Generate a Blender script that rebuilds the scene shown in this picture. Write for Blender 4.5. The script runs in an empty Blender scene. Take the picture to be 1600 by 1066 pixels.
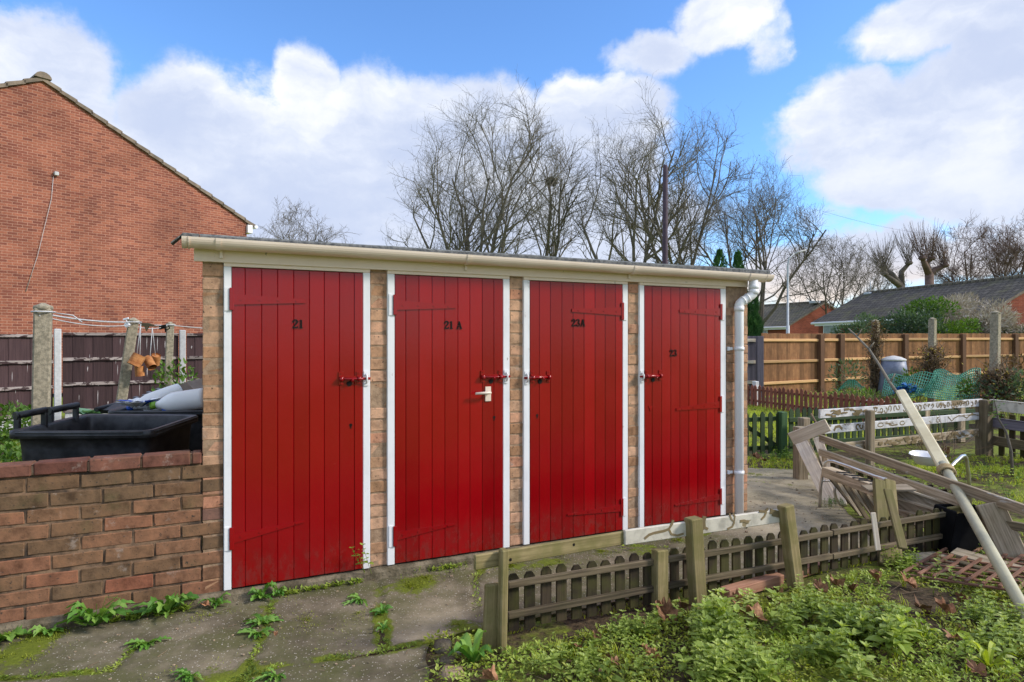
import bpy, math, random
from mathutils import Vector, Matrix, noise as mnoise
random.seed(7)
V = Vector
S = bpy.context.scene
COL = S.collection
R = math.radians
PI = math.pi
# ------------------------------------------------------------------ camera
CZ, FP, CX, CY = 1.48, 1000.0, 800.0, 533.0
cam = bpy.data.objects.new('camera', bpy.data.cameras.new('camera'))
COL.objects.link(cam)
cam.location = (0, 0, CZ)
cam.rotation_euler = (R(90), 0, 0)
cam.data.sensor_width = 36
cam.data.lens = 36 * FP / 1600
cam.data.clip_end = 3000
cam.data.clip_start = 0.05
S.camera = cam
S.view_settings.view_transform = 'Standard'
S.view_settings.look = 'None'
S.view_settings.exposure = 0.86
S.view_settings.gamma = 1
# sun: low, to the right of the picture
SUN_AZ = math.atan2(0.95, -0.14)      # measured from +Y towards +X
SUN_EL = R(34)

# ------------------------------------------------------------------ node helpers
def nd(nt, typ, ins=None, **at):
    n = nt.nodes.new(typ)
    for k, v in at.items():
        setattr(n, k, v)
    for k, v in (ins or {}).items():
        if isinstance(v, bpy.types.NodeSocket):
            nt.links.new(v, n.inputs[k])
        else:
            n.inputs[k].default_value = v
    return n
def c4(c):
    return (c[0], c[1], c[2], 1.0)
def mth(nt, op, a, b=None, c=None, clamp=False):
    n = nd(nt, 'ShaderNodeMath', {0: a}, operation=op, use_clamp=clamp)
    if b is not None:
        if isinstance(b, bpy.types.NodeSocket): nt.links.new(b, n.inputs[1])
        else: n.inputs[1].default_value = b
    if c is not None:
        n.inputs[2].default_value = c
    return n.outputs[0]
def vm(nt, op, a, b):
    return nd(nt, 'ShaderNodeVectorMath', {0: a, 1: b}, operation=op)
def mix(nt, f, a, b, blend='MIX'):
    n = nt.nodes.new('ShaderNodeMix'); n.data_type = 'RGBA'; n.blend_type = blend
    for k, v in ((0, f), (6, a), (7, b)):
        if isinstance(v, bpy.types.NodeSocket): nt.links.new(v, n.inputs[k])
        elif k == 0: n.inputs[k].default_value = v
        else: n.inputs[k].default_value = c4(v)
    return n.outputs[2]
def sstep(nt, x, a, b, lo=0.0, hi=1.0):
    n = nd(nt, 'ShaderNodeMapRange', {'Value': x, 'From Min': a, 'From Max': b, 'To Min': lo, 'To Max': hi}, interpolation_type='SMOOTHSTEP')
    return n.outputs[0]
def noi(nt, vec, scale, detail=4, rough=0.55, dist=0.0, out=0):
    n = nd(nt, 'ShaderNodeTexNoise', {'Vector': vec, 'Scale': scale, 'Detail': detail, 'Roughness': rough, 'Distortion': dist})
    return n.outputs[out]
def ramp(nt, f, stops):
    n = nd(nt, 'ShaderNodeValToRGB', {0: f})
    e = n.color_ramp.elements
    while len(e) < len(stops): e.new(0.5)
    for el, (p, c) in zip(e, stops):
        el.position = p; el.color = c4(c)
    return n.outputs[0]
def scaled(nt, vec, s):
    return vm(nt, 'MULTIPLY', vec, s).outputs[0]

# ------------------------------------------------------------------ world: sky and clouds
def make_world():
    w = bpy.data.worlds.new('World'); S.world = w; w.use_nodes = True
    nt = w.node_tree; nt.nodes.clear()
    out = nt.nodes.new('ShaderNodeOutputWorld')
    sky = nd(nt, 'ShaderNodeTexSky', sky_type='NISHITA', sun_disc=False, sun_elevation=SUN_EL, sun_rotation=SUN_AZ)
    sky.air_density = 1.0; sky.dust_density = 0.35; sky.ozone_density = 2.2
    skyc = mix(nt, 1.0, sky.outputs[0], (0.69, 0.95, 1.25), 'MULTIPLY')
    bsky = nd(nt, 'ShaderNodeBackground', {'Color': skyc, 'Strength': 0.122})
    d = nd(nt, 'ShaderNodeTexCoord').outputs['Generated']
    sp = nd(nt, 'ShaderNodeSeparateXYZ', {0: d})
    x, y, z = sp.outputs
    az = mth(nt, 'ARCTAN2', x, y)
    hyp = mth(nt, 'SQRT', mth(nt, 'ADD', mth(nt, 'MULTIPLY', x, x), mth(nt, 'MULTIPLY', y, y)))
    el = mth(nt, 'ARCTAN2', z, hyp)
    pv = nd(nt, 'ShaderNodeCombineXYZ', {0: az, 1: el}).outputs[0]
    warp = vm(nt, 'SUBTRACT', nd(nt, 'ShaderNodeTexNoise', {'Vector': d, 'Scale': 6.0, 'Detail': 7.0, 'Roughness': 0.62}).outputs[1], (0.5, 0.5, 0.5)).outputs[0]
    pw = vm(nt, 'ADD', pv, scaled(nt, warp, (0.13, 0.085, 0))).outputs[0]
    def blob(px, py, rx, ry, amt=1.0):
        t = (px - 800) / 1000; a = math.atan(t); e = math.atan((533 - py) / 1000 * math.cos(a))
        q = vm(nt, 'SUBTRACT', pw, (a, e, 0)).outputs[0]
        q = scaled(nt, q, (1000 / rx * (1 + t * t), 1000 / ry * (1 + t * t) ** 0.5, 0))
        ln = nd(nt, 'ShaderNodeVectorMath', {0: q}, operation='LENGTH').outputs['Value']
        return sstep(nt, ln, 1.25, 0.35, 0.0, amt)
    blobs = [(55, 110, 150, 105), (20, 200, 260, 150), (290, 190, 150, 105), (480, 180, 70, 112), (430, 260, 280, 150), (640, 230, 260, 125),
             (760, 190, 150, 80), (930, 180, 130, 75), (860, 260, 200, 110), (700, 370, 520, 120), (300, 370, 420, 150),
             (1015, 85, 110, 46, .8), (1130, 30, 100, 60, .85), (1205, 60, 40, 70, .5),
             (1000, 330, 150, 80, .5),
             (1330, 190, 140, 95), (1500, 180, 240, 120), (1460, 30, 190, 62, .9), (1590, 60, 120, 110),
             (1400, 270, 150, 75), (1560, 290, 200, 90), (1380, 390, 170, 60, .9), (1560, 370, 160, 70), (1250, 430, 170, 60, .85), (1290, 350, 90, 50, .5)]
    acc = None
    for b in blobs:
        o = blob(*b)
        acc = o if acc is None else mth(nt, 'MAXIMUM', acc, o)
    # the rest of the sky, away from the built-up front, carries broken cloud of its own
    front = sstep(nt, y, 0.25, 0.62)
    hi = sstep(nt, el, 0.62, 0.48)
    front = mth(nt, 'MULTIPLY', front, hi)
    rest = sstep(nt, noi(nt, d, 2.2, 6, 0.55), 0.34, 0.6)
    dens = nd(nt, 'ShaderNodeMix', {0: front, 2: rest, 3: acc}).outputs[0]
    fine = noi(nt, d, 11.0, 9, 0.66)
    dens = mth(nt, 'ADD', dens, mth(nt, 'MULTIPLY', mth(nt, 'SUBTRACT', fine, 0.5), 0.85))
    thin = sstep(nt, noi(nt, scaled(nt, d, (1, 1, 1.6)), 4.2, 7, 0.62), 0.50, 0.74)
    dens = mth(nt, 'SUBTRACT', dens, mth(nt, 'MULTIPLY', thin, 0.42))
    mask = sstep(nt, dens, 0.22, 0.70)
    # cloud tone: white crowns, grey-lilac bases
    tone = sstep(nt, noi(nt, scaled(nt, pw, (1.0, 2.0, 1)), 3.6, 6, 0.58), 0.38, 0.70)
    low = sstep(nt, el, 0.36, 0.12)
    shade = mth(nt, 'MULTIPLY', low, 0.55)
    tone2 = mth(nt, 'MULTIPLY', tone, mth(nt, 'SUBTRACT', 1.0, shade))
    tone2 = mth(nt, 'ADD', tone2, mth(nt, 'MULTIPLY', sstep(nt, dens, 1.25, 0.55), 0.22), clamp=True)
    ccol = ramp(nt, tone2, [(0.0, (0.52, 0.60, 0.80)), (0.45, (0.68, 0.74, 0.88)), (1.0, (0.90, 0.92, 0.97))])
    warm = sstep(nt, el, 0.155, 0.015)
    side = sstep(nt, az, 0.02, 0.42)
    ccol = mix(nt, mth(nt, 'MULTIPLY', warm, mth(nt, 'MULTIPLY', side, 0.85)), ccol, (1.02, 0.83, 0.64))
    bcl = nd(nt, 'ShaderNodeBackground', {'Color': ccol, 'Strength': 0.63})
    m = nd(nt, 'ShaderNodeMixShader', {0: mask, 1: bsky.outputs[0], 2: bcl.outputs[0]})
    nt.links.new(m.outputs[0], out.inputs[0])
make_world()
S.world.cycles.sampling_method = 'MANUAL'
S.world.cycles.sample_map_resolution = 512
sl = bpy.data.lights.new('sun', 'SUN'); sl.energy = 2.0; sl.angle = R(11); sl.color = (1.0, 0.93, 0.82)
so = bpy.data.objects.new('sun', sl); COL.objects.link(so)
sd = V((math.sin(SUN_AZ) * math.cos(SUN_EL), math.cos(SUN_AZ) * math.cos(SUN_EL), math.sin(SUN_EL)))
so.rotation_euler = sd.to_track_quat('Z', 'Y').to_euler()
so.location = sd * 50

# ------------------------------------------------------------------ materials
MATS = {}
def newmat(name):
    m = bpy.data.materials.new(name); m.use_nodes = True
    nt = m.node_tree
    b = nt.nodes['Principled BSDF']
    MATS[name] = m
    return m, nt, b
def attr(nt, name, out='Fac'):
    return nd(nt, 'ShaderNodeAttribute', attribute_name=name).outputs[out]
def bump(nt, b, h, strength=0.4, dist=0.01):
    n = nd(nt, 'ShaderNodeBump', {'Height': h, 'Strength': strength, 'Distance': dist})
    nt.links.new(n.outputs[0], b.inputs['Normal'])
def coord(nt, which='Object'):
    return nd(nt, 'ShaderNodeTexCoord').outputs[which]
def setc(nt, b, col, rough=0.7, spec=None):
    if isinstance(col, bpy.types.NodeSocket): nt.links.new(col, b.inputs['Base Color'])
    else: b.inputs['Base Color'].default_value = c4(col)
    if isinstance(rough, bpy.types.NodeSocket): nt.links.new(rough, b.inputs['Roughness'])
    else: b.inputs['Roughness'].default_value = rough
    if spec is not None: b.inputs['Specular IOR Level'].default_value = spec
def tintmul(nt, col, lo=0.7, hi=1.3):
    t = attr(nt, 'tint')
    f = mth(nt, 'MULTIPLY_ADD', t, hi - lo, lo)
    g = nd(nt, 'ShaderNodeCombineXYZ', {0: f, 1: f, 2: f}).outputs[0]
    return mix(nt, 1.0, col, g, 'MULTIPLY')
def plain(name, c1, c2, scale=8, rough=0.6, bs=0.2, bd=0.004, tint=(0.8, 1.2), stretch=(1, 1, 1), spec=None, metal=0, detail=6):
    m, nt, b = newmat(name)
    v = scaled(nt, coord(nt), stretch)
    f = noi(nt, v, scale, detail, 0.6)
    col = mix(nt, sstep(nt, f, 0.32, 0.68), c1, c2)
    col = tintmul(nt, col, *tint)
    setc(nt, b, col, rough, spec)
    b.inputs['Metallic'].default_value = metal
    if bs: bump(nt, b, noi(nt, v, scale * 4, 5, 0.6), bs, bd)
    return m
def wood(name, c1, c2, algae=0.0, rough=0.8, paint=None, pamt=0.5, pscale=(3, 9), tint=(0.7, 1.3), alg_c=(0.075, 0.085, 0.02), grain=0.35):
    m, nt, b = newmat(name)
    uv = coord(nt, 'UV')
    g = noi(nt, scaled(nt, uv, (2.2, 55, 1)), 1.0, 6, 0.65, 0.6)
    col = mix(nt, sstep(nt, g, 0.3, 0.7), c1, c2)
    col = tintmul(nt, col, *tint)
    if algae:
        a = noi(nt, coord(nt), 6, 4, 0.6)
        col = mix(nt, mth(nt, 'MULTIPLY', sstep(nt, a, 0.36, 0.62), algae), col, alg_c)
    h = g
    if paint:
        p = noi(nt, scaled(nt, uv, (pscale[0], pscale[1], 1)), 1.0, 7, 0.62, 0.8)
        msk = sstep(nt, p, pamt - 0.03, pamt + 0.03)
        dirt = noi(nt, coord(nt), 14, 5, 0.6)
        pc = mix(nt, sstep(nt, dirt, 0.4, 0.75), paint, tuple(x * 0.62 for x in paint))
        col = mix(nt, msk, pc, col)
        h = mth(nt, 'ADD', mth(nt, 'MULTIPLY', g, 0.5), mth(nt, 'MULTIPLY', msk, -0.6))
    setc(nt, b, col, rough, 0.3)
    bump(nt, b, h, grain, 0.004)
    return m
def leafm(name, c1, c2, c3, rough=0.5, trans=0.33):
    m, nt, b = newmat(name)
    t = attr(nt, 'tint')
    f = noi(nt, coord(nt), 3.0, 3, 0.5)
    t2 = mth(nt, 'ADD', mth(nt, 'MULTIPLY', t, 0.75), mth(nt, 'MULTIPLY', f, 0.3))
    col = ramp(nt, t2, [(0.1, c1), (0.5, c2), (0.95, c3)])
    setc(nt, b, col, rough, 0.4)
    tr = nd(nt, 'ShaderNodeBsdfTranslucent', {'Color': mix(nt, 1.0, col, (1.5, 1.5, 0.7), 'MULTIPLY')})
    mx = nd(nt, 'ShaderNodeMixShader', {0: trans, 1: b.outputs[0], 2: tr.outputs[0]})
    nt.links.new(mx.outputs[0], nt.nodes['Material Output'].inputs[0])
    return m

# bricks of the yard wall and the shed piers: one mesh per wall, tint picks the brick's own colour
def brickmat(name, stops, moss=0.25):
    m, nt, b = newmat(name)
    t = attr(nt, 'tint'); o = coord(nt)
    col = ramp(nt, t, stops)
    n1 = noi(nt, o, 14, 6, 0.65); n2 = noi(nt, o, 60, 4, 0.6); n3 = noi(nt, o, 4.0, 5, 0.6)
    col = mix(nt, 1.0, col, ramp(nt, n1, [(0.28, (0.48, 0.46, 0.45)), (0.5, (1, 1, 1)), (0.74, (1.42, 1.34, 1.28))]), 'MULTIPLY')
    col = mix(nt, sstep(nt, n2, 0.60, 0.72), col, (0.06, 0.045, 0.035))
    col = mix(nt, mth(nt, 'MULTIPLY', sstep(nt, n3, 0.52, 0.72), moss), col, (0.10, 0.095, 0.04))
    col = mix(nt, mth(nt, 'MULTIPLY', sstep(nt, noi(nt, o, 9, 6, 0.7), 0.60, 0.72), 0.35), col, (0.50, 0.42, 0.36))
    setc(nt, b, col, 0.9, 0.2)
    bump(nt, b, mth(nt, 'ADD', n1, mth(nt, 'MULTIPLY', n2, 0.5)), 0.55, 0.006)
    return m
brickmat('old_brick', [(0.0, (0.15, 0.095, 0.055)), (0.2, (0.165, 0.098, 0.055)), (0.45, (0.205, 0.112, 0.062)), (0.65, (0.245, 0.122, 0.07)), (0.85, (0.26, 0.10, 0.058)), (1.0, (0.16, 0.10, 0.08))], 0.5)
brickmat('pier_brick', [(0.0, (0.34, 0.185, 0.10)), (0.35, (0.45, 0.265, 0.16)), (0.7, (0.53, 0.325, 0.21)), (1.0, (0.46, 0.215, 0.13))], 0.2)
brickmat('coping_brick', [(0.0, (0.125, 0.050, 0.037)), (0.5, (0.16, 0.068, 0.048)), (1.0, (0.21, 0.098, 0.068))], 0.25)
plain('mortar', (0.24, 0.155, 0.095), (0.40, 0.27, 0.175), 25, 0.95, 0.5, 0.006)
plain('dark_joint', (0.05, 0.035, 0.025), (0.26, 0.16, 0.095), 12, 0.95, 0.5, 0.006)
# gable brick of the house
def facebrick(name, ca, cb, mort, scale=1.0):
    m, nt, b = newmat(name)
    uv = coord(nt, 'UV')
    uvw = vm(nt, 'ADD', uv, scaled(nt, vm(nt, 'SUBTRACT', noi(nt, uv, 3.0, 3, 0.5, out=1), (0.5, 0.5, 0.5)).outputs[0], (0.012, 0.012, 0))).outputs[0]
    br = nd(nt, 'ShaderNodeTexBrick', {'Vector': uvw, 'Color1': c4(ca), 'Color2': c4(cb), 'Mortar': c4(mort), 'Scale': scale, 'Mortar Size': 0.0065,
            'Mortar Smooth': 0.25, 'Bias': -0.12, 'Brick Width': 0.225, 'Row Height': 0.075})
    br.offset = 0.5
    col = br.outputs[0]
    n = noi(nt, uv, 0.7, 5, 0.6); n2 = noi(nt, uv, 22, 4, 0.6)
    n5 = noi(nt, scaled(nt, uv, (0.55, 2.4, 1)), 1.0, 5, 0.6)
    col = mix(nt, 1.0, col, ramp(nt, n, [(0.3, (0.72, 0.70, 0.70)), (0.7, (1.20, 1.15, 1.12))]), 'MULTIPLY')
    col = mix(nt, 1.0, col, ramp(nt, n2, [(0.3, (0.82, 0.82, 0.82)), (0.7, (1.14, 1.12, 1.1))]), 'MULTIPLY')
    col = mix(nt, mth(nt, 'MULTIPLY', sstep(nt, n5, 0.58, 0.72), 0.45), col, (0.20, 0.06, 0.045))
    setc(nt, b, col, 0.9, 0.2)
    bump(nt, b, mth(nt, 'SUBTRACT', mth(nt, 'MULTIPLY', n2, 0.3), br.outputs[1]), 0.5, 0.008)
    return m
facebrick('house_brick', (0.36, 0.135, 0.085), (0.19, 0.065, 0.049), (0.50, 0.29, 0.215))
facebrick('bungalow_brick', (0.33, 0.09, 0.055), (0.23, 0.06, 0.04), (0.30, 0.15, 0.10))
facebrick('shed_brick', (0.36, 0.21, 0.11), (0.22, 0.12, 0.07), (0.2, 0.14, 0.09))
def tiles(name, c1, c2, moss):
    m, nt, b = newmat(name)
    uv = coord(nt, 'UV')
    br = nd(nt, 'ShaderNodeTexBrick', {'Vector': uv, 'Color1': c4(c1), 'Color2': c4(c2), 'Mortar': c4(tuple(x * 0.25 for x in c1)), 'Scale': 1.0, 'Mortar Size': 0.022,
            'Mortar Smooth': 0.5, 'Bias': 0.0, 'Brick Width': 0.30, 'Row Height': 0.32})
    n = noi(nt, uv, 1.3, 5, 0.6)
    col = mix(nt, 1.0, br.outputs[0], ramp(nt, noi(nt, uv, 6, 4, 0.6), [(0.3, (0.7, 0.7, 0.7)), (0.7, (1.25, 1.25, 1.25))]), 'MULTIPLY')
    col = mix(nt, mth(nt, 'MULTIPLY', sstep(nt, n, 0.48, 0.7), moss), col, (0.15, 0.15, 0.05))
    setc(nt, b, col, 0.85, 0.3)
    bump(nt, b, mth(nt, 'MULTIPLY', br.outputs[1], -1.0), 0.8, 0.03)
tiles('roof_tile', (0.070, 0.061, 0.053), (0.125, 0.110, 0.095), 0.40)
tiles('roof_tile_mossy', (0.13, 0.115, 0.09), (0.19, 0.165, 0.12), 0.5)
plain('verge_tile', (0.26, 0.20, 0.15), (0.15, 0.12, 0.09), 5, 0.9, 0.4)
# gloss red joinery paint over wood
def redpaint():
    m, nt, b = newmat('red_paint')
    o = coord(nt)
    g = noi(nt, scaled(nt, o, (30, 30, 1.5)), 1.0, 5, 0.6)
    f = noi(nt, o, 3.5, 5, 0.6)
    col = mix(nt, f, (0.225, 0.0010, 0.0032), (0.31, 0.0016, 0.005))
    col = tintmul(nt, col, 0.84, 1.16)
    wear = noi(nt, scaled(nt, o, (1, 1, 5)), 9, 6, 0.7)
    col = mix(nt, sstep(nt, wear, 0.69, 0.78), col, (0.40, 0.06, 0.05))
    sz = nd(nt, 'ShaderNodeSeparateXYZ', {0: o}).outputs[2]
    splash = mth(nt, 'MULTIPLY', sstep(nt, sz, 0.38, 0.06), sstep(nt, noi(nt, scaled(nt, o, (1, 1, .5)), 22, 7, 0.7), 0.40, 0.70))
    col = mix(nt, mth(nt, 'MULTIPLY', splash, 0.6), col, (0.13, 0.03, 0.022))
    setc(nt, b, col, mth(nt, 'ADD', mth(nt, 'MULTIPLY_ADD', f, 0.14, 0.11), mth(nt, 'MULTIPLY', splash, 0.3)), 0.48)
    bump(nt, b, mth(nt, 'ADD', g, mth(nt, 'MULTIPLY', noi(nt, o, 55, 3, 0.5), 0.6)), 0.17, 0.004)
redpaint()
def whitepaint(name, c, c2, rough=0.45):
    m, nt, b = newmat(name)
    o = coord(nt)
    col = mix(nt, sstep(nt, noi(nt, scaled(nt, o, (1, 1, 0.5)), 7, 6, 0.65), 0.45, 0.8), c, c2)
    chip = noi(nt, scaled(nt, o, (1, 1, 0.45)), 26, 5, 0.7)
    col = mix(nt, sstep(nt, chip, 0.66, 0.71), col, (0.33, 0.29, 0.24))
    setc(nt, b, col, rough, 0.4)
    bump(nt, b, noi(nt, o, 40, 4, 0.6), 0.25, 0.003)
whitepaint('white_paint', (0.80, 0.80, 0.82), (0.68, 0.68, 0.70))
whitepaint('cream_paint', (0.80, 0.645, 0.515), (0.73, 0.575, 0.45))
plain('cream_pvc', (0.84, 0.70, 0.59), (0.77, 0.63, 0.52), 3, 0.32, 0.03, 0.002, (0.95, 1.05))
plain('white_pvc', (0.88, 0.88, 0.90), (0.82, 0.82, 0.84), 3, 0.3, 0.03, 0.002, (0.95, 1.05))
plain('felt', (0.075, 0.08, 0.085), (0.20, 0.205, 0.20), 38, 0.95, 0.7, 0.006)
plain('black_metal', (0.006, 0.006, 0.006), (0.012, 0.010, 0.010), 20, 0.6, 0.1, spec=0.12)
plain('black_sheet', (0.004, 0.004, 0.005), (0.009, 0.009, 0.010), 7, 0.8, 0.2, 0.004, (0.9, 1.1), spec=0.1)
plain('bin_plastic', (0.010, 0.011, 0.013), (0.045, 0.046, 0.048), 11, 0.45, 0.15, 0.002, (0.9, 1.3))
plain('concrete_post', (0.22, 0.195, 0.14), (0.42, 0.36, 0.26), 28, 0.95, 0.8, 0.008)
plain('pale_concrete', (0.50, 0.50, 0.50), (0.62, 0.62, 0.62), 18, 0.9, 0.4, 0.005)
plain('footing', (0.075, 0.060, 0.033), (0.22, 0.18, 0.12), 14, 0.95, 0.9, 0.012)
plain('wire', (0.45, 0.45, 0.46), (0.6, 0.6, 0.6), 12, 0.5, 0)
plain('rust', (0.30, 0.10, 0.025), (0.52, 0.23, 0.075), 16, 0.85, 0.4, 0.004, (0.75, 1.25))
plain('steel_tube', (0.55, 0.50, 0.46), (0.70, 0.68, 0.66), 10, 0.28, 0.05, 0.002, (0.95, 1.05), metal=0.85)
plain('galvanised', (0.42, 0.45, 0.48), (0.52, 0.55, 0.58), 9, 0.45, 0)
plain('pole_purple', (0.055, 0.035, 0.055), (0.085, 0.055, 0.08), 4, 0.8, 0.2, 0.01, (0.9, 1.1))
plain('milk_plastic', (0.88, 0.88, 0.86), (0.94, 0.94, 0.92), 8, 0.35, 0.1)
plain('blue_plastic', (0.01, 0.06, 0.42), (0.02, 0.12, 0.55), 8, 0.35, 0.1)
plain('green_pack', (0.16, 0.42, 0.03), (0.30, 0.55, 0.06), 8, 0.4, 0.1)
plain('cardboard', (0.26, 0.19, 0.14), (0.34, 0.26, 0.20), 8, 0.85, 0.2)
plain('grey_plastic', (0.10, 0.10, 0.11), (0.2, 0.2, 0.21), 12, 0.4, 0.3)
plain('compost_plastic', (0.15, 0.17, 0.24), (0.24, 0.27, 0.36), 6, 0.5, 0.1)
plain('tarp_blue', (0.02, 0.14, 0.42), (0.06, 0.28, 0.58), 12, 0.4, 0.8, 0.03)
plain('net_green', (0.05, 0.26, 0.16), (0.14, 0.46, 0.31), 4, 0.6, 0)
plain('cream_pole', (0.58, 0.49, 0.28), (0.74, 0.65, 0.42), 3, 0.5, 0.1, 0.003, (0.9, 1.1), (1, 1, 1))
plain('grey_pole', (0.30, 0.29, 0.21), (0.48, 0.44, 0.29), 4, 0.6, 0.15, 0.003, (0.9, 1.1))
plain('rope', (0.30, 0.21, 0.10), (0.42, 0.32, 0.17), 40, 0.9, 0.4)
plain('bark', (0.12, 0.105, 0.082), (0.23, 0.20, 0.15), 2.5, 0.95, 0.5, 0.05, (0.7, 1.3))
plain('bark_grey', (0.10, 0.085, 0.07), (0.19, 0.16, 0.13), 2.5, 0.95, 0.5, 0.05, (0.7, 1.3))
plain('bark_red', (0.095, 0.06, 0.048), (0.17, 0.11, 0.088), 2.5, 0.95, 0.5, 0.05, (0.7, 1.3))
plain('dry_stem', (0.13, 0.085, 0.05), (0.25, 0.18, 0.11), 6, 0.9, 0.3, 0.01, (0.6, 1.4))
plain('stone', (0.24, 0.17, 0.11), (0.40, 0.30, 0.20), 16, 0.95, 0.8, 0.01)
plain('terracotta', (0.38, 0.12, 0.06), (0.48, 0.18, 0.09), 8, 0.85, 0.2)
plain('window_glass', (0.10, 0.12, 0.14), (0.2, 0.22, 0.24), 2, 0.08, 0)
plain('dead_leaf', (0.15, 0.060, 0.025), (0.33, 0.165, 0.075), 30, 0.7, 0.6, 0.006, (0.35, 1.5))
wood('fence_purple', (0.045, 0.024, 0.026), (0.075, 0.042, 0.043), 0.0, 0.75, None, tint=(0.75, 1.3))
wood('fence_rail_worn', (0.24, 0.19, 0.17), (0.40, 0.35, 0.33), 0.0, 0.85, (0.06, 0.035, 0.035), 0.47, (5, 14))
plain('flaked_paint', (0.42, 0.38, 0.38), (0.55, 0.50, 0.50), 20, 0.8, 0.3)
wood('fence_orange', (0.20, 0.088, 0.036), (0.38, 0.19, 0.085), 0.35, 0.8, None, tint=(0.55, 1.4), alg_c=(0.12, 0.055, 0.025))
wood('fence_rail_new', (0.48, 0.27, 0.12), (0.62, 0.38, 0.18), 0.0, 0.8)
wood('fence_post_dark', (0.07, 0.035, 0.02), (0.13, 0.065, 0.035), 0.0, 0.85)
wood('wood_grey_purple', (0.10, 0.09, 0.115), (0.17, 0.15, 0.18), 0.0, 0.85)
wood('picket_red', (0.19, 0.055, 0.035), (0.31, 0.11, 0.075), 0.12, 0.8, None, tint=(0.7, 1.35))
wood('picket_green', (0.022, 0.045, 0.018), (0.045, 0.075, 0.032), 0.15, 0.75, None, tint=(0.6, 1.5))
wood('green_post', (0.03, 0.075, 0.03), (0.055, 0.12, 0.05), 0.1, 0.75)
wood('weathered', (0.22, 0.165, 0.105), (0.54, 0.44, 0.32), 0.15, 0.85, None, tint=(0.6, 1.35))
wood('weathered_pale', (0.56, 0.46, 0.35), (0.80, 0.70, 0.57), 0.1, 0.85, None, tint=(0.75, 1.2))
wood('picket_dark', (0.026, 0.019, 0.012), (0.060, 0.042, 0.025), 0.6, 0.85, None, tint=(0.5, 1.5), alg_c=(0.075, 0.075, 0.016))
wood('rail_old', (0.07, 0.052, 0.033), (0.21, 0.16, 0.10), 0.15, 0.9)
wood('post_algae', (0.16, 0.125, 0.055), (0.30, 0.235, 0.115), 0.55, 0.85, alg_c=(0.13, 0.125, 0.03))
wood('rail_white', (0.16, 0.12, 0.07), (0.27, 0.20, 0.12), 0.1, 0.8, (0.66, 0.65, 0.66), 0.60, (3.2, 12))
wood('rail_half', (0.19, 0.14, 0.09), (0.46, 0.37, 0.26), 0.1, 0.85, (0.52, 0.50, 0.48), 0.40, (2.6, 11))
wood('board_white', (0.20, 0.16, 0.09), (0.30, 0.23, 0.13), 0.0, 0.7, (0.62, 0.57, 0.48), 0.66, (4, 12))
wood('peel_wood', (0.19, 0.135, 0.07), (0.28, 0.21, 0.12), 0.2, 0.9)
wood('trellis_wood', (0.17, 0.075, 0.045), (0.30, 0.155, 0.105), 0.1, 0.85)
wood('plank_red', (0.26, 0.12, 0.075), (0.36, 0.19, 0.125), 0.15, 0.85)
leafm('weed_leaf', (0.075, 0.12, 0.012), (0.25, 0.35, 0.04), (0.50, 0.58, 0.12))
leafm('nettle_leaf', (0.08, 0.13, 0.018), (0.28, 0.37, 0.065), (0.54, 0.60, 0.20))
leafm('moss_leaf', (0.07, 0.09, 0.01), (0.19, 0.23, 0.02), (0.40, 0.44, 0.05))
leafm('grass_blade', (0.14, 0.19, 0.012), (0.38, 0.46, 0.035), (0.60, 0.66, 0.10))
leafm('dandelion_leaf', (0.05, 0.15, 0.02), (0.14, 0.31, 0.045), (0.32, 0.48, 0.11))
leafm('dark_leaf', (0.012, 0.035, 0.008), (0.035, 0.085, 0.018), (0.09, 0.16, 0.035))
leafm('grey_leaf', (0.03, 0.06, 0.035), (0.075, 0.125, 0.075), (0.15, 0.21, 0.13))
leafm('bright_leaf', (0.035, 0.085, 0.01), (0.085, 0.175, 0.02), (0.17, 0.27, 0.04))
leafm('cabbage_leaf', (0.05, 0.13, 0.07), (0.10, 0.22, 0.13), (0.2, 0.36, 0.25))
leafm('brown_leaf', (0.055, 0.03, 0.015), (0.12, 0.07, 0.035), (0.24, 0.15, 0.06), 0.7, 0.15)
leafm('pale_twig', (0.22, 0.18, 0.14), (0.40, 0.345, 0.29), (0.60, 0.54, 0.48), 0.8, 0.1)
leafm('conifer_leaf', (0.012, 0.055, 0.014), (0.04, 0.12, 0.03), (0.10, 0.22, 0.06), 0.7, 0.15)
leafm('yellow_leaf', (0.30, 0.22, 0.03), (0.45, 0.34, 0.05), (0.55, 0.42, 0.10), 0.6, 0.25)
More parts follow.
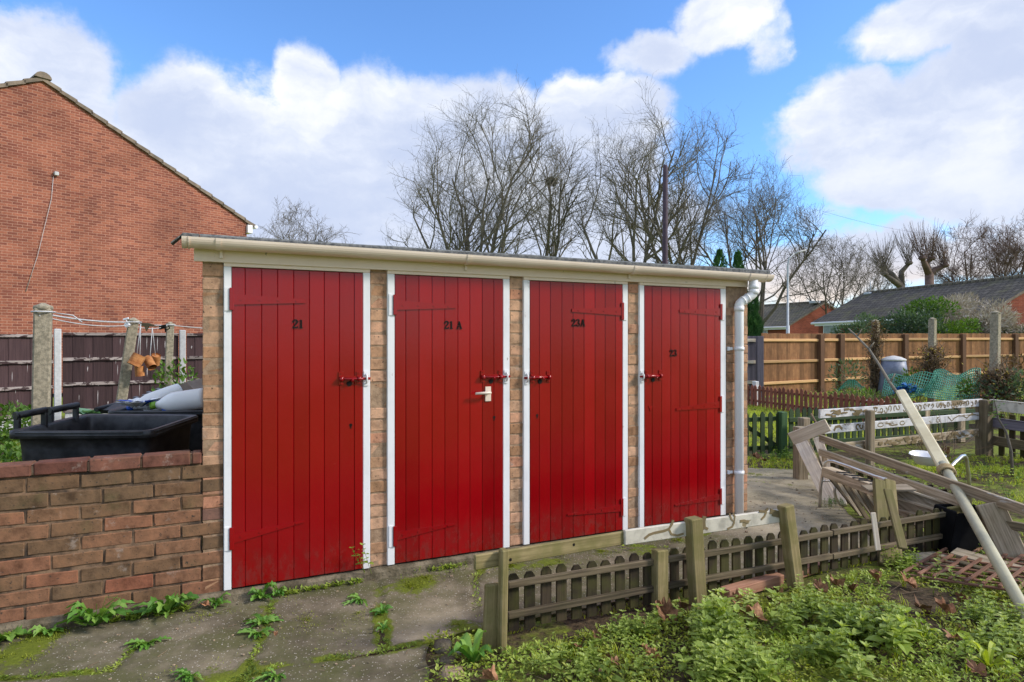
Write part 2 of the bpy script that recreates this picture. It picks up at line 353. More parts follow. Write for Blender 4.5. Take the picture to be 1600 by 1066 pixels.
def pathmat():
    m, nt, b = newmat('path_concrete')
    o = coord(nt)
    n1 = noi(nt, o, 1.4, 6, 0.6); n2 = noi(nt, o, 130, 3, 0.5); n3 = noi(nt, o, 9, 6, 0.65)
    col = mix(nt, sstep(nt, noi(nt, o, 1.6, 9, 0.72), 0.38, 0.62), (0.105, 0.088, 0.055), (0.225, 0.187, 0.132))
    col = mix(nt, 1.0, col, ramp(nt, n3, [(0.3, (0.72, 0.72, 0.70)), (0.7, (1.2, 1.2, 1.2))]), 'MULTIPLY')
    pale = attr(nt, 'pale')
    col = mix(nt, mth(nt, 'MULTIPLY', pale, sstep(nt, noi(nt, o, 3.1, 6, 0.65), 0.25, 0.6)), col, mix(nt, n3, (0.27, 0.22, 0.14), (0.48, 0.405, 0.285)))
    vo = nd(nt, 'ShaderNodeTexVoronoi', {'Vector': o, 'Scale': 85.0, 'Randomness': 1.0})
    sel = sstep(nt, noi(nt, vo.outputs['Position'], 43.0, 1, 0.5), 0.50, 0.60)
    chips = mth(nt, 'MULTIPLY', sstep(nt, vo.outputs['Distance'], 0.34, 0.20), sel)
    moss = attr(nt, 'moss')
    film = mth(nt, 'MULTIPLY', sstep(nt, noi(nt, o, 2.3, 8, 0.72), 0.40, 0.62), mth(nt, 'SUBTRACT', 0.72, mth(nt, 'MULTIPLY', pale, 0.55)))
    col = mix(nt, film, col, mix(nt, noi(nt, o, 40, 6, 0.7), (0.045, 0.05, 0.014), (0.135, 0.14, 0.042)))
    col = mix(nt, mth(nt, 'MULTIPLY', chips, 0.85), col, (0.50, 0.45, 0.38))
    col = mix(nt, mth(nt, 'MULTIPLY', sstep(nt, n2, 0.62, 0.70), 0.6), col, (0.05, 0.042, 0.03))
    mm = mth(nt, 'ADD', moss, mth(nt, 'MULTIPLY', mth(nt, 'SUBTRACT', noi(nt, o, 17, 8, 0.75), 0.5), 2.1))
    mk = sstep(nt, mm, 0.44, 0.86)
    mcol = mix(nt, noi(nt, o, 60, 4, 0.6), (0.05, 0.075, 0.006), (0.20, 0.23, 0.02))
    col = mix(nt, mk, col, mcol)
    setc(nt, b, col, 0.9, 0.3)
    bump(nt, b, mth(nt, 'ADD', mth(nt, 'ADD', mth(nt, 'MULTIPLY', n2, 0.5), chips), mth(nt, 'MULTIPLY', mk, mth(nt, 'MULTIPLY', noi(nt, o, 90, 3, 0.6), 3.0))), 0.5, 0.004)
pathmat()
def soilmat(name, g1, g2, ga):
    m, nt, b = newmat(name)
    o = coord(nt)
    n1 = noi(nt, o, 30, 8, 0.7); n2 = noi(nt, o, 1.1, 6, 0.62); n3 = noi(nt, o, 8, 6, 0.7)
    col = mix(nt, sstep(nt, n1, 0.32, 0.68), (0.028, 0.02, 0.012), (0.115, 0.08, 0.045))
    gr = mix(nt, n1, g1, g2)
    col = mix(nt, mth(nt, 'MULTIPLY', sstep(nt, mth(nt, 'ADD', n2, mth(nt, 'MULTIPLY', mth(nt, 'SUBTRACT', n3, 0.5), 0.5)), 0.5 - ga, 0.66 - ga), 0.92), col, gr)
    setc(nt, b, col, 0.95, 0.2)
    bump(nt, b, mth(nt, 'ADD', n1, n3), 0.8, 0.02)
soilmat('garden_soil', (0.09, 0.12, 0.014), (0.26, 0.31, 0.04), 0.05)
soilmat('lawn_ground', (0.11, 0.16, 0.014), (0.28, 0.36, 0.045), 0.22)

# ------------------------------------------------------------------ object helpers
def tagset(o, label=None, cat=None, group=None, kind=None):
    if label: o['label'] = label
    if cat: o['category'] = cat
    if group: o['group'] = group
    if kind: o['kind'] = kind
    return o
def thing(name, label, cat, loc=(0, 0, 0), group=None):
    o = bpy.data.objects.new(name, None); COL.objects.link(o)
    o.empty_display_size = 0.1
    o.location = loc
    return tagset(o, label, cat, group)
def wloc(o):
    p = V((0, 0, 0))
    while o is not None:
        p += V(o.location); o = o.parent
    return p
class MB:
    def __init__(s):
        s.v = []; s.f = []; s.t = []; s.m = []; s.sm = []; s.uv = []
    def face(s, idx, tint=0.5, mi=0, smooth=False, uv=None):
        s.f.append(tuple(idx)); s.t.append(tint); s.m.append(mi); s.sm.append(smooth)
        s.uv.append(uv if uv else [(s.v[i][0], s.v[i][2]) for i in idx])
    def poly(s, pts, tint=0.5, mi=0, uv=None, smooth=False):
        b = len(s.v); s.v += [tuple(p) for p in pts]
        s.face(range(b, b + len(pts)), tint, mi, smooth, uv)
    def box(s, c, hx, hy, hz, bev=0.0, tint=None, mi=0, jit=0.0):
        c = V(c); hx = V(hx); hy = V(hy); hz = V(hz)
        if tint is None: tint = random.random()
        L = [hx.length, hy.length, hz.length]
        ax = [h / l for h, l in zip((hx, hy, hz), L)]
        bev = min(bev, min(L) * 0.45)
        li = L.index(max(L)); oth = [i for i in range(3) if i != li]
        off = random.random() * 20
        b0 = len(s.v); loc = []; ind = {}
        for sx in (-1, 1):
            for sy in (-1, 1):
                for sz in (-1, 1):
                    sg = (sx, sy, sz); jo = V((random.uniform(-jit, jit), random.uniform(-jit, jit), random.uniform(-jit, jit))) if jit else V()
                    for a in (range(3) if bev > 0 else (0,)):
                        q = [sg[k] * (L[k] if (k == a or bev == 0) else L[k] - bev) for k in range(3)]
                        ind[(sg, a)] = len(s.v)
                        s.v.append(tuple(c + jo + ax[0] * q[0] + ax[1] * q[1] + ax[2] * q[2])); loc.append(q)
        def g(sg, a): return ind[(sg, a if bev > 0 else 0)]
        faces = []
        for a in range(3):
            o1, o2 = [k for k in range(3) if k != a]
            for sa in (-1, 1):
                q = []
                for s1, s2 in ((-1, -1), (1, -1), (1, 1), (-1, 1)):
                    sg = [0, 0, 0]; sg[a] = sa; sg[o1] = s1; sg[o2] = s2
                    q.append(g(tuple(sg), a))
                faces.append(q)
            if bev > 0:
                for s1 in (-1, 1):
                    for s2 in (-1, 1):
                        sg1 = [0, 0, 0]; sg2 = [0, 0, 0]
                        sg1[o1] = sg2[o1] = s1; sg1[o2] = sg2[o2] = s2; sg1[a] = -1; sg2[a] = 1
                        sg1 = tuple(sg1); sg2 = tuple(sg2)
                        faces.append([g(sg1, o1), g(sg2, o1), g(sg2, o2), g(sg1, o2)])
        if bev > 0:
            for sx in (-1, 1):
                for sy in (-1, 1):
                    for sz in (-1, 1):
                        sg = (sx, sy, sz); faces.append([g(sg, 0), g(sg, 1), g(sg, 2)])
        for q in faces:
            p = [V(s.v[i]) for i in q]
            nrm = (p[1] - p[0]).cross(p[2] - p[0])
            if nrm.dot(sum(p, V()) / len(p) - c) < 0: q = q[::-1]
            uv = [(loc[i - b0][li] + off, loc[i - b0][oth[0]] + loc[i - b0][oth[1]] * 0.9 + off) for i in q]
            s.face(q, tint, mi, False, uv)
    def bar(s, a, b, w, t, up=(0, 0, 1), bev=0.004, tint=None, mi=0):
        """rectangular bar from a to b; w measured along up, t across"""
        a = V(a); b = V(b); d = b - a; L = d.length; d /= L
        up = V(up); up = (up - d * up.dot(d)).normalized(); sd_ = d.cross(up)
        s.box((a + b) / 2, d * L / 2, up * w / 2, sd_ * t / 2, bev, tint, mi)
    def prism(s, pts, ext, tint=None, mi=0):
        """outline pts (3D, planar) extruded by vector ext"""
        if tint is None: tint = random.random()
        ext = V(ext); pts = [V(p) for p in pts]; n = len(pts)
        nrm = V()
        for i in range(n): nrm += pts[i].cross(pts[(i + 1) % n])
        if nrm.dot(ext) < 0: pts = pts[::-1]
        off = random.random() * 10
        b = len(s.v); s.v += [tuple(p) for p in pts] + [tuple(p + ext) for p in pts]
        lo = max(range(3), key=lambda k: max(p[k] for p in pts) - min(p[k] for p in pts))
        o2 = [k for k in range(3) if k != lo]
        def uv(ids): return [(s.v[i][lo] + off, s.v[i][o2[0]] + s.v[i][o2[1]] + off) for i in ids]
        q = list(range(b, b + n))[::-1]; s.face(q, tint, mi, False, uv(q))
        q = list(range(b + n, b + 2 * n)); s.face(q, tint, mi, False, uv(q))
        for i in range(n):
            j = (i + 1) % n
            q = [b + i, b + j, b + n + j, b + n + i]; s.face(q, tint, mi, False, uv(q))
    def tube(s, pts, rad, sides=8, cap=True, tint=0.5, mi=0, smooth=True):
        pts = [V(p) for p in pts]; n = len(pts)
        if not hasattr(rad, '__len__'): rad = [rad] * n
        b = len(s.v); ref = V((0.31, 0.77, 0.55)); lens = 0
        prev = None
        for i in range(n):
            d = (pts[min(i + 1, n - 1)] - pts[max(i - 1, 0)])
            d = d.normalized() if d.length > 1e-9 else V((0, 0, 1))
            if prev is None:
                a = ref - d * ref.dot(d)
                if a.length < 0.2: a = V((1, 0, 0)) - d * d.x
            else:
                a = prev - d * prev.dot(d)
            a.normalize(); prev = a; c = d.cross(a)
            for k in range(sides):
                th = 2 * PI * k / sides
                s.v.append(tuple(pts[i] + (a * math.cos(th) + c * math.sin(th)) * rad[i]))
        for i in range(n - 1):
            l2 = lens + (pts[i + 1] - pts[i]).length
            for k in range(sides):
                k2 = (k + 1) % sides
                w = 2 * PI * max(rad) / sides
                s.face((b + i * sides + k, b + i * sides + k2, b + (i + 1) * sides + k2, b + (i + 1) * sides + k), tint, mi, smooth,
                       [(lens, k * w), (lens, (k + 1) * w), (l2, (k + 1) * w), (l2, k * w)])
            lens = l2
        if cap:
            s.face([b + k for k in range(sides)][::-1], tint, mi)
            s.face([b + (n - 1) * sides + k for k in range(sides)], tint, mi)
    def leaf(s, p, d, nrm, ln, wd, tint, curl=0.25, mi=0):
        """ovate leaf: a folded blade of six points"""
        p = V(p); d = V(d).normalized(); nrm = V(nrm); sd_ = d.cross(nrm)
        if sd_.length < 1e-4: sd_ = d.cross(V((0.3, 0.5, 0.8)))
        sd_.normalize(); up = sd_.cross(d)
        b = len(s.v)
        q = [p, p + d * ln * 0.38 + sd_ * wd * 0.5 + up * wd * curl, p + d * ln * 0.74 + sd_ * wd * 0.33 + up * wd * curl * 0.3 - up * ln * 0.06,
             p + d * ln - up * ln * 0.2, p + d * ln * 0.74 - sd_ * wd * 0.33 + up * wd * curl * 0.3 - up * ln * 0.06,
             p + d * ln * 0.38 - sd_ * wd * 0.5 + up * wd * curl, p + d * ln * 0.42 - up * ln * 0.01, p + d * ln * 0.75 - up * ln * 0.08]
        s.v += [tuple(x) for x in q]
        z = [(0, 0)] * 4
        s.face((b, b + 1, b + 6), tint, mi, False, z[:3]); s.face((b + 1, b + 2, b + 7, b + 6), tint, mi, False, z); s.face((b + 2, b + 3, b + 7), tint, mi, False, z[:3])
        s.face((b, b + 6, b + 5), tint * 0.92, mi, False, z[:3]); s.face((b + 6, b + 7, b + 4, b + 5), tint * 0.92, mi, False, z); s.face((b + 7, b + 3, b + 4), tint * 0.92, mi, False, z[:3])
    def sleaf(s, p, d, nrm, ln, wd, tint, mi=0):
        """small leaf: one folded diamond"""
        p = V(p); d = V(d).normalized(); sd_ = d.cross(V(nrm))
        if sd_.length < 1e-4: sd_ = d.cross(V((0.3, 0.5, 0.8)))
        sd_.normalize(); up = sd_.cross(d)
        b = len(s.v)
        s.v += [tuple(p), tuple(p + d * ln * 0.45 + sd_ * wd * 0.5 + up * wd * 0.2), tuple(p + d * ln), tuple(p + d * ln * 0.45 - sd_ * wd * 0.5 + up * wd * 0.2)]
        s.face((b, b + 1, b + 2), tint, mi, False, [(0, 0)] * 3); s.face((b, b + 2, b + 3), tint * 0.93, mi, False, [(0, 0)] * 3)
    def blade(s, p, d, ln, wd, tint, bend=0.3, mi=0):
        p = V(p); d = V(d).normalized(); sd_ = d.cross(V((0, 0, 1)))
        if sd_.length < 1e-3: sd_ = V((1, 0, 0))
        sd_.normalize(); out = V((d.x, d.y, 0)); b = len(s.v)
        mid = p + d * ln * 0.55; tip = p + d * ln + out * ln * bend - V((0, 0, ln * bend * 0.5))
        s.v += [tuple(p - sd_ * wd / 2), tuple(p + sd_ * wd / 2), tuple(mid + sd_ * wd * 0.4), tuple(mid - sd_ * wd * 0.4), tuple(tip)]
        s.face((b, b + 1, b + 2, b + 3), tint, mi, False, [(0, 0)] * 4); s.face((b + 3, b + 2, b + 4), tint, mi, False, [(0, 0)] * 3)
    def build(s, name, mats, parent=None, loc=None, label=None):
        if isinstance(mats, str): mats = [mats]
        me = bpy.data.meshes.new(name)
        o0 = wloc(parent) if parent is not None else V(loc or (0, 0, 0))
        me.from_pydata([(x - o0.x, y - o0.y, z - o0.z) for x, y, z in s.v], [], s.f)
        for k in mats: me.materials.append(MATS[k])
        a = me.attributes.new('tint', 'FLOAT', 'FACE'); a.data.foreach_set('value', s.t)
        me.polygons.foreach_set('material_index', s.m)
        me.polygons.foreach_set('use_smooth', s.sm)
        ul = me.uv_layers.new(name='UVMap')
        ul.data.foreach_set('uv', [c for fu in s.uv for uvp in fu for c in uvp])
        o = bpy.data.objects.new(name, me); COL.objects.link(o)
        if parent is not None: o.parent = parent
        else: o.location = o0
        if label: o['label'] = label
        me.update()
        return o
def copy_tree(o, parent=None):
    c = o.copy(); COL.objects.link(c)
    c.parent = parent
    for ch in list(o.children):
        copy_tree(ch, c)
    return c
rnd = random.uniform
def P(x, y, Z):
    return V(((x - CX) / FP * Z, Z, CZ - (y - CY) / FP * Z))
def G(x, y, z=0.0):
    Z = (CZ - z) * FP / (y - CY)
    return V(((x - CX) / FP * Z, Z, z))
# shed front frame: u runs along the wall, n comes out of it, z is up
TH = R(25.04)
DX, DY = math.cos(TH), math.sin(TH)
NX, NY = math.sin(TH), -math.cos(TH)
W0X, W0Y = -0.439 * 3.676, 3.676
DV = V((DX, DY, 0)); NV = V((NX, NY, 0)); ZV = V((0, 0, 1))
def W(u, n, z):
    return V((W0X + DX * u + NX * n, W0Y + DY * u + NY * n, z))
def wu(x, n=0.0):
    t = (x - CX) / FP
    return (t * (W0Y + NY * n) - (W0X + NX * n)) / (DX - t * DY)
def wz(x, y, n=0.0):
    u = wu(x, n)
    return CZ - (y - CY) / FP * (W0Y + NY * n + DY * u)
def wbox(mb, u0, u1, n0, n1, z0, z1, bev=0.003, tint=None, mi=0, jit=0.0):
    mb.box(W((u0 + u1) / 2, (n0 + n1) / 2, (z0 + z1) / 2), DV * (u1 - u0) / 2, NV * (n1 - n0) / 2, ZV * (z1 - z0) / 2, bev, tint, mi, jit)

# ================================================================== ground
def fbm(x, y, s=1.0):
    return mnoise.fractal(V((x * s, y * s, 3.7)), 0.9, 2.0, 4)
def inside(pt, poly):
    x, y = pt; c = False; n = len(poly)
    for i in range(n):
        x1, y1 = poly[i]; x2, y2 = poly[(i + 1) % n]
        if (y1 > y) != (y2 > y) and x < (x2 - x1) * (y - y1) / (y2 - y1) + x1: c = not c
    return c
def segd(p, a, b):
    ax, ay = a; bx, by = b; px, py = p
    dx, dy = bx - ax, by - ay
    t = max(0, min(1, ((px - ax) * dx + (py - ay) * dy) / (dx * dx + dy * dy)))
    return math.hypot(px - ax - dx * t, py - ay - dy * t)
mb = MB()
mb.poly([(-600, -300, -0.12), (600, -300, -0.12), (600, 900, -0.12), (-600, 900, -0.12)], uv=[(0, 0)] * 4)
tagset(mb.build('ground', 'lawn_ground'), kind='structure')
def g2(x, y): p = G(x, y); return (p.x, p.y)
# concrete path: one cracked slab sheet
FA = V((-0.03, 3.22, 0)); FB = V((3.10, 4.55, 0))            # line of the low fence
FD = (FB - FA).normalized()
path_poly = [(-3.2, 1.2), (-0.34, 1.2), g2(672, 1070), g2(668, 1004), g2(752, 985), (-0.06, 3.34), (FB.x - 0.40, FB.y - 0.02), (2.75, 5.1), (2.95, 5.6), (3.0, 6.2), (3.3, 6.9), (3.3, 7.45),
             (1.6, 7.45), (1.2, 6.0)]
c0 = W(3.98, -0.1, 0); c1 = W(-3.0, -0.1, 0)
path_poly += [(c0.x, c0.y), (c1.x, c1.y)]
cracks = [[g2(330, 1075), g2(440, 1040), g2(592, 1021), g2(667, 1004)], [g2(425, 942), g2(412, 985), g2(388, 1055), g2(380, 1075)], [g2(594, 900), g2(597, 960), g2(600, 1021)],
          [g2(755, 880), g2(742, 905), g2(752, 985)], [g2(-40, 1010), g2(60, 985), g2(110, 965)], [g2(-20, 1062), g2(170, 1050), g2(215, 1010)],
          [g2(1168, 752), g2(1250, 760), g2(1330, 770)], [g2(960, 850), g2(1060, 858), g2(1150, 800)]]
moss_blobs = [(640, 918, .22, .9), (665, 905, .16, .5), (45, 1010, .16, .9), (15, 1035, .16, .8), (80, 990, .12, .8), (800, 885, .16, .8), (860, 880, .18, .9), (770, 880, .1, .8), (940, 862, .15, .6),
              (1010, 862, .22, .8), (1060, 845, .15, .6), (735, 985, .14, .8), (710, 975, .1, .6), (1180, 742, .3, .55), (1220, 728, .35, .7), (1190, 722, .4, .8), (1270, 735, .25, .4),
              (480, 970, .2, .35), (560, 960, .2, .3), (330, 960, .16, .4), (430, 940, .12, .5), (1290, 790, .14, .5), (520, 1010, .15, .35), (1150, 870, .12, .5), (1340, 800, .2, .3), (300, 1062, .2, .6), (360, 1062, .14, .7)]
mbl = [(g2(a, b), r, m) for a, b, r, m in moss_blobs]
def make_path():
    st = 0.022
    x0, x1, y0, y1 = -3.2, 3.4, 1.2, 7.5
    nx = int((x1 - x0) / st); ny = int((y1 - y0) / st)
    verts = []; faces = []; moss = []; pal = []; idx = {}
    def vert(i, j):
        k = (i, j)
        if k in idx: return idx[k]
        x = x0 + i * st; y = y0 + j * st
        w = V((fbm(x, y, 1.7), fbm(x + 9, y, 1.7))) * 0.03
        d = min(segd((x + w.x, y + w.y), c[q], c[q + 1]) for c in cracks for q in range(len(c) - 1))
        z = 0.006 * fbm(x, y, 0.9) + 0.002 * fbm(x, y, 7)
        ck = max(0, 1 - d / 0.022)
        z -= 0.014 * min(1, ck * 1.6)
        m = max(0, 1 - d / 0.07) * 0.95 * max(0, .5 + 1.3 * fbm(x, y, 2.1))
        for (bx, by), r, a in mbl:
            q = ((x - bx) ** 2 + (y - by) ** 2) / (r * r)
            if q < 4: m += a * math.exp(-q * 1.6)
        z += 0.006 * max(0, min(1, m - 0.4))
        # sunlight painted into the concrete colour beyond the shed corner, and one pale worn slab in front of the second pier
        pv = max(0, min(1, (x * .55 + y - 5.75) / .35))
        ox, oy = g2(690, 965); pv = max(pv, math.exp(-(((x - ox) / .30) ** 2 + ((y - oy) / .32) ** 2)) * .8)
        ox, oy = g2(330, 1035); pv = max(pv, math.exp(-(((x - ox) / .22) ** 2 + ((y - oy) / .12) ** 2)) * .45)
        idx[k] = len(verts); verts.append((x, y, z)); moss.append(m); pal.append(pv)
        return idx[k]
    for i in range(nx):
        for j in range(ny):
            cx = x0 + (i + .5) * st; cy = y0 + (j + .5) * st
            jx = cx + 0.03 * fbm(cx, cy, 3); jy = cy + 0.03 * fbm(cx + 5, cy, 3)
            if inside((jx, jy), path_poly):
                faces.append((vert(i, j), vert(i + 1, j), vert(i + 1, j + 1), vert(i, j + 1)))
    # the broken edge of the slab: smooth the cell steps and turn the rim down into the soil
    from collections import Counter
    ec = Counter()
    for f in faces:
        for q in range(4): ec[tuple(sorted((f[q], f[(q + 1) % 4])))] += 1
    nb = {}
    for (p, q), n in ec.items():
        if n == 1: nb.setdefault(p, []).append(q); nb.setdefault(q, []).append(p)
    for _ in range(8):
        new = {p: tuple((verts[p][k] + sum(verts[q][k] for q in qs) / len(qs)) / 2 for k in range(2)) for p, qs in nb.items()}
        for p, (a_, b_) in new.items(): verts[p] = (a_, b_, verts[p][2])
    rim = {}
    for p in nb:
        x_, y_, z_ = verts[p]; rim[p] = len(verts); verts.append((x_, y_, z_ - .06)); moss.append(moss[p] + .3); pal.append(0)
    for (p, q), n in ec.items():
        if n == 1: faces.append((p, q, rim[q], rim[p]))
    me = bpy.data.meshes.new('path'); me.from_pydata(verts, [], faces); me.materials.append(MATS['path_concrete'])
    a = me.attributes.new('moss', 'FLOAT', 'POINT'); a.data.foreach_set('value', moss)
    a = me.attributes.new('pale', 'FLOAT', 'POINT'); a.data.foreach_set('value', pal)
    me.polygons.foreach_set('use_smooth', [True] * len(faces))
    o = bpy.data.objects.new('path', me); COL.objects.link(o); tagset(o, kind='structure')
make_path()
def make_soil():
    st = 0.05
    x0, x1, y0, y1 = -9.0, 9.5, 1.0, 17.0
    nx = int((x1 - x0) / st); ny = int((y1 - y0) / st)
    verts = []; faces = []
    for j in range(ny + 1):
        for i in range(nx + 1):
            x = x0 + i * st; y = y0 + j * st
            z = -0.016 + 0.012 * fbm(x, y, 2.2)
            q = (x - FA.x) * FD.y - (y - FA.y) * FD.x          # > 0 on the bed side of the low fence
            if q > 0 and x > -0.4: z += 0.028 * min(1, q / 0.3)
            if i in (0, nx) or j in (0, ny): z = -0.16
            verts.append((x, y, z))
    for j in range(ny):
        for i in range(nx):
            a = j * (nx + 1) + i
            cx, cy = x0 + (i + .5) * st, y0 + (j + .5) * st
            faces.append((a, a + 1, a + nx + 2, a + nx + 1))
    me = bpy.data.meshes.new('garden_soil'); me.from_pydata(verts, [], faces); me.materials.append(MATS['garden_soil'])
    me.polygons.foreach_set('use_smooth', [True] * len(faces))
    o = bpy.data.objects.new('garden_soil', me); COL.objects.link(o); tagset(o, kind='structure')
make_soil()

# ================================================================== shed
SILL = 0.061
FASC = wz(350, 411)
HEAD = 1.905
shed = thing('storage_shed', 'low flat-roofed brick shed with four red plank doors', 'shed', W(2.0, 0, 0))
# concrete footing shared by shed and yard wall
mb = MB()
us = [-3.0 + 0.25 * i for i in range(29)]
for k in range(len(us) - 1):
    a, b = us[k], us[k + 1] - 0.0
    wob = 0.012 * fbm(a, 0, 2)
    wob2 = 0.012 * fbm(b, 0, 2)
    top = 0.055
    pts = [W(a, 0.035 + wob, top), W(b, 0.035 + wob2, top), W(b, 0.058 + wob2, top - 0.014), W(a, 0.058 + wob, top - 0.014)]
    mb.poly([W(a, -0.2, top), W(a, 0.035 + wob, top), W(b, 0.035 + wob2, top), W(b, -0.2, top)], 0.5, 0, [(0, 0)] * 4)
    mb.poly(pts, 0.5, 0, [(0, 0)] * 4)
    mb.poly([W(a, 0.058 + wob, top - 0.014), W(b, 0.058 + wob2, top - 0.014), W(b, 0.064 + wob2, -0.05), W(a, 0.064 + wob, -0.05)], 0.5, 0, [(0, 0)] * 4)
tagset(mb.build('footing', 'footing', loc=W(0, 0, 0)), kind='structure')
# brickwork of the piers
COURSE = 0.0775
def pier(name, xa, xb, header=True):
    u0, u1 = wu(xa), wu(xb)
    mb = MB()
    wbox(mb, u0 + 0.004, u1 - 0.004, -0.12, -0.0022, SILL, FASC + 0.02, 0, 0.5, 1)
    z = SILL + 0.004; k = 0
    while z < FASC:
        h = min(0.0685, FASC + 0.01 - z)
        t = rnd(0, 1)
        sh = rnd(-0.003, 0.003)
        if (u1 - u0) < 0.17:
            wbox(mb, u0 + rnd(0, .004), u1 - rnd(0, .004), -0.11, sh, z, z + h - rnd(0, .003), 0.0035, t, 0, .0018)
        else:
            cut = u0 + (0.112 if k % 2 else 0.225)
            if cut < u1 - 0.03:
                wbox(mb, u0 + rnd(0, .004), cut - 0.005, -0.11, sh, z, z + h, 0.0035, t, 0, .0018)
                wbox(mb, cut + 0.005, u1 - rnd(0, .004), -0.11, sh + rnd(-.002, .002), z, z + h, 0.0035, rnd(0, 1), 0, .0018)
            else:
                wbox(mb, u0 + rnd(0, .004), u1 - rnd(0, .004), -0.11, sh, z, z + h, 0.0035, t, 0, .0018)
        z += COURSE + rnd(-.001, .001); k += 1
    return mb.build('brick_pier', ['pier_brick', 'mortar'], shed)
pier('p0', 316, 349.5); pier('p1', 578.5, 605.5); pier('p2', 796.5, 818.5); pier('p3', 981.3, 999.5); pier('p4', 1134.5, 1168.5)
# side and back walls
mb = MB()
uL, uR = wu(316), wu(1168.5)
DEP = 1.9
zt = FASC + 0.04
def wallq(a, b, z0, z1, tint=0.5):
    L = (V(b) - V(a)).length
    mb.poly([(a[0], a[1], z0), (b[0], b[1], z0), (b[0], b[1], z1), (a[0], a[1], z1)], tint, 0, [(0, z0), (L, z0), (L, z1), (0, z1)])
for nm, ua, ub, na, nb in (('left', uL + .003, uL + .105, -.12, -DEP), ('right', uR - .105, uR - .003, -.12, -DEP), ('back', uL + .003, uR - .003, -DEP, -DEP - .1)):
    q = [W(ua, na, 0), W(ub, na, 0), W(ub, nb, 0), W(ua, nb, 0)]
    for i in range(4): wallq(q[i], q[(i + 1) % 4], 0.0, zt)
mb.build('wall', 'shed_brick', shed)
# fascia, roof, gutter
mb = MB()
uFl, uFr = wu(303, .03), wu(1169, .03)
wbox(mb, uFl, uFr, 0.008, 0.03, FASC, 2.03, 0.002, 0.5)
mb.build('fascia', 'cream_paint', shed)
mb = MB()
rl, rr = wu(281, .085), wu(1203, .085)
ns = 40
def rz(n): return 2.052 + 0.0 * n
prof = [(0.085, 2.028), (0.088, 2.062), (0.076, 2.072), (0.04, 2.074), (-DEP - .15, 2.085), (-DEP - .15, 2.04), (0.0, 2.034)]
rl0, rl = rl, wu(316) - .01
for k in range(ns):
    a = rl + (rr - rl) * k / ns; b = rl + (rr - rl) * (k + 1) / ns
    wa = 0.004 * fbm(a, 1, 3); wb_ = 0.004 * fbm(b, 1, 3)
    for i in range(len(prof)):
        p, q = prof[i], prof[(i + 1) % len(prof)]
        mb.poly([W(a, p[0], p[1] + wa), W(b, p[0], p[1] + wb_), W(b, q[0], q[1] + wb_), W(a, q[0], q[1] + wa)], 0.5, 0, [(0, 0)] * 4)
for e in (rl, rr):
    mb.poly([W(e, p[0], p[1]) for p in prof], 0.5, 0, [(0, 0)] * 7)
# felt carried past the wall over the end of the gutter, and a loose scrap standing up half-way along
rl = rl0
wbox(mb, rl + .01, wu(316) - .012, -.01, .084, 2.036, 2.0725, .004, .4)
mb.prism([W(rl - 0.045, 0.075, 2.018), W(rl + 0.012, 0.075, 2.070), W(rl + 0.012, -0.02, 2.072), W(rl - 0.038, -0.02, 2.02)], (0, 0, -0.008), 0.3)
mb.prism([W(wu(497), 0.0, 2.076), W(wu(506), 0.0, 2.076), W(wu(501), 0.0, 2.092), W(wu(496), 0.0, 2.098)], NV * 0.01, 0.3)
mb.build('roof', 'felt', shed)
gn, gzl, gzr, gr_ = 0.092, 2.045, 2.027, 0.056
gl, gR = wu(285, gn), wu(1202, gn)
def halfround(mb, u0, u1, r0, r1, z0, z1, seg=12, tint=.5, caps=(False, False)):
    for k in range(seg):
        a0 = PI + PI * k / seg; a1 = PI + PI * (k + 1) / seg
        def pt(u, r, a, z): return W(u, gn + math.cos(a) * r, z + math.sin(a) * r)
        b = len(mb.v)
        mb.v += [tuple(pt(u0, r1, a0, z0)), tuple(pt(u1, r1, a0, z1)), tuple(pt(u1, r1, a1, z1)), tuple(pt(u0, r1, a1, z0))]
        mb.face((b, b + 1, b + 2, b + 3), tint, 0, True, [(0, 0)] * 4)
        b = len(mb.v)
        mb.v += [tuple(pt(u0, r0, a0, z0)), tuple(pt(u0, r0, a1, z0)), tuple(pt(u1, r0, a1, z1)), tuple(pt(u1, r0, a0, z1))]
        mb.face((b, b + 1, b + 2, b + 3), tint, 0, True, [(0, 0)] * 4)
        for u, z in ((u0, z0), (u1, z1)):
            mb.poly([pt(u, r0, a0, z), pt(u, r1, a0, z), pt(u, r1, a1, z), pt(u, r0, a1, z)], tint, 0, [(0, 0)] * 4)
    for a in (PI, 2 * PI):
        p = [W(u0, gn + math.cos(a) * r0, z0), W(u0, gn + math.cos(a) * r1, z0), W(u1, gn + math.cos(a) * r1, z1), W(u1, gn + math.cos(a) * r0, z1)]
        mb.poly(p, tint, 0, [(0, 0)] * 4)
    for cap, u, z in ((caps[0], u0, z0), (caps[1], u1, z1)):
        if cap:
            pts = [W(u, gn + math.cos(PI + PI * k / seg) * r0, z + math.sin(PI + PI * k / seg) * r0) for k in range(seg + 1)]
            mb.poly(pts, tint, 0, [(0, 0)] * len(pts))
def gz(u): return gzl + (gzr - gzl) * (u - gl) / (gR - gl)
mb = MB(); halfround(mb, gl, gR, gr_ - .003, gr_, gzl, gzr, 14, .5, (True, True))
gut = mb.build('gutter', 'cream_pvc', shed)
for xa, xb in ((285, 292),):
    mb = MB(); u0, u1 = wu(xa, gn) - .002, wu(xb, gn); halfround(mb, u0, u1, gr_ - .003, gr_ + .0035, gz(u0), gz(u1), 14, .5, (True, False)); mb.build('end_cap', 'cream_pvc', gut)
mb = MB(); u0, u1 = wu(294, gn), wu(296.5, gn); halfround(mb, u0, u1, gr_ - .003, gr_ + .006, gz(u0), gz(u1)); mb.build('joint_clip', 'cream_pvc', gut)
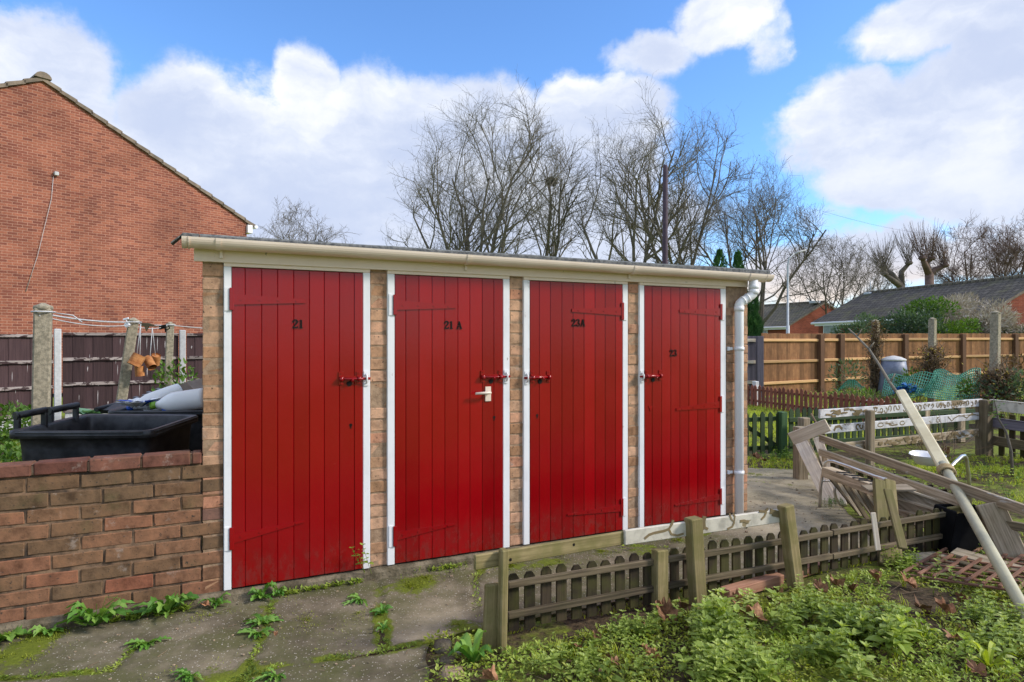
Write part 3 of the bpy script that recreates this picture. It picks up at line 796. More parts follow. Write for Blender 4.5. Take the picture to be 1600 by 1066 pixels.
for x in (337, 726, 985):
    mb = MB(); u0 = wu(x, gn); u1 = u0 + .026
    halfround(mb, u0, u1, gr_, gr_ + .005, gz(u0), gz(u1))
    wbox(mb, u0 + .02, u1 + .012, .03, .045, FASC + .02, gz(u0) - .03, .003, .5)
    mb.build('bracket', 'cream_pvc', gut)
mb = MB()
for xa, xb in ((1165, 1167.5), (1191, 1193.5)):
    u0, u1 = wu(xa, gn), wu(xb, gn); halfround(mb, u0, u1, gr_, gr_ + .006, gz(u0), gz(u1))
u0, u1 = wu(1167.5, gn), wu(1191, gn); halfround(mb, u0, u1, gr_, gr_ + .003, gz(u0), gz(u1))
mb.build('running_outlet', 'cream_pvc', gut)
# downpipe with its swan neck
pu = wu(1156, .06)
ou = wu(1177.5, gn)
mb = MB()
pr = .036
zo = gz(ou) - gr_ + .01
zn0 = wz(1180, 457, gn); zn1 = wz(1156, 477, .06)
path = [W(ou, gn, zo), W(ou, gn, zn0 + .03), W(ou, gn, zn0)]
for k in range(1, 9):
    t = k / 8; s_ = t * t * (3 - 2 * t)
    path.append(W(ou + (pu - ou) * s_, gn + (.052 - gn) * s_, zn0 + (zn1 - zn0) * t))
path += [W(pu, .052, zn1 - .02), W(pu, .052, .0)]
mb.tube(path, pr, 16)
pipe = mb.build('downpipe', 'white_pvc', shed)
mb = MB()
for z in (zn0 + .045, zn0 + .005, zn1 - .03):
    u = ou if z > zn1 else pu; n = gn if z > zn1 else .052
    mb.tube([W(u, n, z + .02), W(u, n, z - .02)], pr + .004, 16)
for t in (.42, .62):
    s_ = t * t * (3 - 2 * t); s2 = (t + .05) ** 2 * (3 - 2 * (t + .05))
    mb.tube([W(ou + (pu - ou) * s_, gn + (.052 - gn) * s_, zn0 + (zn1 - zn0) * t), W(ou + (pu - ou) * s2, gn + (.052 - gn) * s2, zn0 + (zn1 - zn0) * (t + .05))], pr + .0035, 16)
mb.build('pipe_socket', 'white_pvc', pipe)
for y in (545, 738):
    z = wz(1156, y, .052); mb = MB()
    mb.tube([W(pu, .052, z + .014), W(pu, .052, z - .014)], pr + .005, 16)
    wbox(mb, pu - .085, pu - pr, .012, .02, z - .012, z + .012, .002, .5)
    wbox(mb, pu - .087, pu - .07, .003, .022, z - .016, z + .016, .002, .5)
    mb.build('pipe_clip', 'white_pvc', pipe)
# glyphs: slab-serif figures, each a fat stroke with feet
GLY = {'2': [([(.03, .70), (.10, .88), (.25, .97), (.42, .93), (.52, .78), (.48, .62), (.30, .40), (.05, .10)], [.12, .15, .13, .15, .18, .17, .14, .11]), ([(.02, .08), (.56, .08)], [.16, .16]), ([(.53, .02), (.58, .26)], [.09, .08]), ([(.05, .72), (.17, .72)], [.16, .16])],
       '1': [([(.22, .02), (.22, .97)], [.20, .18]), ([(.04, .05), (.40, .05)], [.10, .10]), ([(.04, .84), (.22, .93)], [.09, .10])],
       'A': [([(.10, .04), (.34, .98)], [.09, .08]), ([(.34, .98), (.60, .04)], [.17, .20]), ([(.16, .34), (.54, .34)], [.08, .08]), ([(0, .04), (.22, .04)], [.09, .09]), ([(.46, .04), (.74, .04)], [.09, .09])],
       '3': [([(.06, .74), (.12, .90), (.27, .97), (.44, .90), (.48, .75), (.38, .60), (.24, .53)], [.14, .14, .12, .14, .16, .14, .10]), ([(.24, .53), (.42, .46), (.54, .28), (.46, .10), (.27, .03), (.10, .10), (.05, .26)], [.10, .14, .18, .16, .12, .14, .15])]}
GW = {'2': .66, '1': .50, 'A': .80, '3': .64, ' ': .30}
def ribbon(mb, pts, ws, place, n0, n1, tint=.5, mi=0):
    Lp = []; Rp = []
    for i in range(len(pts)):
        a = V((*pts[max(i - 1, 0)], 0)); b = V((*pts[min(i + 1, len(pts) - 1)], 0)); d = (b - a).normalized(); s_ = V((-d.y, d.x, 0)) * ws[i] / 2
        p = V((*pts[i], 0)); Lp.append(p + s_); Rp.append(p - s_)
    out = Lp + Rp[::-1]
    for i in range(len(pts) - 1):
        mb.poly([place(q.x, q.y, n1) for q in (Lp[i], Lp[i + 1], Rp[i + 1], Rp[i])], tint, mi, [(0, 0)] * 4)
    for i in range(len(out)):
        p, q = out[i], out[(i + 1) % len(out)]
        mb.poly([place(p.x, p.y, n0), place(q.x, q.y, n0), place(q.x, q.y, n1), place(p.x, p.y, n1)], tint, mi, [(0, 0)] * 4)
def number(txt, u, z, h, n, parent):
    mb = MB(); x = 0
    for ch in txt:
        for k, (pts, ws) in enumerate(GLY.get(ch, [])):
            ribbon(mb, pts, ws, lambda a, b, nn, x0=x: W(u + (x0 + a) * h, nn, z + b * h), n, n + .004 + k * .0004)
        x += GW[ch] + .06
    return mb.build('number', 'black_metal', parent)
def strap(parent, hx, y, tx, side, w0=.062, w1=.022, yt=None):
    """T hinge: red strap tapering along the boards, knuckle, white-painted plate on the post"""
    uh, ut = wu(hx, .02), wu(tx, .02)
    z = wz(hx, y, .02); zt_ = z if yt is None else z + yt
    mb = MB()
    mb.prism([W(uh, .0225, z - w0 / 2), W(ut, .0225, zt_ - w1 / 2), W(ut, .0225, zt_ + w1 / 2), W(uh, .0225, z + w0 / 2)], NV * .006, .5)
    sgn = -1 if side == 'L' else 1
    wbox(mb, uh - .012, uh + .012, .0226, .032, z - .062, z + .066, .004, .45)
    for k in range(4):
        t = (k + .5) / 4; c = W(uh + (ut - uh) * t, .0285, z + (zt_ - z) * t); mb.tube([c, c + NV * .003], .006, 8, True, .6)
    h = mb.build('hinge_strap', 'red_paint', parent)
    return h, uh + sgn * .026, z
def bolt(parent, x0, x1, y, side):
    """tower bolt: rod in two keeps on the door, staple on the frame post"""
    ua, ub = wu(x0, .03), wu(x1, .03); z = wz((x0 + x1) / 2, y, .03)
    mb = MB()
    um = wu(x1 - 14, .03) if side == 'R' else wu(x0 + 14, .03)
    lo, hi = min(ua, ub), max(ua, ub)
    dl, dh = (lo, hi - .055) if side == 'R' else (lo + .055, hi)
    wbox(mb, dl, dh, .0222, .0262, z - .017, z + .017, .001, .5)
    mb.tube([W(lo, .036, z), W(hi, .036, z)], .0085, 10, True, .5)
    for uu in (dl + .012, dh - .012):
        wbox(mb, uu - .014, uu + .014, .024, .0285, z - .035, z + .045, .002, .5)
        mb.tube([W(uu - .01, .036, z), W(uu + .01, .036, z)], .015, 10, True, .55)
        for dz in (-.026, .035): mb.tube([W(uu, .028, z + dz), W(uu, .0315, z + dz)], .005, 8, True, .7)
    c = (dl + dh) / 2
    mb.tube([W(c + .01, .036, z), W(c + .01, .062, z - .012)], .007, 8, True, .6)
    b = mb.build('bolt', 'red_paint', parent)
    mb = MB(); mb.tube([W(c - .004, .0222, z - .028), W(c - .004, .0262, z - .028)], .017, 12, True)
    mb.build('keyhole', 'black_metal', parent)
    uu = hi - .022 if side == 'R' else lo + .022
    mb = MB()
    wbox(mb, uu - .015, uu + .015, .0225, .0275, z + .018, z + .046, .002, .5); wbox(mb, uu - .015, uu + .015, .0225, .0275, z - .046, z - .018, .002, .5)
    mb.tube([W(uu, .03, z - .03), W(uu, .05, z - .012), W(uu, .05, z + .012), W(uu, .03, z + .03)], .005, 8)
    return b, mb
def door(n, x0, x1, txt, tx, ty, hinge, straps, bo, label, xs=9, hz=.052):
    u0, u1 = wu(x0, .02), wu(x1, .02)
    mb = MB()
    wbox(mb, u0, u1, -.02, .004, SILL + .004, HEAD - .004, 0, .5)
    wd = (u1 - u0) / (xs - .35); e = u0
    for k in range(xs):
        w = wd * (.82 if k in (0, xs - 1) else rnd(.96, 1.05)) if k < xs - 1 else u1 - e
        wbox(mb, e + .0008, min(e + w, u1) - .0008, .0, .0215 + rnd(-.0006, .0006), SILL + .004 + rnd(0, .003), HEAD - .004, .0028, rnd(.0, 1.0))
        e += w
    d = mb.build('door', 'red_paint', shed, label=label)
    number(txt, wu(tx, .02), wz(tx, ty, .02), hz, .0222, d)
    plates = []
    for s_ in straps:
        h, up, zz = strap(d, *s_); plates.append((up, zz))
    b, mbs = bolt(d, *bo)
    return d, plates, mbs
def frame(xa, xb, xc, xd, plates, mbs):
    """white posts and cream head; the hinge plates and staple are painted with it"""
    mb = MB()
    wbox(mb, wu(xa, .02), wu(xb, .02) - .001, -.06, .0195, SILL - .004 if xa < 400 else SILL, HEAD, .003, .5)
    wbox(mb, wu(xc, .02) + .001, wu(xd, .02), -.06, .0195, SILL, HEAD, .003, .5)
    for up, zz in plates:
        wbox(mb, up - .013, up + .013, .0196, .0245, zz - .066, zz + .07, .002, .5)
    f = mb.build('door_frame', 'white_paint', shed)
    if mbs: mbs.build('bolt_staple', 'white_paint', f)
    mb = MB()
    wbox(mb, wu(xa, .02), wu(xd, .02), -.06, .0193, HEAD + .0005, FASC + .02, .002, .5)
    mb.build('frame_head', 'cream_paint', f)
d1, pl, mbs = door(1, 362, 567, '21', 457, 513, 'L', [(362, 468, 477, 'L'), (362, 842, 476, 'L', .055, .012, .055)], (530, 578, 592, 'R'), 'red plank door numbered 21 with strap hinges on its left')
frame(349.5, 362, 567, 578.5, pl, mbs)
d2, pl, mbs = door(2, 617, 786, '21 A', 694, 514, 'L', [(617, 477, 712, 'L'), (617, 838, 711, 'L', .055, .012, .03)], (752, 796, 589, 'R'), 'red plank door numbered 21 A with a cream lever handle')
frame(605.5, 617, 786, 796.5, pl, mbs)
hz_ = wz(762, 615, .02)
mb = MB(); uh = wu(762, .02)
wbox(mb, uh - .021, uh + .021, .0223, .03, hz_ - .052, hz_ + .047, .004, .5)
mb.tube([W(uh, .03, hz_ + .008), W(uh, .062, hz_ + .008), W(uh - .012, .066, hz_ + .008), W(uh - .105, .062, hz_ + .006)], [.010, .010, .010, .0085], 10)
mb.build('lever_handle', 'cream_pvc', d2)
d3, pl, mbs = door(3, 828, 973, '23A', 893, 510, 'R', [(972, 487, 893, 'R'), (971, 793, 886, 'R', .055, .012, .0)], (819, 860, 590, 'L'), 'red plank door numbered 23A with strap hinges on its right')
frame(818.5, 828, 973, 981.3, pl, mbs)
d4, pl, mbs = door(4, 1007, 1126, '23', 1046, 557, 'R', [(1126, 488, 1061, 'R'), (1125, 632, 1056, 'R', .055, .018, -.02), (1125, 776, 1054, 'R', .05, .012, -.02)], (1000, 1034, 588, 'L'), 'red plank door numbered 23, narrowest and nearest the downpipe')
frame(999.5, 1007, 1126, 1134.5, pl, mbs)
for d, x, y in ((d1, 548, 664), (d2, 772, 652), (d3, 839, 649), (d4, 1016, 637)):
    mb = MB(); u, z = wu(x, .02), wz(x, y, .02)
    mb.tube([W(u, .0222, z), W(u, .0235, z)], .009, 10, True); wbox(mb, u - .004, u + .004, .0222, .0236, z - .022, z, .0005, .5)
    mb.build('keyhole', 'black_metal', d)
mb = MB(); u, z = wu(1016, .02), wz(1016, 637, .02)
mb.prism([W(u - .018, .0224, z + .012), W(u + .018, .0224, z + .012), W(u, .0224, z - .03)], NV * .003, .6); mb.build('key_cover', 'red_paint', d4)

# ================================================================== yard wall
yw = thing('yard_wall', 'low weathered brick wall joined to the left end of the shed', 'wall', W(-1.2, 0, 0))
mb = MB()
uE = wu(349) - .002
wbox(mb, -3.0, wu(316) - .004, -.105, -.007, .066, .845, 0, .5, 1)
wbox(mb, -3.0, wu(316) - .004, -.105, -.05, .045, .066, 0, .2, 1)
wbox(mb, wu(316) + .01, uE, -.10, -.014, .045, .10, 0, .5, 1)
ch = .0818; BR = .236
for r in range(9):
    z = .052 + r * ch
    off = (0 if r % 2 == 0 else BR / 2)
    u = wu(316) - .002 - (0 if r % 2 == 0 else BR / 2) if False else None
    e = uE - (BR * .9 if r % 2 == 0 else BR * .47)
    # bricks run from the door post leftwards; those right of the pier line belong to the pier
    edges = [uE]
    x = e
    while x > -3.0: edges.append(x); x -= BR + rnd(-.004, .004)
    for k in range(len(edges) - 1):
        b_, a_ = edges[k] - (.0 if k == 0 else .0055), edges[k + 1] + .0055
        sag = 0.006 * fbm(a_, r, .8)
        low = (r == 0)
        t = rnd(0, 1)
        t = .12 + .62 * t if rnd(0, 1) < .75 else t
        if r < 3 and rnd(0, 1) < .4: t = rnd(.5, .9)
        if r > 6: t = rnd(0, .42)
        n1 = rnd(-.003, .004)
        if k == 0 or a_ > wu(316) - .12: n1 = max(n1, .003)
        mb.box(W((a_ + b_) / 2, n1 - .055, z + .0345 + sag), DV * (b_ - a_) / 2 + ZV * rnd(-.0015, .0015), NV * .055, ZV * (.036 - rnd(0, .003)), .0035, t, 0, .0024)
mb.build('brickwork', ['old_brick', 'dark_joint'], yw)
mb = MB()
u = wu(319)
zc = .052 + 9 * ch
u -= .062; a = u
wbox(mb, a, wu(315), -.105, .012, zc, zc + .064, .007, .4, 0)
while a > -3.0:
    b = a - .010; a = b - .232
    wbox(mb, a, b, -.108, .012 + rnd(-.003, .004), zc + rnd(-.002, .002), zc + .064 + rnd(-.003, .003), .006, rnd(0, 1), 0, .002)
wbox(mb, -3.0, wu(315) - .006, -.095, .0, zc + .004, zc + .050, 0, .5, 1)
mb.build('coping', ['coping_brick', 'mortar'], yw)
# ================================================================== house on the left
def uvquad(mb, a, b, c, d, mi=0, tint=.5, o=(0, 0)):
    a, b, c, d = map(V, (a, b, c, d)); w = (b - a).length; h = (d - a).length
    mb.poly([a, b, c, d], tint, mi, [(o[0], o[1]), (o[0] + w, o[1]), (o[0] + w, o[1] + h), (o[0], o[1] + h)])
hd = V((.625, .781, 0)); hb = V((-.781, .625, 0))
hA = V((-13.08, 17.82, 0)); HW = 6.0; HZ, HE = 8.72, 5.62
house = thing('brick_house', 'two-storey red brick house with a plain gable end beyond the dark fence', 'house', hA)
mb = MB()
L0 = hA - hd * HW; R0 = hA + hd * HW
pts = [L0, R0, R0 + V((0, 0, HE)), hA + V((0, 0, HZ)), L0 + V((0, 0, HE))]
mb.poly(pts, .5, 0, [(-HW, 0), (HW, 0), (HW, HE), (0, HZ), (-HW, HE)])
B = hb * 9
uvquad(mb, R0, R0 + B, R0 + B + V((0, 0, HE)), R0 + V((0, 0, HE)))
uvquad(mb, L0 + B, L0, L0 + V((0, 0, HE)), L0 + B + V((0, 0, HE)))
mb.poly([p + B for p in pts][::-1], .5, 0, [(0, 0)] * 5)
wall = mb.build('wall', 'house_brick', house)
mb = MB()
fo = -hb * .07
for sgn in (1, -1):
    e = hA + hd * sgn * (HW + .28) + V((0, 0, HE - .14 + .09)); r_ = hA + V((0, 0, HZ + .09))
    n = 16
    for k in range(n):
        p = r_ + (e - r_) * (k / n); q = r_ + (e - r_) * ((k + 1.12) / n)
        dz = V((0, 0, .05))
        # each course of interlocking tiles rides on the one below it
        t = .5
        a, b = p + fo, q + fo + dz * .9
        mb.poly([a, b, b + B, a + B], rnd(.3, .7), 0, [(0, k * .4), (0, k * .4 + .4), (9, k * .4 + .4), (9, k * .4)])
        mb.poly([a - V((0, 0, .10)), b - V((0, 0, .12)), b, a], rnd(.3, .9), 1, [(0, 0)] * 4)
        mb.poly([b, b - V((0, 0, .05)), b + B - V((0, 0, .05)), b + B], .4, 0, [(0, 0)] * 4)
    a, b = r_ - V((0, 0, .10)) + fo, e - V((0, 0, .08)) + fo
    mb.poly([a, b, b - fo * 2, a - fo * 2], .3, 1, [(0, 0)] * 4)
roof = mb.build('roof', ['roof_tile', 'verge_tile'], house)
mb = MB()
pts = []
for k in range(9):
    a = PI * k / 8; pts.append(hA + hd * math.cos(a) * .20 + V((0, 0, HZ + .06 + math.sin(a) * .17)))
for s_ in range(12):
    o1 = fo * 1.6 + hb * (s_ * .75); mb.prism([p + o1 for p in pts], hb * .73, rnd(.2, .8))
mb.build('ridge_tile', 'verge_tile', roof)
mb = MB()
g0 = hA + hd * (HW + .30) + V((0, 0, HE - .10))
mb.tube([g0 - hb * .12, g0 + B], .06, 8)
mb.box(hA + hd * (HW + .08) + V((0, 0, HE - .2)) + hb * 4.4, hd * .09, hb * 4.5, (0, 0, .14), .005)
mb.build('gutter', 'white_pvc', house)
def onwall(x, y, off=.02):
    Z = 27334.0 / (1600 - x); p = P(x, y, Z)
    return p - hb * off
mb = MB()
mb.tube([onwall(83, 276), onwall(80, 310, .03), onwall(70, 350, .05), onwall(58, 400, .04), onwall(40, 456)], .007, 6)
mb.tube([onwall(86, 271, .0), onwall(86, 271, .06)], .045, 10)
mb.build('cable', 'wire', house)
mb = MB(); mb.box(onwall(87, 272, .07), hd * .05, hb * .04, (0, 0, .05), .005); mb.build('junction_box', 'pale_concrete', house)

# ================================================================== garden behind the yard wall
lf = thing('panel_fence', 'dark purple-brown board fence with flaking rails below the brick gable', 'fence', P(90, 650, 10.8))
fz = [(-170, 9.3), (90, 10.8), (285, 11.9), (470, 13.0), (640, 14.1)]
for k, ((xa, Za), (xb, Zb)) in enumerate(zip(fz[:-1], fz[1:])):
    a = P(xa, 533, Za); b = P(xb, 533, Zb); d = V((b.x - a.x, b.y - a.y, 0)); L = d.length; d.normalize(); nr = V((d.y, -d.x, 0))
    dzp = -.035 if k == 0 else 0
    zt_, z2, z3, zb_ = 1.60 + dzp, 1.17 + dzp, .745 + dzp, .28 + dzp
    mb = MB(); n = int((L - .16) / .135); wdt = (L - .16) / n
    for i in range(n):
        c = a + d * (.08 + wdt * (i + .5)); lap = .008 * (i % 2)
        t = rnd(0, 1)
        mb.box((c.x + nr.x * lap, c.y + nr.y * lap, (zt_ + zb_) / 2 - .01), d * (wdt / 2 + .012), nr * .008, (0, 0, (zt_ - zb_) / 2 - .01 - rnd(0, .006)), .003, t, 0)
        # long flakes where the stain has peeled
        for _ in range(random.choice((0, 1, 1, 2, 3)) if k < 3 else 0):
            zz = rnd(zb_ + .1, zt_ - .1); hh = rnd(.015, .10) if rnd(0, 1) < .8 else rnd(.1, .17); xx = rnd(-.04, .04); ww = rnd(.004, .014)
            q = c + d * xx + nr * (lap + .0085); q.z = zz
            mb.prism([q + V((0, 0, -hh)), q + d * ww * .7 + V((0, 0, -hh * .3)), q + d * ww + V((0, 0, hh * .5)), q + d * ww * .3 + V((0, 0, hh)), q - d * ww * .5 + V((0, 0, hh * .2))], nr * .002, .5, 1)
    mb.build('board_panel', ['fence_purple', 'flaked_paint'], lf)
    for z, w in ((zt_, .05), (z2, .055), (z3, .055), (zb_ + .01, .05)):
        mb = MB(); p = a + d * .07 + nr * .03; q = b - d * .07 + nr * .03; p.z = q.z = z
        mb.bar(p, q, w, .04, (0, 0, 1), .004); mb.build('rail', 'fence_rail_worn', lf)
    mb = MB(); p = a + d * .1; q = b - d * .1; p.z = q.z = .12; mb.bar(p, q, .28, .04, (0, 0, 1), .004); mb.build('gravel_board', 'pale_concrete', lf)
    if 0 < k < 4:
        mb = MB(); mb.box((a.x + nr.x * .02, a.y + nr.y * .02, .80), d * .052, nr * .06, (0, 0, .885), .012); mb.build('post', 'pale_concrete', lf)
def cpost(name, label, base, top, w, group=None, cat='post', hole=False):
    """square concrete line post with a rounded head"""
    base = V(base); top = V(top); ax = (top - base).normalized()
    t = thing(name, label, cat, base, group)
    mb = MB()
    d = V((math.cos(.55), math.sin(.55), 0)); e = ax.cross(d).normalized(); d = e.cross(ax)
    L = (top - base).length
    mb.box(base + ax * (L - w * .35) / 2, d * w / 2, e * w / 2, ax * (L - w * .35) / 2, w * .10, .5)
    mb.build('shaft', 'concrete_post', t)
    mb = MB()
    mb.tube([base + ax * (L - w * .42), base + ax * (L - w * .2), base + ax * (L - .02), base + ax * L], [w * .58, w * .55, w * .38, w * .12], 10)
    mb.build('cap', 'concrete_post', t)
    return t
PA0, PA1 = V((-4.80, 6.5, -.05)), V((-4.76, 6.5, 1.865))
PB0, PB1 = V((-5.30, 8.5, -.05)), V((-5.02, 8.5, 1.79))
PC0, PC1 = V((-5.62, 10.4, -.05)), V((-5.55, 10.4, 1.79))
gp = 'concrete washing line posts behind the yard wall'
cpost('washing_line_post', 'thick concrete washing line post nearest the bins, upright', PA0, PA1, .15, gp)
cpost('washing_line_post', 'leaning concrete washing line post with rusty tins hung on it', PB0, PB1, .125, gp)
cpost('washing_line_post', 'slim upright concrete washing line post beside the pale fence post', PC0, PC1, .11, gp)
mb = MB()
def sagline(mb, a, b, sag, r, n=10, tint=.5):
    pts = [V(a) + (V(b) - V(a)) * (k / n) - V((0, 0, sag * 4 * (k / n) * (1 - k / n))) for k in range(n + 1)]
    mb.tube(pts, r, 5, True, tint); return pts
a, b, c = PA1 - V((0, .08, .10)), PB1 - V((0, .07, .06)), PC1 - V((0, .07, .05))
sagline(mb, a, b, .03, .009); sagline(mb, a + V((.02, 0, -.03)), b + V((0, 0, -.04)), .05, .006); sagline(mb, b, c, .02, .008); sagline(mb, b + V((0, 0, -.03)), c, .06, .006)
sagline(mb, c, V((-4.2, 11.4, 1.67)), .03, .008)
for cc, rr in ((a + V((0, .08, .01)), .10), (b + V((0, .07, 0)), .085), (c + V((0, .07, 0)), .075)):
    mb.tube([cc + V((math.cos(t) * rr, math.sin(t) * rr, 0)) for t in [k * PI / 6 for k in range(13)]], .008, 5)
mb.tube([a + V((.12, .1, 0)), a + V((.22, .2, -.02)), a + V((.30, .22, -.09))], .007, 5)
tagset(mb.build('washing_line', 'wire', loc=a), 'twisted grey wire washing line strung along the concrete posts', 'washing line')
mb = MB(); q = P(199, 508, 8.4)
mb.tube([q + V((0, -.02, 0)), q + V((0, .02, 0))], .032, 14); mb.tube([q + V((0, 0, .03)), q + V((-.02, 0, .075))], .006, 5)
q = q + V((-.02, 0, .08)); mb.box(q, (.035, 0, .01), (0, .01, 0), (0, 0, .012), .003)
tagset(mb.build('line_pulley', 'white_pvc', loc=q), 'small pale pulley clipped to the washing line beside the leaning post', 'pulley')
mb = MB(); q = P(254, 511, 9.9)
mb.box(q, (.05, 0, .01), (0, .02, 0), (0, 0, .03), .006); mb.tube([q + V((.02, 0, -.01)), q + V((.07, 0, -.05)), q + V((.11, 0, -.02)), q + V((.09, 0, .02))], .01, 6); mb.tube([q + V((.04, 0, -.03)), q + V((.05, 0, -.08))], .011, 6)
tagset(mb.build('line_hook', 'black_metal', loc=q), 'dark plastic hook caught on the washing line by the slim post', 'hook')
mb = MB(); q = P(228, 507, 8.5); mb.prism([q + V((-.08, 0, .02)), q + V((.02, 0, .02)), q + V((.17, 0, -.03)), q + V((.03, 0, -.03)), q + V((0, 0, -.09)), q + V((-.02, 0, -.03)), q + V((-.08, 0, -.02))], (0, .025, 0), .4)
tagset(mb.build('line_peg', 'rail_old', loc=q), 'weathered wooden peg stuck out from the head of the leaning post', 'peg')
def tin(label, x, y, Z, ax, L, r, flat=False, hang=None):
    c = P(x, y, Z); ax = V(ax).normalized(); t = thing('rusty_tin', label, 'tin', c, 'rusty tins hung from the washing line')
    mb = MB()
    n = 16; a = c - ax * L / 2; b = c + ax * L / 2
    mb.tube([a, a + ax * .004, b - ax * .006, b], [r, r * 1.0, r * 1.0, r * 1.04], n, False); mb.tube([b, a + ax * .02], [r * .96, r * .94], n, False, .1)
    mb.tube([a + ax * .02, a + ax * .021], [r * .96, r * .96], n, True, .5)
    for k in (.3, .5, .7): mb.tube([a + ax * L * (k - .02), a + ax * L * k, a + ax * L * (k + .02)], [r, r * 1.03, r], n, False, .4)
    mb.tube([b - ax * .005, b], [r * 1.04, r * 1.05], n, False)
    mb.build('can', 'rust', t)
    if hang:
        mb = MB(); sagline(mb, V(hang), c + V((0, 0, r * .6)), 0, .005, 2); mb.build('string', 'wire', t)
h1, h2 = P(220, 506, 8.35), P(238, 512, 8.6)
tin('wide dented rusty tin against the leaning concrete post', 213.5, 563, 8.33, (-.35, -.3, -.85), .15, .082, hang=h1)
tin('shaded rusty tin hanging lowest, under the other tins', 218, 580, 8.45, (.05, .1, -1), .13, .055, hang=h1)
tin('bright orange rusty tin swinging open end down to the right', 234, 567, 8.5, (.62, -.35, -.75), .17, .056, hang=h2)
tin('brown rusty tin tilted behind the bright orange tin', 243, 562, 8.68, (-.35, .35, -.85), .14, .058, hang=h2)

# wheelie bins
def bin_body(t, fl, fr, br, bl, zr, depth, floor):
    """open bin from its four rim corners"""
    fl, fr, br, bl = [V((p[0], p[1], zr)) for p in (fl, fr, br, bl)]
    cen = (fl + fr + br + bl) / 4
    def ring(k, z, m=.06):
        cs = [cen + (p - cen) * k for p in (fl, fr, br, bl)]; out = []
        for i in range(4):
            p, pa, pb = cs[i], cs[i - 1], cs[(i + 1) % 4]
            da = (pa - p).normalized() * m; db = (pb - p).normalized() * m
            for q in range(5):
                s_ = q / 4; w = p + da * (1 - s_) ** 2 + db * s_ ** 2
                out.append(V((w.x, w.y, z)))
        return out
    mb = MB()
    levels = [(.80, floor), (.90, zr - .12), (.915, zr - .055), (.985, zr - .05), (1.0, zr - .045), (1.0, zr - .008), (.985, zr), (.905, zr - .004), (.885, zr - .02), (.87, zr - .10), (.78, floor + .04)]
    rings = [ring(k, z) for k, z in levels]; n = len(rings[0]); b0 = len(mb.v)
    for rg in rings: mb.v += [tuple(p) for p in rg]
    for j in range(len(rings) - 1):
        for i in range(n):
            i2 = (i + 1) % n
            mb.face((b0 + j * n + i, b0 + j * n + i2, b0 + (j + 1) * n + i2, b0 + (j + 1) * n + i), .5, 0, j not in (3, 5, 6))
    mb.face([b0 + i for i in range(n)][::-1]); mb.face([b0 + (len(rings) - 1) * n + i for i in range(n)])
    # moulded ribs along the rim
    for p, q in ((fr, br), (fl, fr)):
        for off in (-.012, -.03):
            a = cen + (p - cen) * 1.003 + (q - p) * .07; b = cen + (q - cen) * 1.003 - (q - p) * .07; a.z = b.z = zr + off
            mb.tube([a, b], .005, 6)
    return mb.build('body', 'bin_plastic', t)
zr = .945
fl, fr, br, bl = (-3.01, 3.80), (-2.15, 3.83), (-2.27, 4.66), (-3.14, 4.72)
bin1 = thing('wheelie_bin', 'open black wheelie bin just behind the low brick wall', 'bin', (-2.64, 4.25, -.1), 'black wheelie bins')
bin_body(bin1, fl, fr, br, bl, zr, .9, -.08)
for xa, xb, ya, yb, Za, Zb in ((24, 72, 650, 641, 3.98, 4.15), (76, 121, 642, 633, 4.25, 4.5)):
    mb = MB(); a = P(xa, ya, Za); b = P(xb, yb, Zb)
    mb.tube([a, b], .022, 12)
    for p in (a + (b - a) * .06, b - (b - a) * .06): mb.box(p + V((0, 0, -.055)), (.018, 0, 0), (0, .012, 0), (0, 0, .06), .004)
    mb.tube([a - (b - a).normalized() * .004, a + (b - a).normalized() * .012], .026, 12); 
    mb.build('handle', 'bin_plastic', bin1)
for p in ((-3.10, 4.55), (-3.05, 4.05)):
    mb = MB(); mb.tube([V((p[0] - .03, p[1], .02)), V((p[0] + .03, p[1], .02))], .11, 14); mb.build('wheel', 'bin_plastic', bin1)
bin2 = thing('wheelie_bin', 'black wheelie bin heaped with bottles and rubbish against the shed corner', 'bin', (-2.75, 5.4, -.1), 'black wheelie bins')
bin_body(bin2, (-3.16, 4.98), (-2.30, 5.0), (-2.42, 5.82), (-3.38, 5.84), .938, .9, -.08)
mb = MB(); mb.prism([P(155, 641, 5.3), P(185, 629, 5.5), P(206, 629, 5.7), P(196, 641, 5.3)], (0, .02, -.03), .4); mb.tube([P(150, 640, 5.25), P(200, 627, 5.7)], .018, 8); mb.build('lid', 'bin_plastic', bin2)
def bottle(name, label, cat, mats, base, tip, r, flat=1.0):
    base = V(base); tip = V(tip); ax = tip - base; L = ax.length; ax.normalize()
    t = thing(name, label, cat, base)
    mb = MB(); pr_ = [(0, .6), (.02, .92), (.08, 1), (.5, 1), (.62, .96), (.74, .72), (.84, .40), (.9, .30)]
    mb.tube([base + ax * L * k for k, _ in pr_], [r * q for _, q in pr_], 14)
    side = ax.cross(V((0, 1, 0))).normalized()
    h = base + ax * L * .62 + side * r * .6
    mb.tube([base + ax * L * .38 + side * r * .96, base + ax * L * .48 + side * r * 1.25, base + ax * L * .64 + side * r * 1.15, base + ax * L * .75 + side * r * .75], r * .16, 8)
    mb.build('body', mats[0], t)
    mb = MB(); mb.tube([base + ax * L * .90, base + ax * L], [r * .33, r * .33], 12); mb.build('cap', mats[1], t)
    return t
bottle('milk_bottle', 'large white plastic milk bottle lying in the full bin', 'bottle', ('milk_plastic', 'green_pack'), P(322, 622, 5.2), P(236, 634, 5.15), .085)
bottle('milk_bottle', 'long white plastic bottle leaning up across the rubbish', 'bottle', ('milk_plastic', 'blue_plastic'), P(284, 610, 5.5), P(198, 640, 5.25), .07)
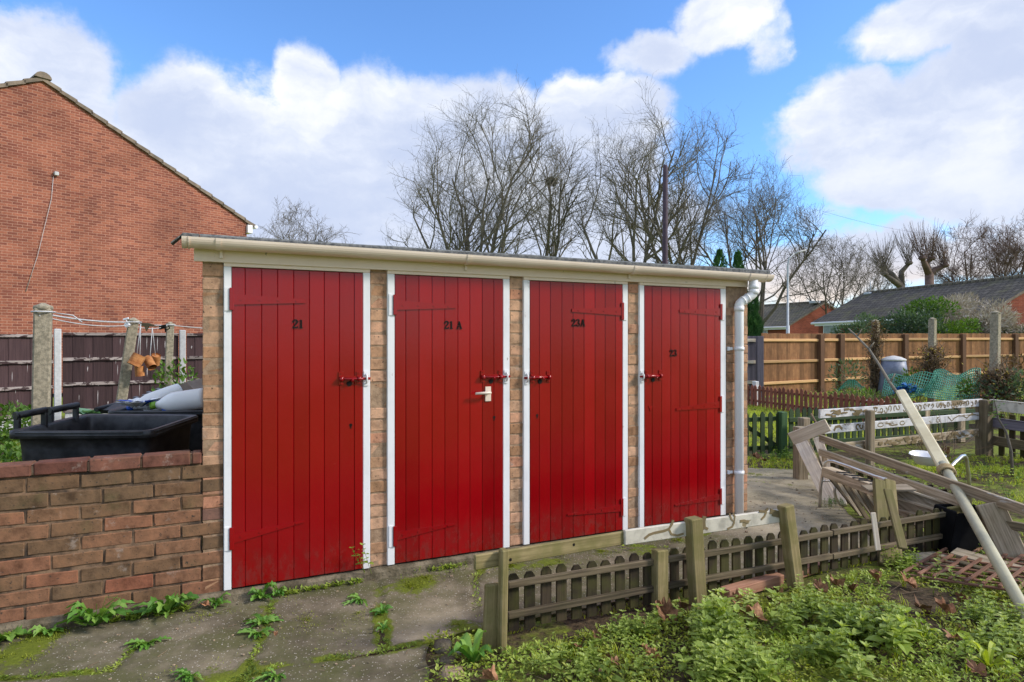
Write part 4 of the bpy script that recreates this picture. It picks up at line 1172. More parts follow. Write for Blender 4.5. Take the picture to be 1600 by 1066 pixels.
mb = MB(); mb.prism([P(256, 612, 5.7), P(291, 597, 5.7), P(306, 612, 5.7), P(300, 622, 5.7), P(262, 628, 5.7)], (.03, .25, .02), .5)
tagset(mb.build('cardboard_piece', 'cardboard', loc=P(280, 620, 5.8)), 'torn brown cardboard flap standing behind the white bottles', 'cardboard')
mb = MB(); c = P(217, 638, 5.2)
for k in range(26):
    d = V((math.cos(k * 2.4) * .5, math.sin(k * 2.4) * .5, rnd(.1, .7))); q = c + V((d.x * .10, d.y * .1, d.z * .05))
    mb.sleaf(q, V((d.x, d.y, .2)), V((d.x, d.y, 1)), .13, .09, rnd(0, 1), 1 if k % 4 == 1 else 0)
tagset(mb.build('carrier_bag', ['milk_plastic', 'blue_plastic'], loc=c), 'crumpled white and blue bag in the full bin', 'bag')
mb = MB(); c = P(312, 627, 5.35); mb.box(c, (.07, .02, .01), (-.01, .05, 0), (0, 0, .06), .02)
tagset(mb.build('food_packet', 'green_pack', loc=c), 'bright green packet beside the brick pier in the full bin', 'packet')
mb = MB(); c = P(262, 641, 5.15); mb.tube([c + V((-.03, 0, -.01)), c + V((.04, .01, .03))], .03, 12)
tagset(mb.build('bottle_top', 'blue_plastic', loc=c), 'small blue container under the white bottles', 'container')
mb = MB()
for k in range(40):
    t_ = rnd(0, 1); q = P(176 + t_ * 82 + rnd(-4, 4), 641 - t_ * 30 + rnd(-2, 8), 5.55); mb.box(q, (rnd(.02, .05), 0, rnd(-.02, .02)), (0, .03, 0), (0, 0, rnd(.008, .03)), .004)
tagset(mb.build('rubbish_heap', 'grey_plastic', loc=P(215, 640, 5.5)), 'dark grey jumble of small rubbish behind the bottles', 'rubbish', kind='stuff')
# ================================================================== beyond the shed: bungalows, fence, posts
def bungalow(name, label, apex, rdir, rlen, hw, ze, zr_, roofm, chim=None):
    """low gabled house: apex = near ridge end on the ground plane"""
    a = V((apex[0], apex[1], 0)); rd = V((*rdir, 0)).normalized(); sd_ = V((-rd.y, rd.x, 0))      # sd_ points to the picture's left
    t = thing(name, label, 'bungalow', a)
    mb = MB()
    A = [a + sd_ * hw, a - sd_ * hw]; Bk = [p + rd * rlen for p in A]
    mb.poly([A[0], A[1], A[1] + V((0, 0, ze)), a + V((0, 0, zr_)), A[0] + V((0, 0, ze))], .5, 0, [(-hw, 0), (hw, 0), (hw, ze), (0, zr_), (-hw, ze)])
    mb.poly([Bk[1], Bk[0], Bk[0] + V((0, 0, ze)), a + rd * rlen + V((0, 0, zr_)), Bk[1] + V((0, 0, ze))], .5, 0, [(-hw, 0), (hw, 0), (hw, ze), (0, zr_), (-hw, ze)])
    uvquad(mb, Bk[0], A[0], A[0] + V((0, 0, ze)), Bk[0] + V((0, 0, ze))); uvquad(mb, A[1], Bk[1], Bk[1] + V((0, 0, ze)), A[1] + V((0, 0, ze)))
    mb.build('wall', 'bungalow_brick', t)
    mb = MB(); ov = .35; sl_ = (zr_ - ze) / hw
    for s_ in (1, -1):
        e0 = a + sd_ * s_ * (hw + ov) + V((0, 0, ze - ov * sl_ + .08)) - rd * .12; r0 = a + V((0, 0, zr_ + .08)) - rd * .12
        L = rlen + .24
        for off, mi in ((V((0, 0, 0)), 0), (V((0, 0, -.12)), 0)):
            p = [e0 + off, e0 + rd * L + off, r0 + rd * L + off, r0 + off]
            h = (r0 - e0).length
            mb.poly(p, .5, mi, [(0, 0), (L, 0), (L, h), (0, h)])
        mb.poly([e0, r0, r0 + V((0, 0, -.12)), e0 + V((0, 0, -.12))], .5, 1, [(0, 0)] * 4)
        e1 = e0 + rd * L; r1 = r0 + rd * L
        mb.poly([e1, r1, r1 + V((0, 0, -.12)), e1 + V((0, 0, -.12))], .5, 1, [(0, 0)] * 4)
        mb.poly([e0, e1, e1 + V((0, 0, -.12)), e0 + V((0, 0, -.12))], .5, 1, [(0, 0)] * 4)
    rf = mb.build('roof', [roofm, 'verge_tile'], t)
    mb = MB(); n = int(rlen / .45)
    for k in range(n): mb.tube([a + V((0, 0, zr_ + .05)) + rd * (k * .45), a + V((0, 0, zr_ + .05)) + rd * (k * .45 + .44)], .13, 8, True, rnd(.2, .8))
    mb.build('ridge_tile', 'roof_tile_mossy', rf)
    mb = MB()
    for s_ in (1, -1):
        e0 = a + sd_ * s_ * (hw + ov + .05) + V((0, 0, ze - ov * sl_ - .02)) - rd * .1
        mb.tube([e0, e0 + rd * (rlen + .2)], .07, 8); mb.box(e0 + rd * rlen / 2 - sd_ * s_ * .08 + V((0, 0, -.06)), rd * (rlen / 2), sd_ * .02, (0, 0, .10), .004)
    mb.build('gutter', 'white_pvc', t)
    return t, a, rd, sd_, rf
bA, a, rd, sd_, rf = bungalow('bungalow', 'far bungalow with a mossy roof and brick gable behind the lamp post', (24.2, 49.5), (-.41, .91), 13, 3.7, 2.7, 4.45, 'roof_tile_mossy')
p = a + sd_ * 3.73 + rd * 3.0
mb = MB(); mb.box(p + V((0, 0, 1.9)), rd * .9, sd_ * .04, (0, 0, .5), .01); fr_ = mb.build('window', 'white_pvc', bA); mb = MB(); mb.box(p + sd_ * .03 + V((0, 0, 1.9)), rd * .8, sd_ * .03, (0, 0, .4), 0); mb.build('pane', 'window_glass', fr_)
mb = MB(); q = a + V((0, 0, 4.5)) + rd * .5 + sd_ * .5; mb.box(q, rd * .3, sd_ * .3, (0, 0, .1), .03); mb.build('vent', 'galvanised', rf)
bB, a, rd, sd_, rf = bungalow('bungalow', 'nearer long bungalow with a dark tiled roof rising behind the hedges', (23.7, 28.2), (-.168, 1.0), 11.5, 3.15, 2.74, 4.36, 'roof_tile')
p = a + rd * 11.52 + sd_ * 2.2
p = P(1312, 514, 36.5)
wb = a + sd_ * 3.16 + rd * 10.3
mb = MB(); mb.box(wb + V((0, 0, 2.12)), rd * .7, sd_ * .04, (0, 0, .35), .01); fr_ = mb.build('window', 'white_pvc', bB); mb = MB(); mb.box(wb + sd_ * .03 + V((0, 0, 2.12)), rd * .6, sd_ * .03, (0, 0, .26), 0); mb.build('pane', 'window_glass', fr_)
mb = MB(); q = a + rd * 11.0 + V((0, 0, 4.38)); mb.box(q, rd * .25, sd_ * .3, (0, 0, .07), .03); mb.tube([q, q + V((0, 0, .7))], .03, 6); mb.build('vent', 'galvanised', rf)
mb = MB(); q = a - rd * .02 + sd_ * .35 + V((0, 0, 2.3)); mb.box(q, sd_ * .1, rd * .02, (0, 0, .1), .005); mb.build('air_brick', 'black_metal', bB)
# lamp post and pole
lp = thing('street_lamp', 'slender grey street lamp standing in front of the far bungalow', 'street lamp', P(1231, 533, 30) * 1)
lp.location.z = 0
q = P(1231, 533, 30); q.z = 0
mb = MB(); mb.tube([q, q + V((0, 0, 2.2)), q + V((0, 0, 2.21)), q + V((0, 0, 5.0)), q + V((.05, 0, 5.35)), q + V((.35, .1, 5.6))], [.08, .08, .052, .046, .038, .03], 8); mb.build('column', 'galvanised', lp)
mb = MB(); mb.tube([q + V((.33, .1, 5.58)), q + V((.6, .15, 5.68)), q + V((.95, .2, 5.78))], [.035, .055, .03], 8); mb.build('lantern', 'pale_concrete', lp)
q = P(1038, 533, 24); q.z = 0
mb = MB(); mb.tube([q, q + V((.02, 0, 4)), q + V((.04, 0, 8.02)), q + V((.04, 0, 8.08))], [.12, .105, .092, .07], 10)
tagset(mb.build('utility_pole', 'pole_purple', loc=q), 'plain dark purple-brown pole rising behind the shed roof', 'pole')

# tall close-board fence
bf = thing('board_fence', 'tall orange-brown close-board fence with dark posts at the far end of the gardens', 'fence', (9.5, 20, 0))
fpts = [(1190, 18.6), (1279, 20.0), (1311, 20.6), (1411, 22.0), (1501, 23.3), (1583, 24.6), (1668, 26.0)]
for k, ((xa, Za), (xb, Zb)) in enumerate(zip(fpts[:-1], fpts[1:])):
    a = P(xa, 533, Za); b = P(xb, 533, Zb); d = V((b.x - a.x, b.y - a.y, 0)); L = d.length; d.normalize(); nr = V((d.y, -d.x, 0))
    zt_ = CZ + .0117 * (Za + Zb) / 2; 
    mb = MB(); n = max(3, int(L / .105)); wdt = L / n
    for i in range(n):
        c = a + d * wdt * (i + .5)
        mb.box((c.x, c.y, (zt_ - .22) / 2 + rnd(-.008, .008)), (d * .92 + nr * .2) * (wdt * .56), nr * .008, (0, 0, (zt_ + .22) / 2), .003, min(1, max(0, random.gauss(.5, .28))))
    mb.build('board_panel', 'fence_orange', bf)
    for i, z in enumerate((zt_ - .20, zt_ - .83, zt_ - 1.46)):
        mb = MB(); p = a + nr * .04; q = b + nr * .04; p.z = q.z = z; mb.bar(p, q, .085, .06, (0, 0, 1), .012)
        mb.build('rail', 'fence_rail_new', bf)
    if k > 0:
        mb = MB(); mb.box((a.x + nr.x * .06, a.y + nr.y * .06, .75), d * .105, nr * .08, (0, 0, zt_ - .75 - .03), .01); mb.build('post', 'fence_post_dark', bf)
gfp = thing('grey_fence_panel', 'weathered grey-purple fence panel at the left end of the orange fence', 'fence', P(1182, 600, 18.3))
mb = MB()
a = P(1080, 533, 18.1); b = P(1181, 533, 18.4)
for i in range(18):
    c = a + (b - a) * ((i + .5) / 18); mb.box((c.x, c.y, .72), ((b.x - a.x) / 36 + .01, 0, 0), (0, .01, 0), (0, 0, .9), .004)
mb.build('board_panel', 'wood_grey_purple', gfp)
for z in (1.50, .88, .3):
    mb = MB(); mb.bar(V((a.x, a.y - .05, z)), V((b.x, b.y - .05, z)), .09, .05); mb.build('rail', 'weathered_pale', gfp)
mb = MB(); c = P(1187, 533, 18.2); mb.box((c.x, c.y, .72), (.09, 0, 0), (0, .07, 0), (0, 0, .9), .008); mb.build('post', 'wood_grey_purple', gfp)

# plants made of many small leaves
def cluster(mb, c, rad, n, ln, wd, kind='s', up=.3, shell=.5, tint=(0, 1), mi=0):
    c = V(c)
    for _ in range(n):
        d = V((random.gauss(0, 1), random.gauss(0, 1), random.gauss(0, 1))).normalized()
        r_ = shell + (1 - shell) * rnd(0, 1) ** .5
        p = c + V((d.x * rad[0] * r_, d.y * rad[1] * r_, d.z * rad[2] * r_))
        dd = (d + V((rnd(-1, 1), rnd(-1, 1), rnd(-.6, 1) + up)) * .9).normalized()
        t = rnd(*tint)
        if kind == 's': mb.sleaf(p, dd, d + V((0, 0, .5)), ln * rnd(.6, 1.3), wd * rnd(.7, 1.2), t, mi)
        else: mb.leaf(p, dd, d + V((0, 0, .6)), ln * rnd(.6, 1.3), wd * rnd(.7, 1.2), t, .2, mi)
def bush(name, label, cat, c, lobes, mats, ln, wd, stem=None, kind='s', mi_fn=None):
    t = thing(name, label, cat, (c[0], c[1], 0))
    mb = MB()
    for (ox, oy, oz, rx, ry, rz_, n) in lobes:
        off = rnd(-.12, .12)
        for sub in range(max(1, n // 160)):
            d = V((random.gauss(0, 1), random.gauss(0, 1), random.gauss(0, 1))).normalized()
            q = V((c[0] + ox + d.x * rx * .78, c[1] + oy + d.y * ry * .78, oz + d.z * rz_ * .78)); tt = rnd(-.2, .2) + off
            cluster(mb, q, (rx * .34, ry * .34, rz_ * .34), min(160, n), ln, wd, kind, .3, .2, (max(0, .3 + tt), min(1, .75 + tt)))
    mb.build('foliage', mats, t)
    mb = MB()
    for k in range(5):
        a = rnd(0, 6.28); x0, x1 = math.cos(a) * .2, math.cos(a) * lobes[0][3] * .6
        mb.tube([V((c[0] + x0, c[1] + math.sin(a) * .2, -.1)), V((c[0] + (x0 + x1) / 2, c[1], lobes[0][2] * .6)), V((c[0] + x1, c[1] + math.sin(a) * .4, lobes[0][2] + .3))], [.06, .045, .02], 6)
    mb.build('stem', 'bark', t)
    return t
bush('hedge_bush', 'wide grey-green evergreen bush behind the fence, left part of the hedge', 'bush', (14.7, 25.2), [(-.6, 0, 1.75, 1.3, 1.0, .72, 3000), (.9, 0, 2.1, 1.4, 1.1, .92, 4200), (-1.5, 0, 1.45, .75, .7, .42, 900)], 'grey_leaf', .15, .06)
bush('hedge_bush', 'brighter green rounded evergreen bush in the middle of the hedge', 'bush', (16.7, 25.7), [(0, -.2, 2.15, 1.35, 1.0, .98, 4600), (.9, -.2, 1.7, 1.1, .8, .75, 2200)], 'bright_leaf', .14, .055)
bush('hedge_bush', 'grey-brown twiggy bush at the right of the hedge', 'bush', (18.9, 26.4), [(0, 0, 2.25, 1.7, 1.0, 1.08, 6500), (1.0, 0, 1.85, 1.4, .9, .85, 3200), (-.9, 0, 2.0, 1.0, .8, .8, 2400)], 'pale_twig', .20, .036)
bush('hedge_bush', 'small dark bush at the right foot of the twiggy bush', 'bush', (20.3, 26.4), [(0, 0, 1.72, 1.0, .7, .42, 1600)], 'grey_leaf', .15, .06)
# three line posts with dead climber
gq = 'concrete line posts with climbing plants in the right-hand garden'
def climber(name, label, c, z0, z1, r0, r1, n, yel=.1):
    t = thing(name, label, 'climber', (c[0], c[1], 0))
    mb = MB()
    for _ in range(n):
        k = rnd(0, 1); z = z0 + (z1 - z0) * k; r_ = (r0 + (r1 - r0) * k) * abs(random.gauss(0, .6)); a = rnd(0, 6.28)
        p = V((c[0] + math.cos(a) * r_, c[1] + math.sin(a) * r_, z)); d = V((math.cos(a) * .6 + rnd(-.6, .6), math.sin(a) * .6 + rnd(-.6, .6), rnd(-.8, .6)))
        y = rnd(0, 1) < yel * (1.1 if k > .6 else .25)
        mb.sleaf(p, d, V((0, 0, 1)), rnd(.03, .08), rnd(.018, .042), rnd(0, 1), 1 if y else 0)
    mb.build('leaves', ['brown_leaf', 'yellow_leaf'], t)
    mb = MB()
    for _ in range(int(n / 12)):
        a = rnd(0, 6.28); k = rnd(0, .8); r_ = (r0 + (r1 - r0) * k) * .7
        p = V((c[0] + math.cos(a) * r_ * .5, c[1] + math.sin(a) * r_ * .5, z0 + (z1 - z0) * k)); pts = [p]
        for _ in range(4):
            p = p + V((rnd(-.12, .12), rnd(-.12, .12), rnd(-.06, .16))); pts.append(p)
        mb.tube(pts, [.008, .007, .006, .005, .003], 4)
    mb.build('stems', 'dry_stem', t)
for x, Z, zt_, w, lb in ((1366, 17.0, 2.05, .16, 'concrete post almost hidden by the column of dead climber'), (1455, 13.9, 1.99, .125, 'concrete post rising from a dark tangle beside the blue-grey compost bin'), (1553, 11.4, 2.02, .13, 'tallest looking concrete post at the right, tangle at its waist')):
    q = P(x, 533, Z); cpost('line_post', lb, (q.x, q.y, -.1), (q.x + .03, q.y, zt_), w, gq)
q = P(1366, 533, 16.9); climber('dead_climber', 'column of dead brown climber covering a concrete post', (q.x, q.y - .05), .1, 2.0, .22, .2, 2600, .03)
q = P(1452, 533, 13.7); climber('dead_climber', 'dark round tangle of climber on the middle concrete post with yellow leaves', (q.x, q.y - .1), .45, 1.35, .34, .30, 2200, .14)
q = P(1553, 533, 11.2); climber('dead_climber', 'spreading tangle of brown climber round the right-hand concrete post', (q.x, q.y - .1), .42, .98, .55, .26, 2200, .10)
# compost bin
cb = thing('compost_bin', 'blue-grey tapered plastic compost bin with a domed lid', 'compost bin', P(1395, 620, 16.6) * 1)
q = P(1396, 533, 16.6)
mb = MB(); mb.tube([V((q.x, q.y, z)) for z in (-.05, .15, .16, .6, .61, .98)], [.38, .355, .365, .315, .325, .275], 18); mb.build('body', 'compost_plastic', cb)
mb = MB(); mb.tube([V((q.x, q.y, z)) for z in (.97, 1.0, 1.02, 1.07, 1.1)], [.29, .295, .27, .16, .03], 18); mb.build('lid', 'pale_concrete', cb)
# netting and tarpaulin
def net(name, label, pts, nu, nv, zfn, w=.009):
    a, b, c, d = map(V, pts); mb = MB()
    def s_(u, v):
        p = a + (b - a) * u + (d - a) * v + (c - b - d + a) * u * v; p = p.copy(); p.z += zfn(u, v); return p
    for i in range(nu + 1):
        mb.tube([s_(i / nu, j / 8) for j in range(9)], w, 3, False, rnd(0, 1), 0, False)
    for j in range(nv + 1):
        mb.tube([s_(i / 16, j / nv) for i in range(17)], w, 3, False, rnd(0, 1), 0, False)
    return tagset(mb.build(name, 'net_green', loc=a), label, 'netting')
net('garden_netting', 'green garden netting slung between the right-hand concrete posts', [P(1460, 579, 13.2), P(1532, 578, 11.6), P(1530, 622, 11.2), P(1445, 620, 12.8)], 26, 12, lambda u, v: .05 * math.sin(u * 9) * (1 - v) - .05 * math.sin(PI * u))
net('garden_netting', 'green garden netting heaped over the bed in front of the compost bin', [P(1385, 588, 14.6), P(1466, 582, 12.9), P(1448, 621, 12.6), P(1378, 616, 14.0)], 22, 10, lambda u, v: .04 * math.sin(u * 11 + v * 4))
net('garden_netting', 'low dome of green netting at the foot of the orange fence', [P(1312, 607, 17.6), P(1350, 604, 17.2), P(1352, 614, 16.6), P(1306, 614, 16.8)], 16, 8, lambda u, v: .30 * math.sin(PI * u) * math.sin(PI * v * .8))
mb = MB(); c = P(1421, 609, 13.3)
for k in range(150):
    a = rnd(0, 6.28); r_ = rnd(0, 1) ** .5; p = V((c.x + math.cos(a) * r_ * .23, c.y + math.sin(a) * r_ * .12, c.z - .06 + .13 * (1 - r_) + rnd(-.02, .04)))
    mb.sleaf(p, V((math.cos(a), math.sin(a), rnd(-.5, .5))), V((rnd(-.6, .6), rnd(-.6, .6), 1)), rnd(.08, .16), rnd(.06, .12), rnd(0, 1))
tagset(mb.build('tarpaulin', 'tarp_blue', loc=c), 'crumpled bright blue tarpaulin on the far garden bed', 'tarpaulin')
mb = MB(); c = P(1523, 622, 11.6); mb.tube([V((c.x - .1, c.y, c.z)), V((c.x + .12, c.y + .05, c.z + .02))], [.055, .075], 14)
tagset(mb.build('flower_pot', 'terracotta', loc=c), 'terracotta pot lying on its side beyond the white rails', 'pot')
# ================================================================== gardens to the right of the shed
def picket(mb, c, d, nr, w, h, th, kind='point', tint=None, lean=0.0):
    """one pale: outline in the fence plane, extruded by its thickness"""
    c = V(c); d = V(d); up = (ZV + d * lean).normalized()
    if kind == 'point': prof_ = [(-w / 2, 0), (w / 2, 0), (w / 2, h - w * .55), (0, h), (-w / 2, h - w * .55)]
    else: prof_ = [(-w / 2, 0), (w / 2, 0), (w / 2, h - w * .36), (w * .24, h), (-w * .24, h), (-w / 2, h - w * .36)]
    mb.prism([c + d * a + up * b for a, b in prof_], nr * th, tint)
def line_frame(a, b):
    a = V(a); b = V(b); d = V((b.x - a.x, b.y - a.y, 0)); L = d.length; d.normalize(); return a, b, d, V((d.y, -d.x, 0)), L
# red-brown picket fence
a, b, d, nr, L = line_frame(P(1150, 533, 15.2), P(1452, 533, 10.5)); a.z = b.z = 0
rf_ = thing('picket_fence', 'red-brown pointed picket fence running across the grass below the tall fence', 'fence', a)
mb = MB(); n = int(L / .128)
for i in range(n):
    c = a + d * (.064 + i * .128); picket(mb, c + V((0, 0, -.02 + rnd(-.015, .015))), d, nr, .082, .50 + rnd(-.02, .02), .015, 'point', None, rnd(-.03, .03))
mb.build('pales', 'picket_red', rf_)
for z in (.37, .12):
    mb = MB(); mb.bar(a - nr * .02 + V((0, 0, z)), b - nr * .02 + V((0, 0, z)), .045, .03); mb.build('rail', 'picket_red', rf_)
mb = MB()
for x in (1346, 1377):
    t_ = [P(x + dx, 630 + dy, 11.9) for dx, dy in ((-8, -6), (8, 4), (-8, 5), (9, -5))]
    mb.tube([t_[0], t_[1]], .006, 4); mb.tube([t_[2], t_[3]], .006, 4)
mb.build('wire_tie', 'wire', rf_)
mb = MB(); c = a + d * (L * .12); mb.box((c.x + nr.x * -.08, c.y + nr.y * -.08, .28), d * .06, nr * .05, (0, 0, .28), .01); mb.build('post', 'pale_concrete', rf_)
# dark green picket fence with its gate
a, b, d, nr, L = line_frame(P(1160, 533, 8.15), P(1222, 533, 8.35)); a.z = b.z = 0
gt = thing('picket_gate', 'low dark green picket gate standing beside the corner of the shed', 'gate', a)
mb = MB(); n = 5; stp = L / n
for i in range(n):
    picket(mb, a + d * (stp * (i + .45)) + V((0, 0, .03)), d, nr, .062, .535 + rnd(-.01, .01), .016, 'point')
mb.build('pales', 'picket_green', gt)
for z in (.47, .10):
    mb = MB(); mb.bar(a - nr * .02 + V((0, 0, z)), b - nr * .02 - d * .06 + V((0, 0, z)), .055, .03); mb.build('rail', 'picket_green', gt)
mb = MB(); mb.bar(a - nr * .021 + d * .02 + V((0, 0, .42)), b - nr * .021 - d * .08 + V((0, 0, .12)), .05, .028); mb.build('brace', 'picket_green', gt)
mb = MB(); c = P(1222, 533, 8.32); mb.box((c.x, c.y, .26), d * .048, nr * .048, (0, 0, .30), .006); mb.build('gate_post', 'green_post', gt)
a, b, d, nr, L = line_frame(P(1230, 533, 8.45), P(1530, 533, 9.6)); a.z = b.z = 0
gf = thing('picket_fence', 'dark green picket fence half hidden behind the white peeling rails', 'fence', a)
mb = MB(); n = int(L / .108)
for i in range(n):
    if i > n * .72 and rnd(0, 1) < .25: continue
    picket(mb, a + d * (.05 + i * .108) + V((0, 0, .02 + rnd(-.01, .01))), d, nr, .066, .58 - .05 * (i / n) + rnd(-.02, .015), .016, 'point', rnd(0, 1), rnd(-.02, .02))
mb.build('pales', 'picket_green', gf)
for z in (.44, .12):
    mb = MB(); mb.bar(a + nr * .028 + V((0, 0, z)), b + nr * .028 + V((0, 0, z)), .06, .03); mb.build('rail', 'picket_green', gf)
c = P(1256, 533, 8.2); mb = MB(); mb.box((c.x, c.y, .24), d * .055, nr * .055, (0, 0, .26), .008); mb.build('post', 'weathered', gf)
for x, Z in ((1445, 9.25), (1500, 9.45)):
    mb = MB(); c = P(x, 533, Z); mb.box((c.x, c.y, .26), d * .05, nr * .05, (0, 0, .27), .008); mb.build('post', 'weathered', gf)
# white post-and-rail fence with peeling paint
def squig(mb, face0, along, up, nr, marks, mi=1):
    """brown tracks where the paint has come away: strokes just proud of the board"""
    for k, (pts, w) in enumerate(marks):
        ribbon(mb, pts, [w] * len(pts), lambda x, y, n: face0 + along * x + up * y + nr * n, -.004, .0012 + k * .00015, rnd(.2, .8), mi)
def loop(x, y, r, sq=1.0, ph=0.0, n=10, full=1.0):
    return [(x + math.cos(ph + full * 2 * PI * k / n) * r, y + math.sin(ph + full * 2 * PI * k / n) * r * sq) for k in range(n + 1)]
wl, wr, wd_, wn, WL = line_frame(P(1280, 533, 7.05), P(1536, 533, 8.4)); wl.z = wr.z = 0
wf = thing('rail_fence', 'white three-rail fence with flaking paint and brown squiggles, running to the corner post', 'fence', wl)
for z, x0, w in ((.675, 0, .098), (.50, .05, .092), (.285, .42, .098)):
    mb = MB(); p = wl + wd_ * x0 + V((0, 0, z)); q = wr - wd_ * .03 + V((0, 0, z)); mb.bar(p, q, w, .026, (0, 0, 1), .004)
    f0 = wl + wn * .0135 + V((0, 0, z)); marks = []
    if z > .6:
        for k in range(26):
            x = .95 + k * .082 + rnd(-.02, .02)
            r = rnd(.016, .028); marks.append((loop(x, rnd(-.012, .012), r, 1.2, rnd(0, 6), 9, rnd(.6, 1.0)), .011))
        for k in range(24):
            x = rnd(.06, .9); y = rnd(-.03, .035); marks.append(([(x, y), (x + rnd(.02, .05), y + rnd(-.01, .01)), (x + rnd(.06, .10), y + rnd(-.012, .012))], rnd(.012, .03)))
    elif z > .4:
        marks = [([(.22, -.02), (.25, .02), (.31, .025), (.36, -.01)], .03), (loop(.62, 0, .028, 1, 0, 8, .8), .02), (loop(.68, 0, .025, 1, 2, 8, .8), .016), (loop(1.02, 0, .05, .45, .3, 12, .95), .011),
                 ([(1.17, -.005), (1.24, -.02), (1.33, -.012)], .013), (loop(1.42, 0, .045, .5, .8, 10, .9), .011), (loop(2.12, .0, .028, 1.1, 1, 9, .9), .010),
                 ([(2.32, .03), (2.40, -.03), (2.46, .005), (2.55, .03), (2.65, .02), (2.72, -.01), (2.78, .02), (2.88, .03), (2.98, .01)], .012)]
    else:
        for k in range(60):
            x = rnd(.5, WL - .1); y = rnd(-.035, .03); marks.append(([(x, y), (x + rnd(.01, .04), y + rnd(-.015, .015)), (x + rnd(.05, .09), y + rnd(-.02, .02))], rnd(.012, .035)))
    squig(mb, f0, wd_, ZV, wn, marks)
    mb.build('rail', ['rail_white' if z > .4 else 'rail_half', 'peel_wood'], wf)
mb = MB(); c = P(1353, 533, 7.35); mb.box((c.x + wn.x * .05, c.y + wn.y * .05, .33), wd_ * .045, wn * .035, (0, 0, .36), .008); mb.build('post', 'weathered', wf)
mb = MB(); c = P(1538, 533, 8.35); mb.box((c.x, c.y, .33), wd_ * .075, wn * .075, (0, 0, .385), .01, .6); mb.build('post', 'rail_old', wf)
rl_, rr_, rd2, rn2, RL = line_frame(P(1548, 533, 8.35), P(1720, 533, 7.0)); rl_.z = rr_.z = 0
rt = thing('rail_fence', 'return of the white rail fence from the corner post towards the right edge', 'fence', rl_)
for z, m, w in ((.645, 'board_white', .135), (.42, 'wood_grey_purple', .12), (.19, 'rail_old', .12)):
    mb = MB(); mb.bar(rl_ + V((0, 0, z)), rr_ + V((0, 0, z)), w, .028, (0, 0, 1), .004)
    if m != 'rail_old': mb.bar(rl_ + V((0, 0, z + w / 2 + .004)), rr_ + V((0, 0, z + w / 2 + .004)), .007, .045, (0, 0, 1), .001)
    mb.build('rail', m, rt)
mb = MB()
for i in range(9):
    c = rl_ + (rr_ - rl_) * ((i + .4) / 9) - rn2 * .10; mb.box((c.x, c.y, .26), rd2 * .04, rn2 * .01, (0, 0, .28), .003)
mb.build('pales', 'picket_dark', rt)

# ------------------------------------------------------------------ the collapsed fencing
def beam(name, label, cat, a, b, w, t, mat, up=(0, 0, 1), group=None, marks=None):
    a = V(a); b = V(b); mb = MB(); mb.bar(a, b, w, t, up, .004)
    return tagset(mb.build(name, mat, loc=a), label, cat, group)
ga = 'fallen rails of the collapsed fence'
beam('fence_rail', 'upper long fallen rail, flaking paint at its far end, the cream pole resting on it', 'rail', P(1282, 685, 6.5), P(1625, 806, 4.0), .072, .035, 'rail_half', (0, .25, 1), ga)
beam('fence_rail', 'lower long fallen rail, bare grey-brown wood, with broken pales under it', 'rail', P(1281, 706, 6.3), P(1512, 789, 4.5), .066, .035, 'weathered', (0, .25, 1), ga)
# broken pales below the lower rail
bp = thing('broken_pales', 'row of thin grey broken pales standing under the lower fallen rail', 'pales', (3.15, 5.5, 0))
for k in range(13):
    t_ = (k + .6) / 13; top = P(1281, 705, 6.38) + (P(1512, 782, 4.62) - P(1281, 705, 6.38)) * t_
    mb = MB(); lean = rnd(-.06, .06); f = V((top.x + lean + .05, top.y + .04, -.03)); mb.bar(top + V((0, .035, .02)), f, .045, .014, (1, -.4, 0), .002); mb.build('pale', 'picket_dark' if k % 3 else 'weathered', bp)
# leaning pale planks and the plank nailed across their heads
lpk = thing('leaning_planks', 'pale wide planks leaning to the right under a short mossy cross board', 'planks', P(1262, 740, 6.6))
mb = MB(); mb.bar(P(1236, 686, 6.75), P(1294, 664, 6.55), .13, .03, (.1, -.2, 1), .004, .4); mb.build('cross_board', 'weathered_pale', lpk)
for (x0, y0, x1, y1, w, Z0, Z1, m) in ((1252, 692, 1302, 792, .125, 6.62, 5.85, 'weathered_pale'), (1277, 684, 1316, 790, .085, 6.66, 5.8, 'weathered_pale'), (1264, 692, 1309, 795, .03, 6.70, 5.9, 'weathered')):
    mb = MB(); mb.bar(P(x0, y0, Z0), P(x1, y1, Z1), w, .025, (1, -.3, .5), .004, .6); mb.build('plank', m, lpk)
c = G(1254, 750); mb = MB(); mb.box((c.x, c.y + .05, .26), (.055, .01, 0), (-.01, .055, 0), (0, 0, .30), .006, .3)
tagset(mb.build('fence_post', 'weathered', loc=(c.x, c.y, 0)), 'dark upright fence post behind the leaning pale planks', 'post')
mb = MB(); mb.tube([P(1267, 647, 7.0), P(1280, 668, 6.85), P(1289, 680, 6.6)], [.012, .009, .008], 6)
tagset(mb.build('thin_stick', 'dry_stem', loc=P(1289, 680, 6.6)), 'thin stick poking up over the mossy cross board', 'stick')
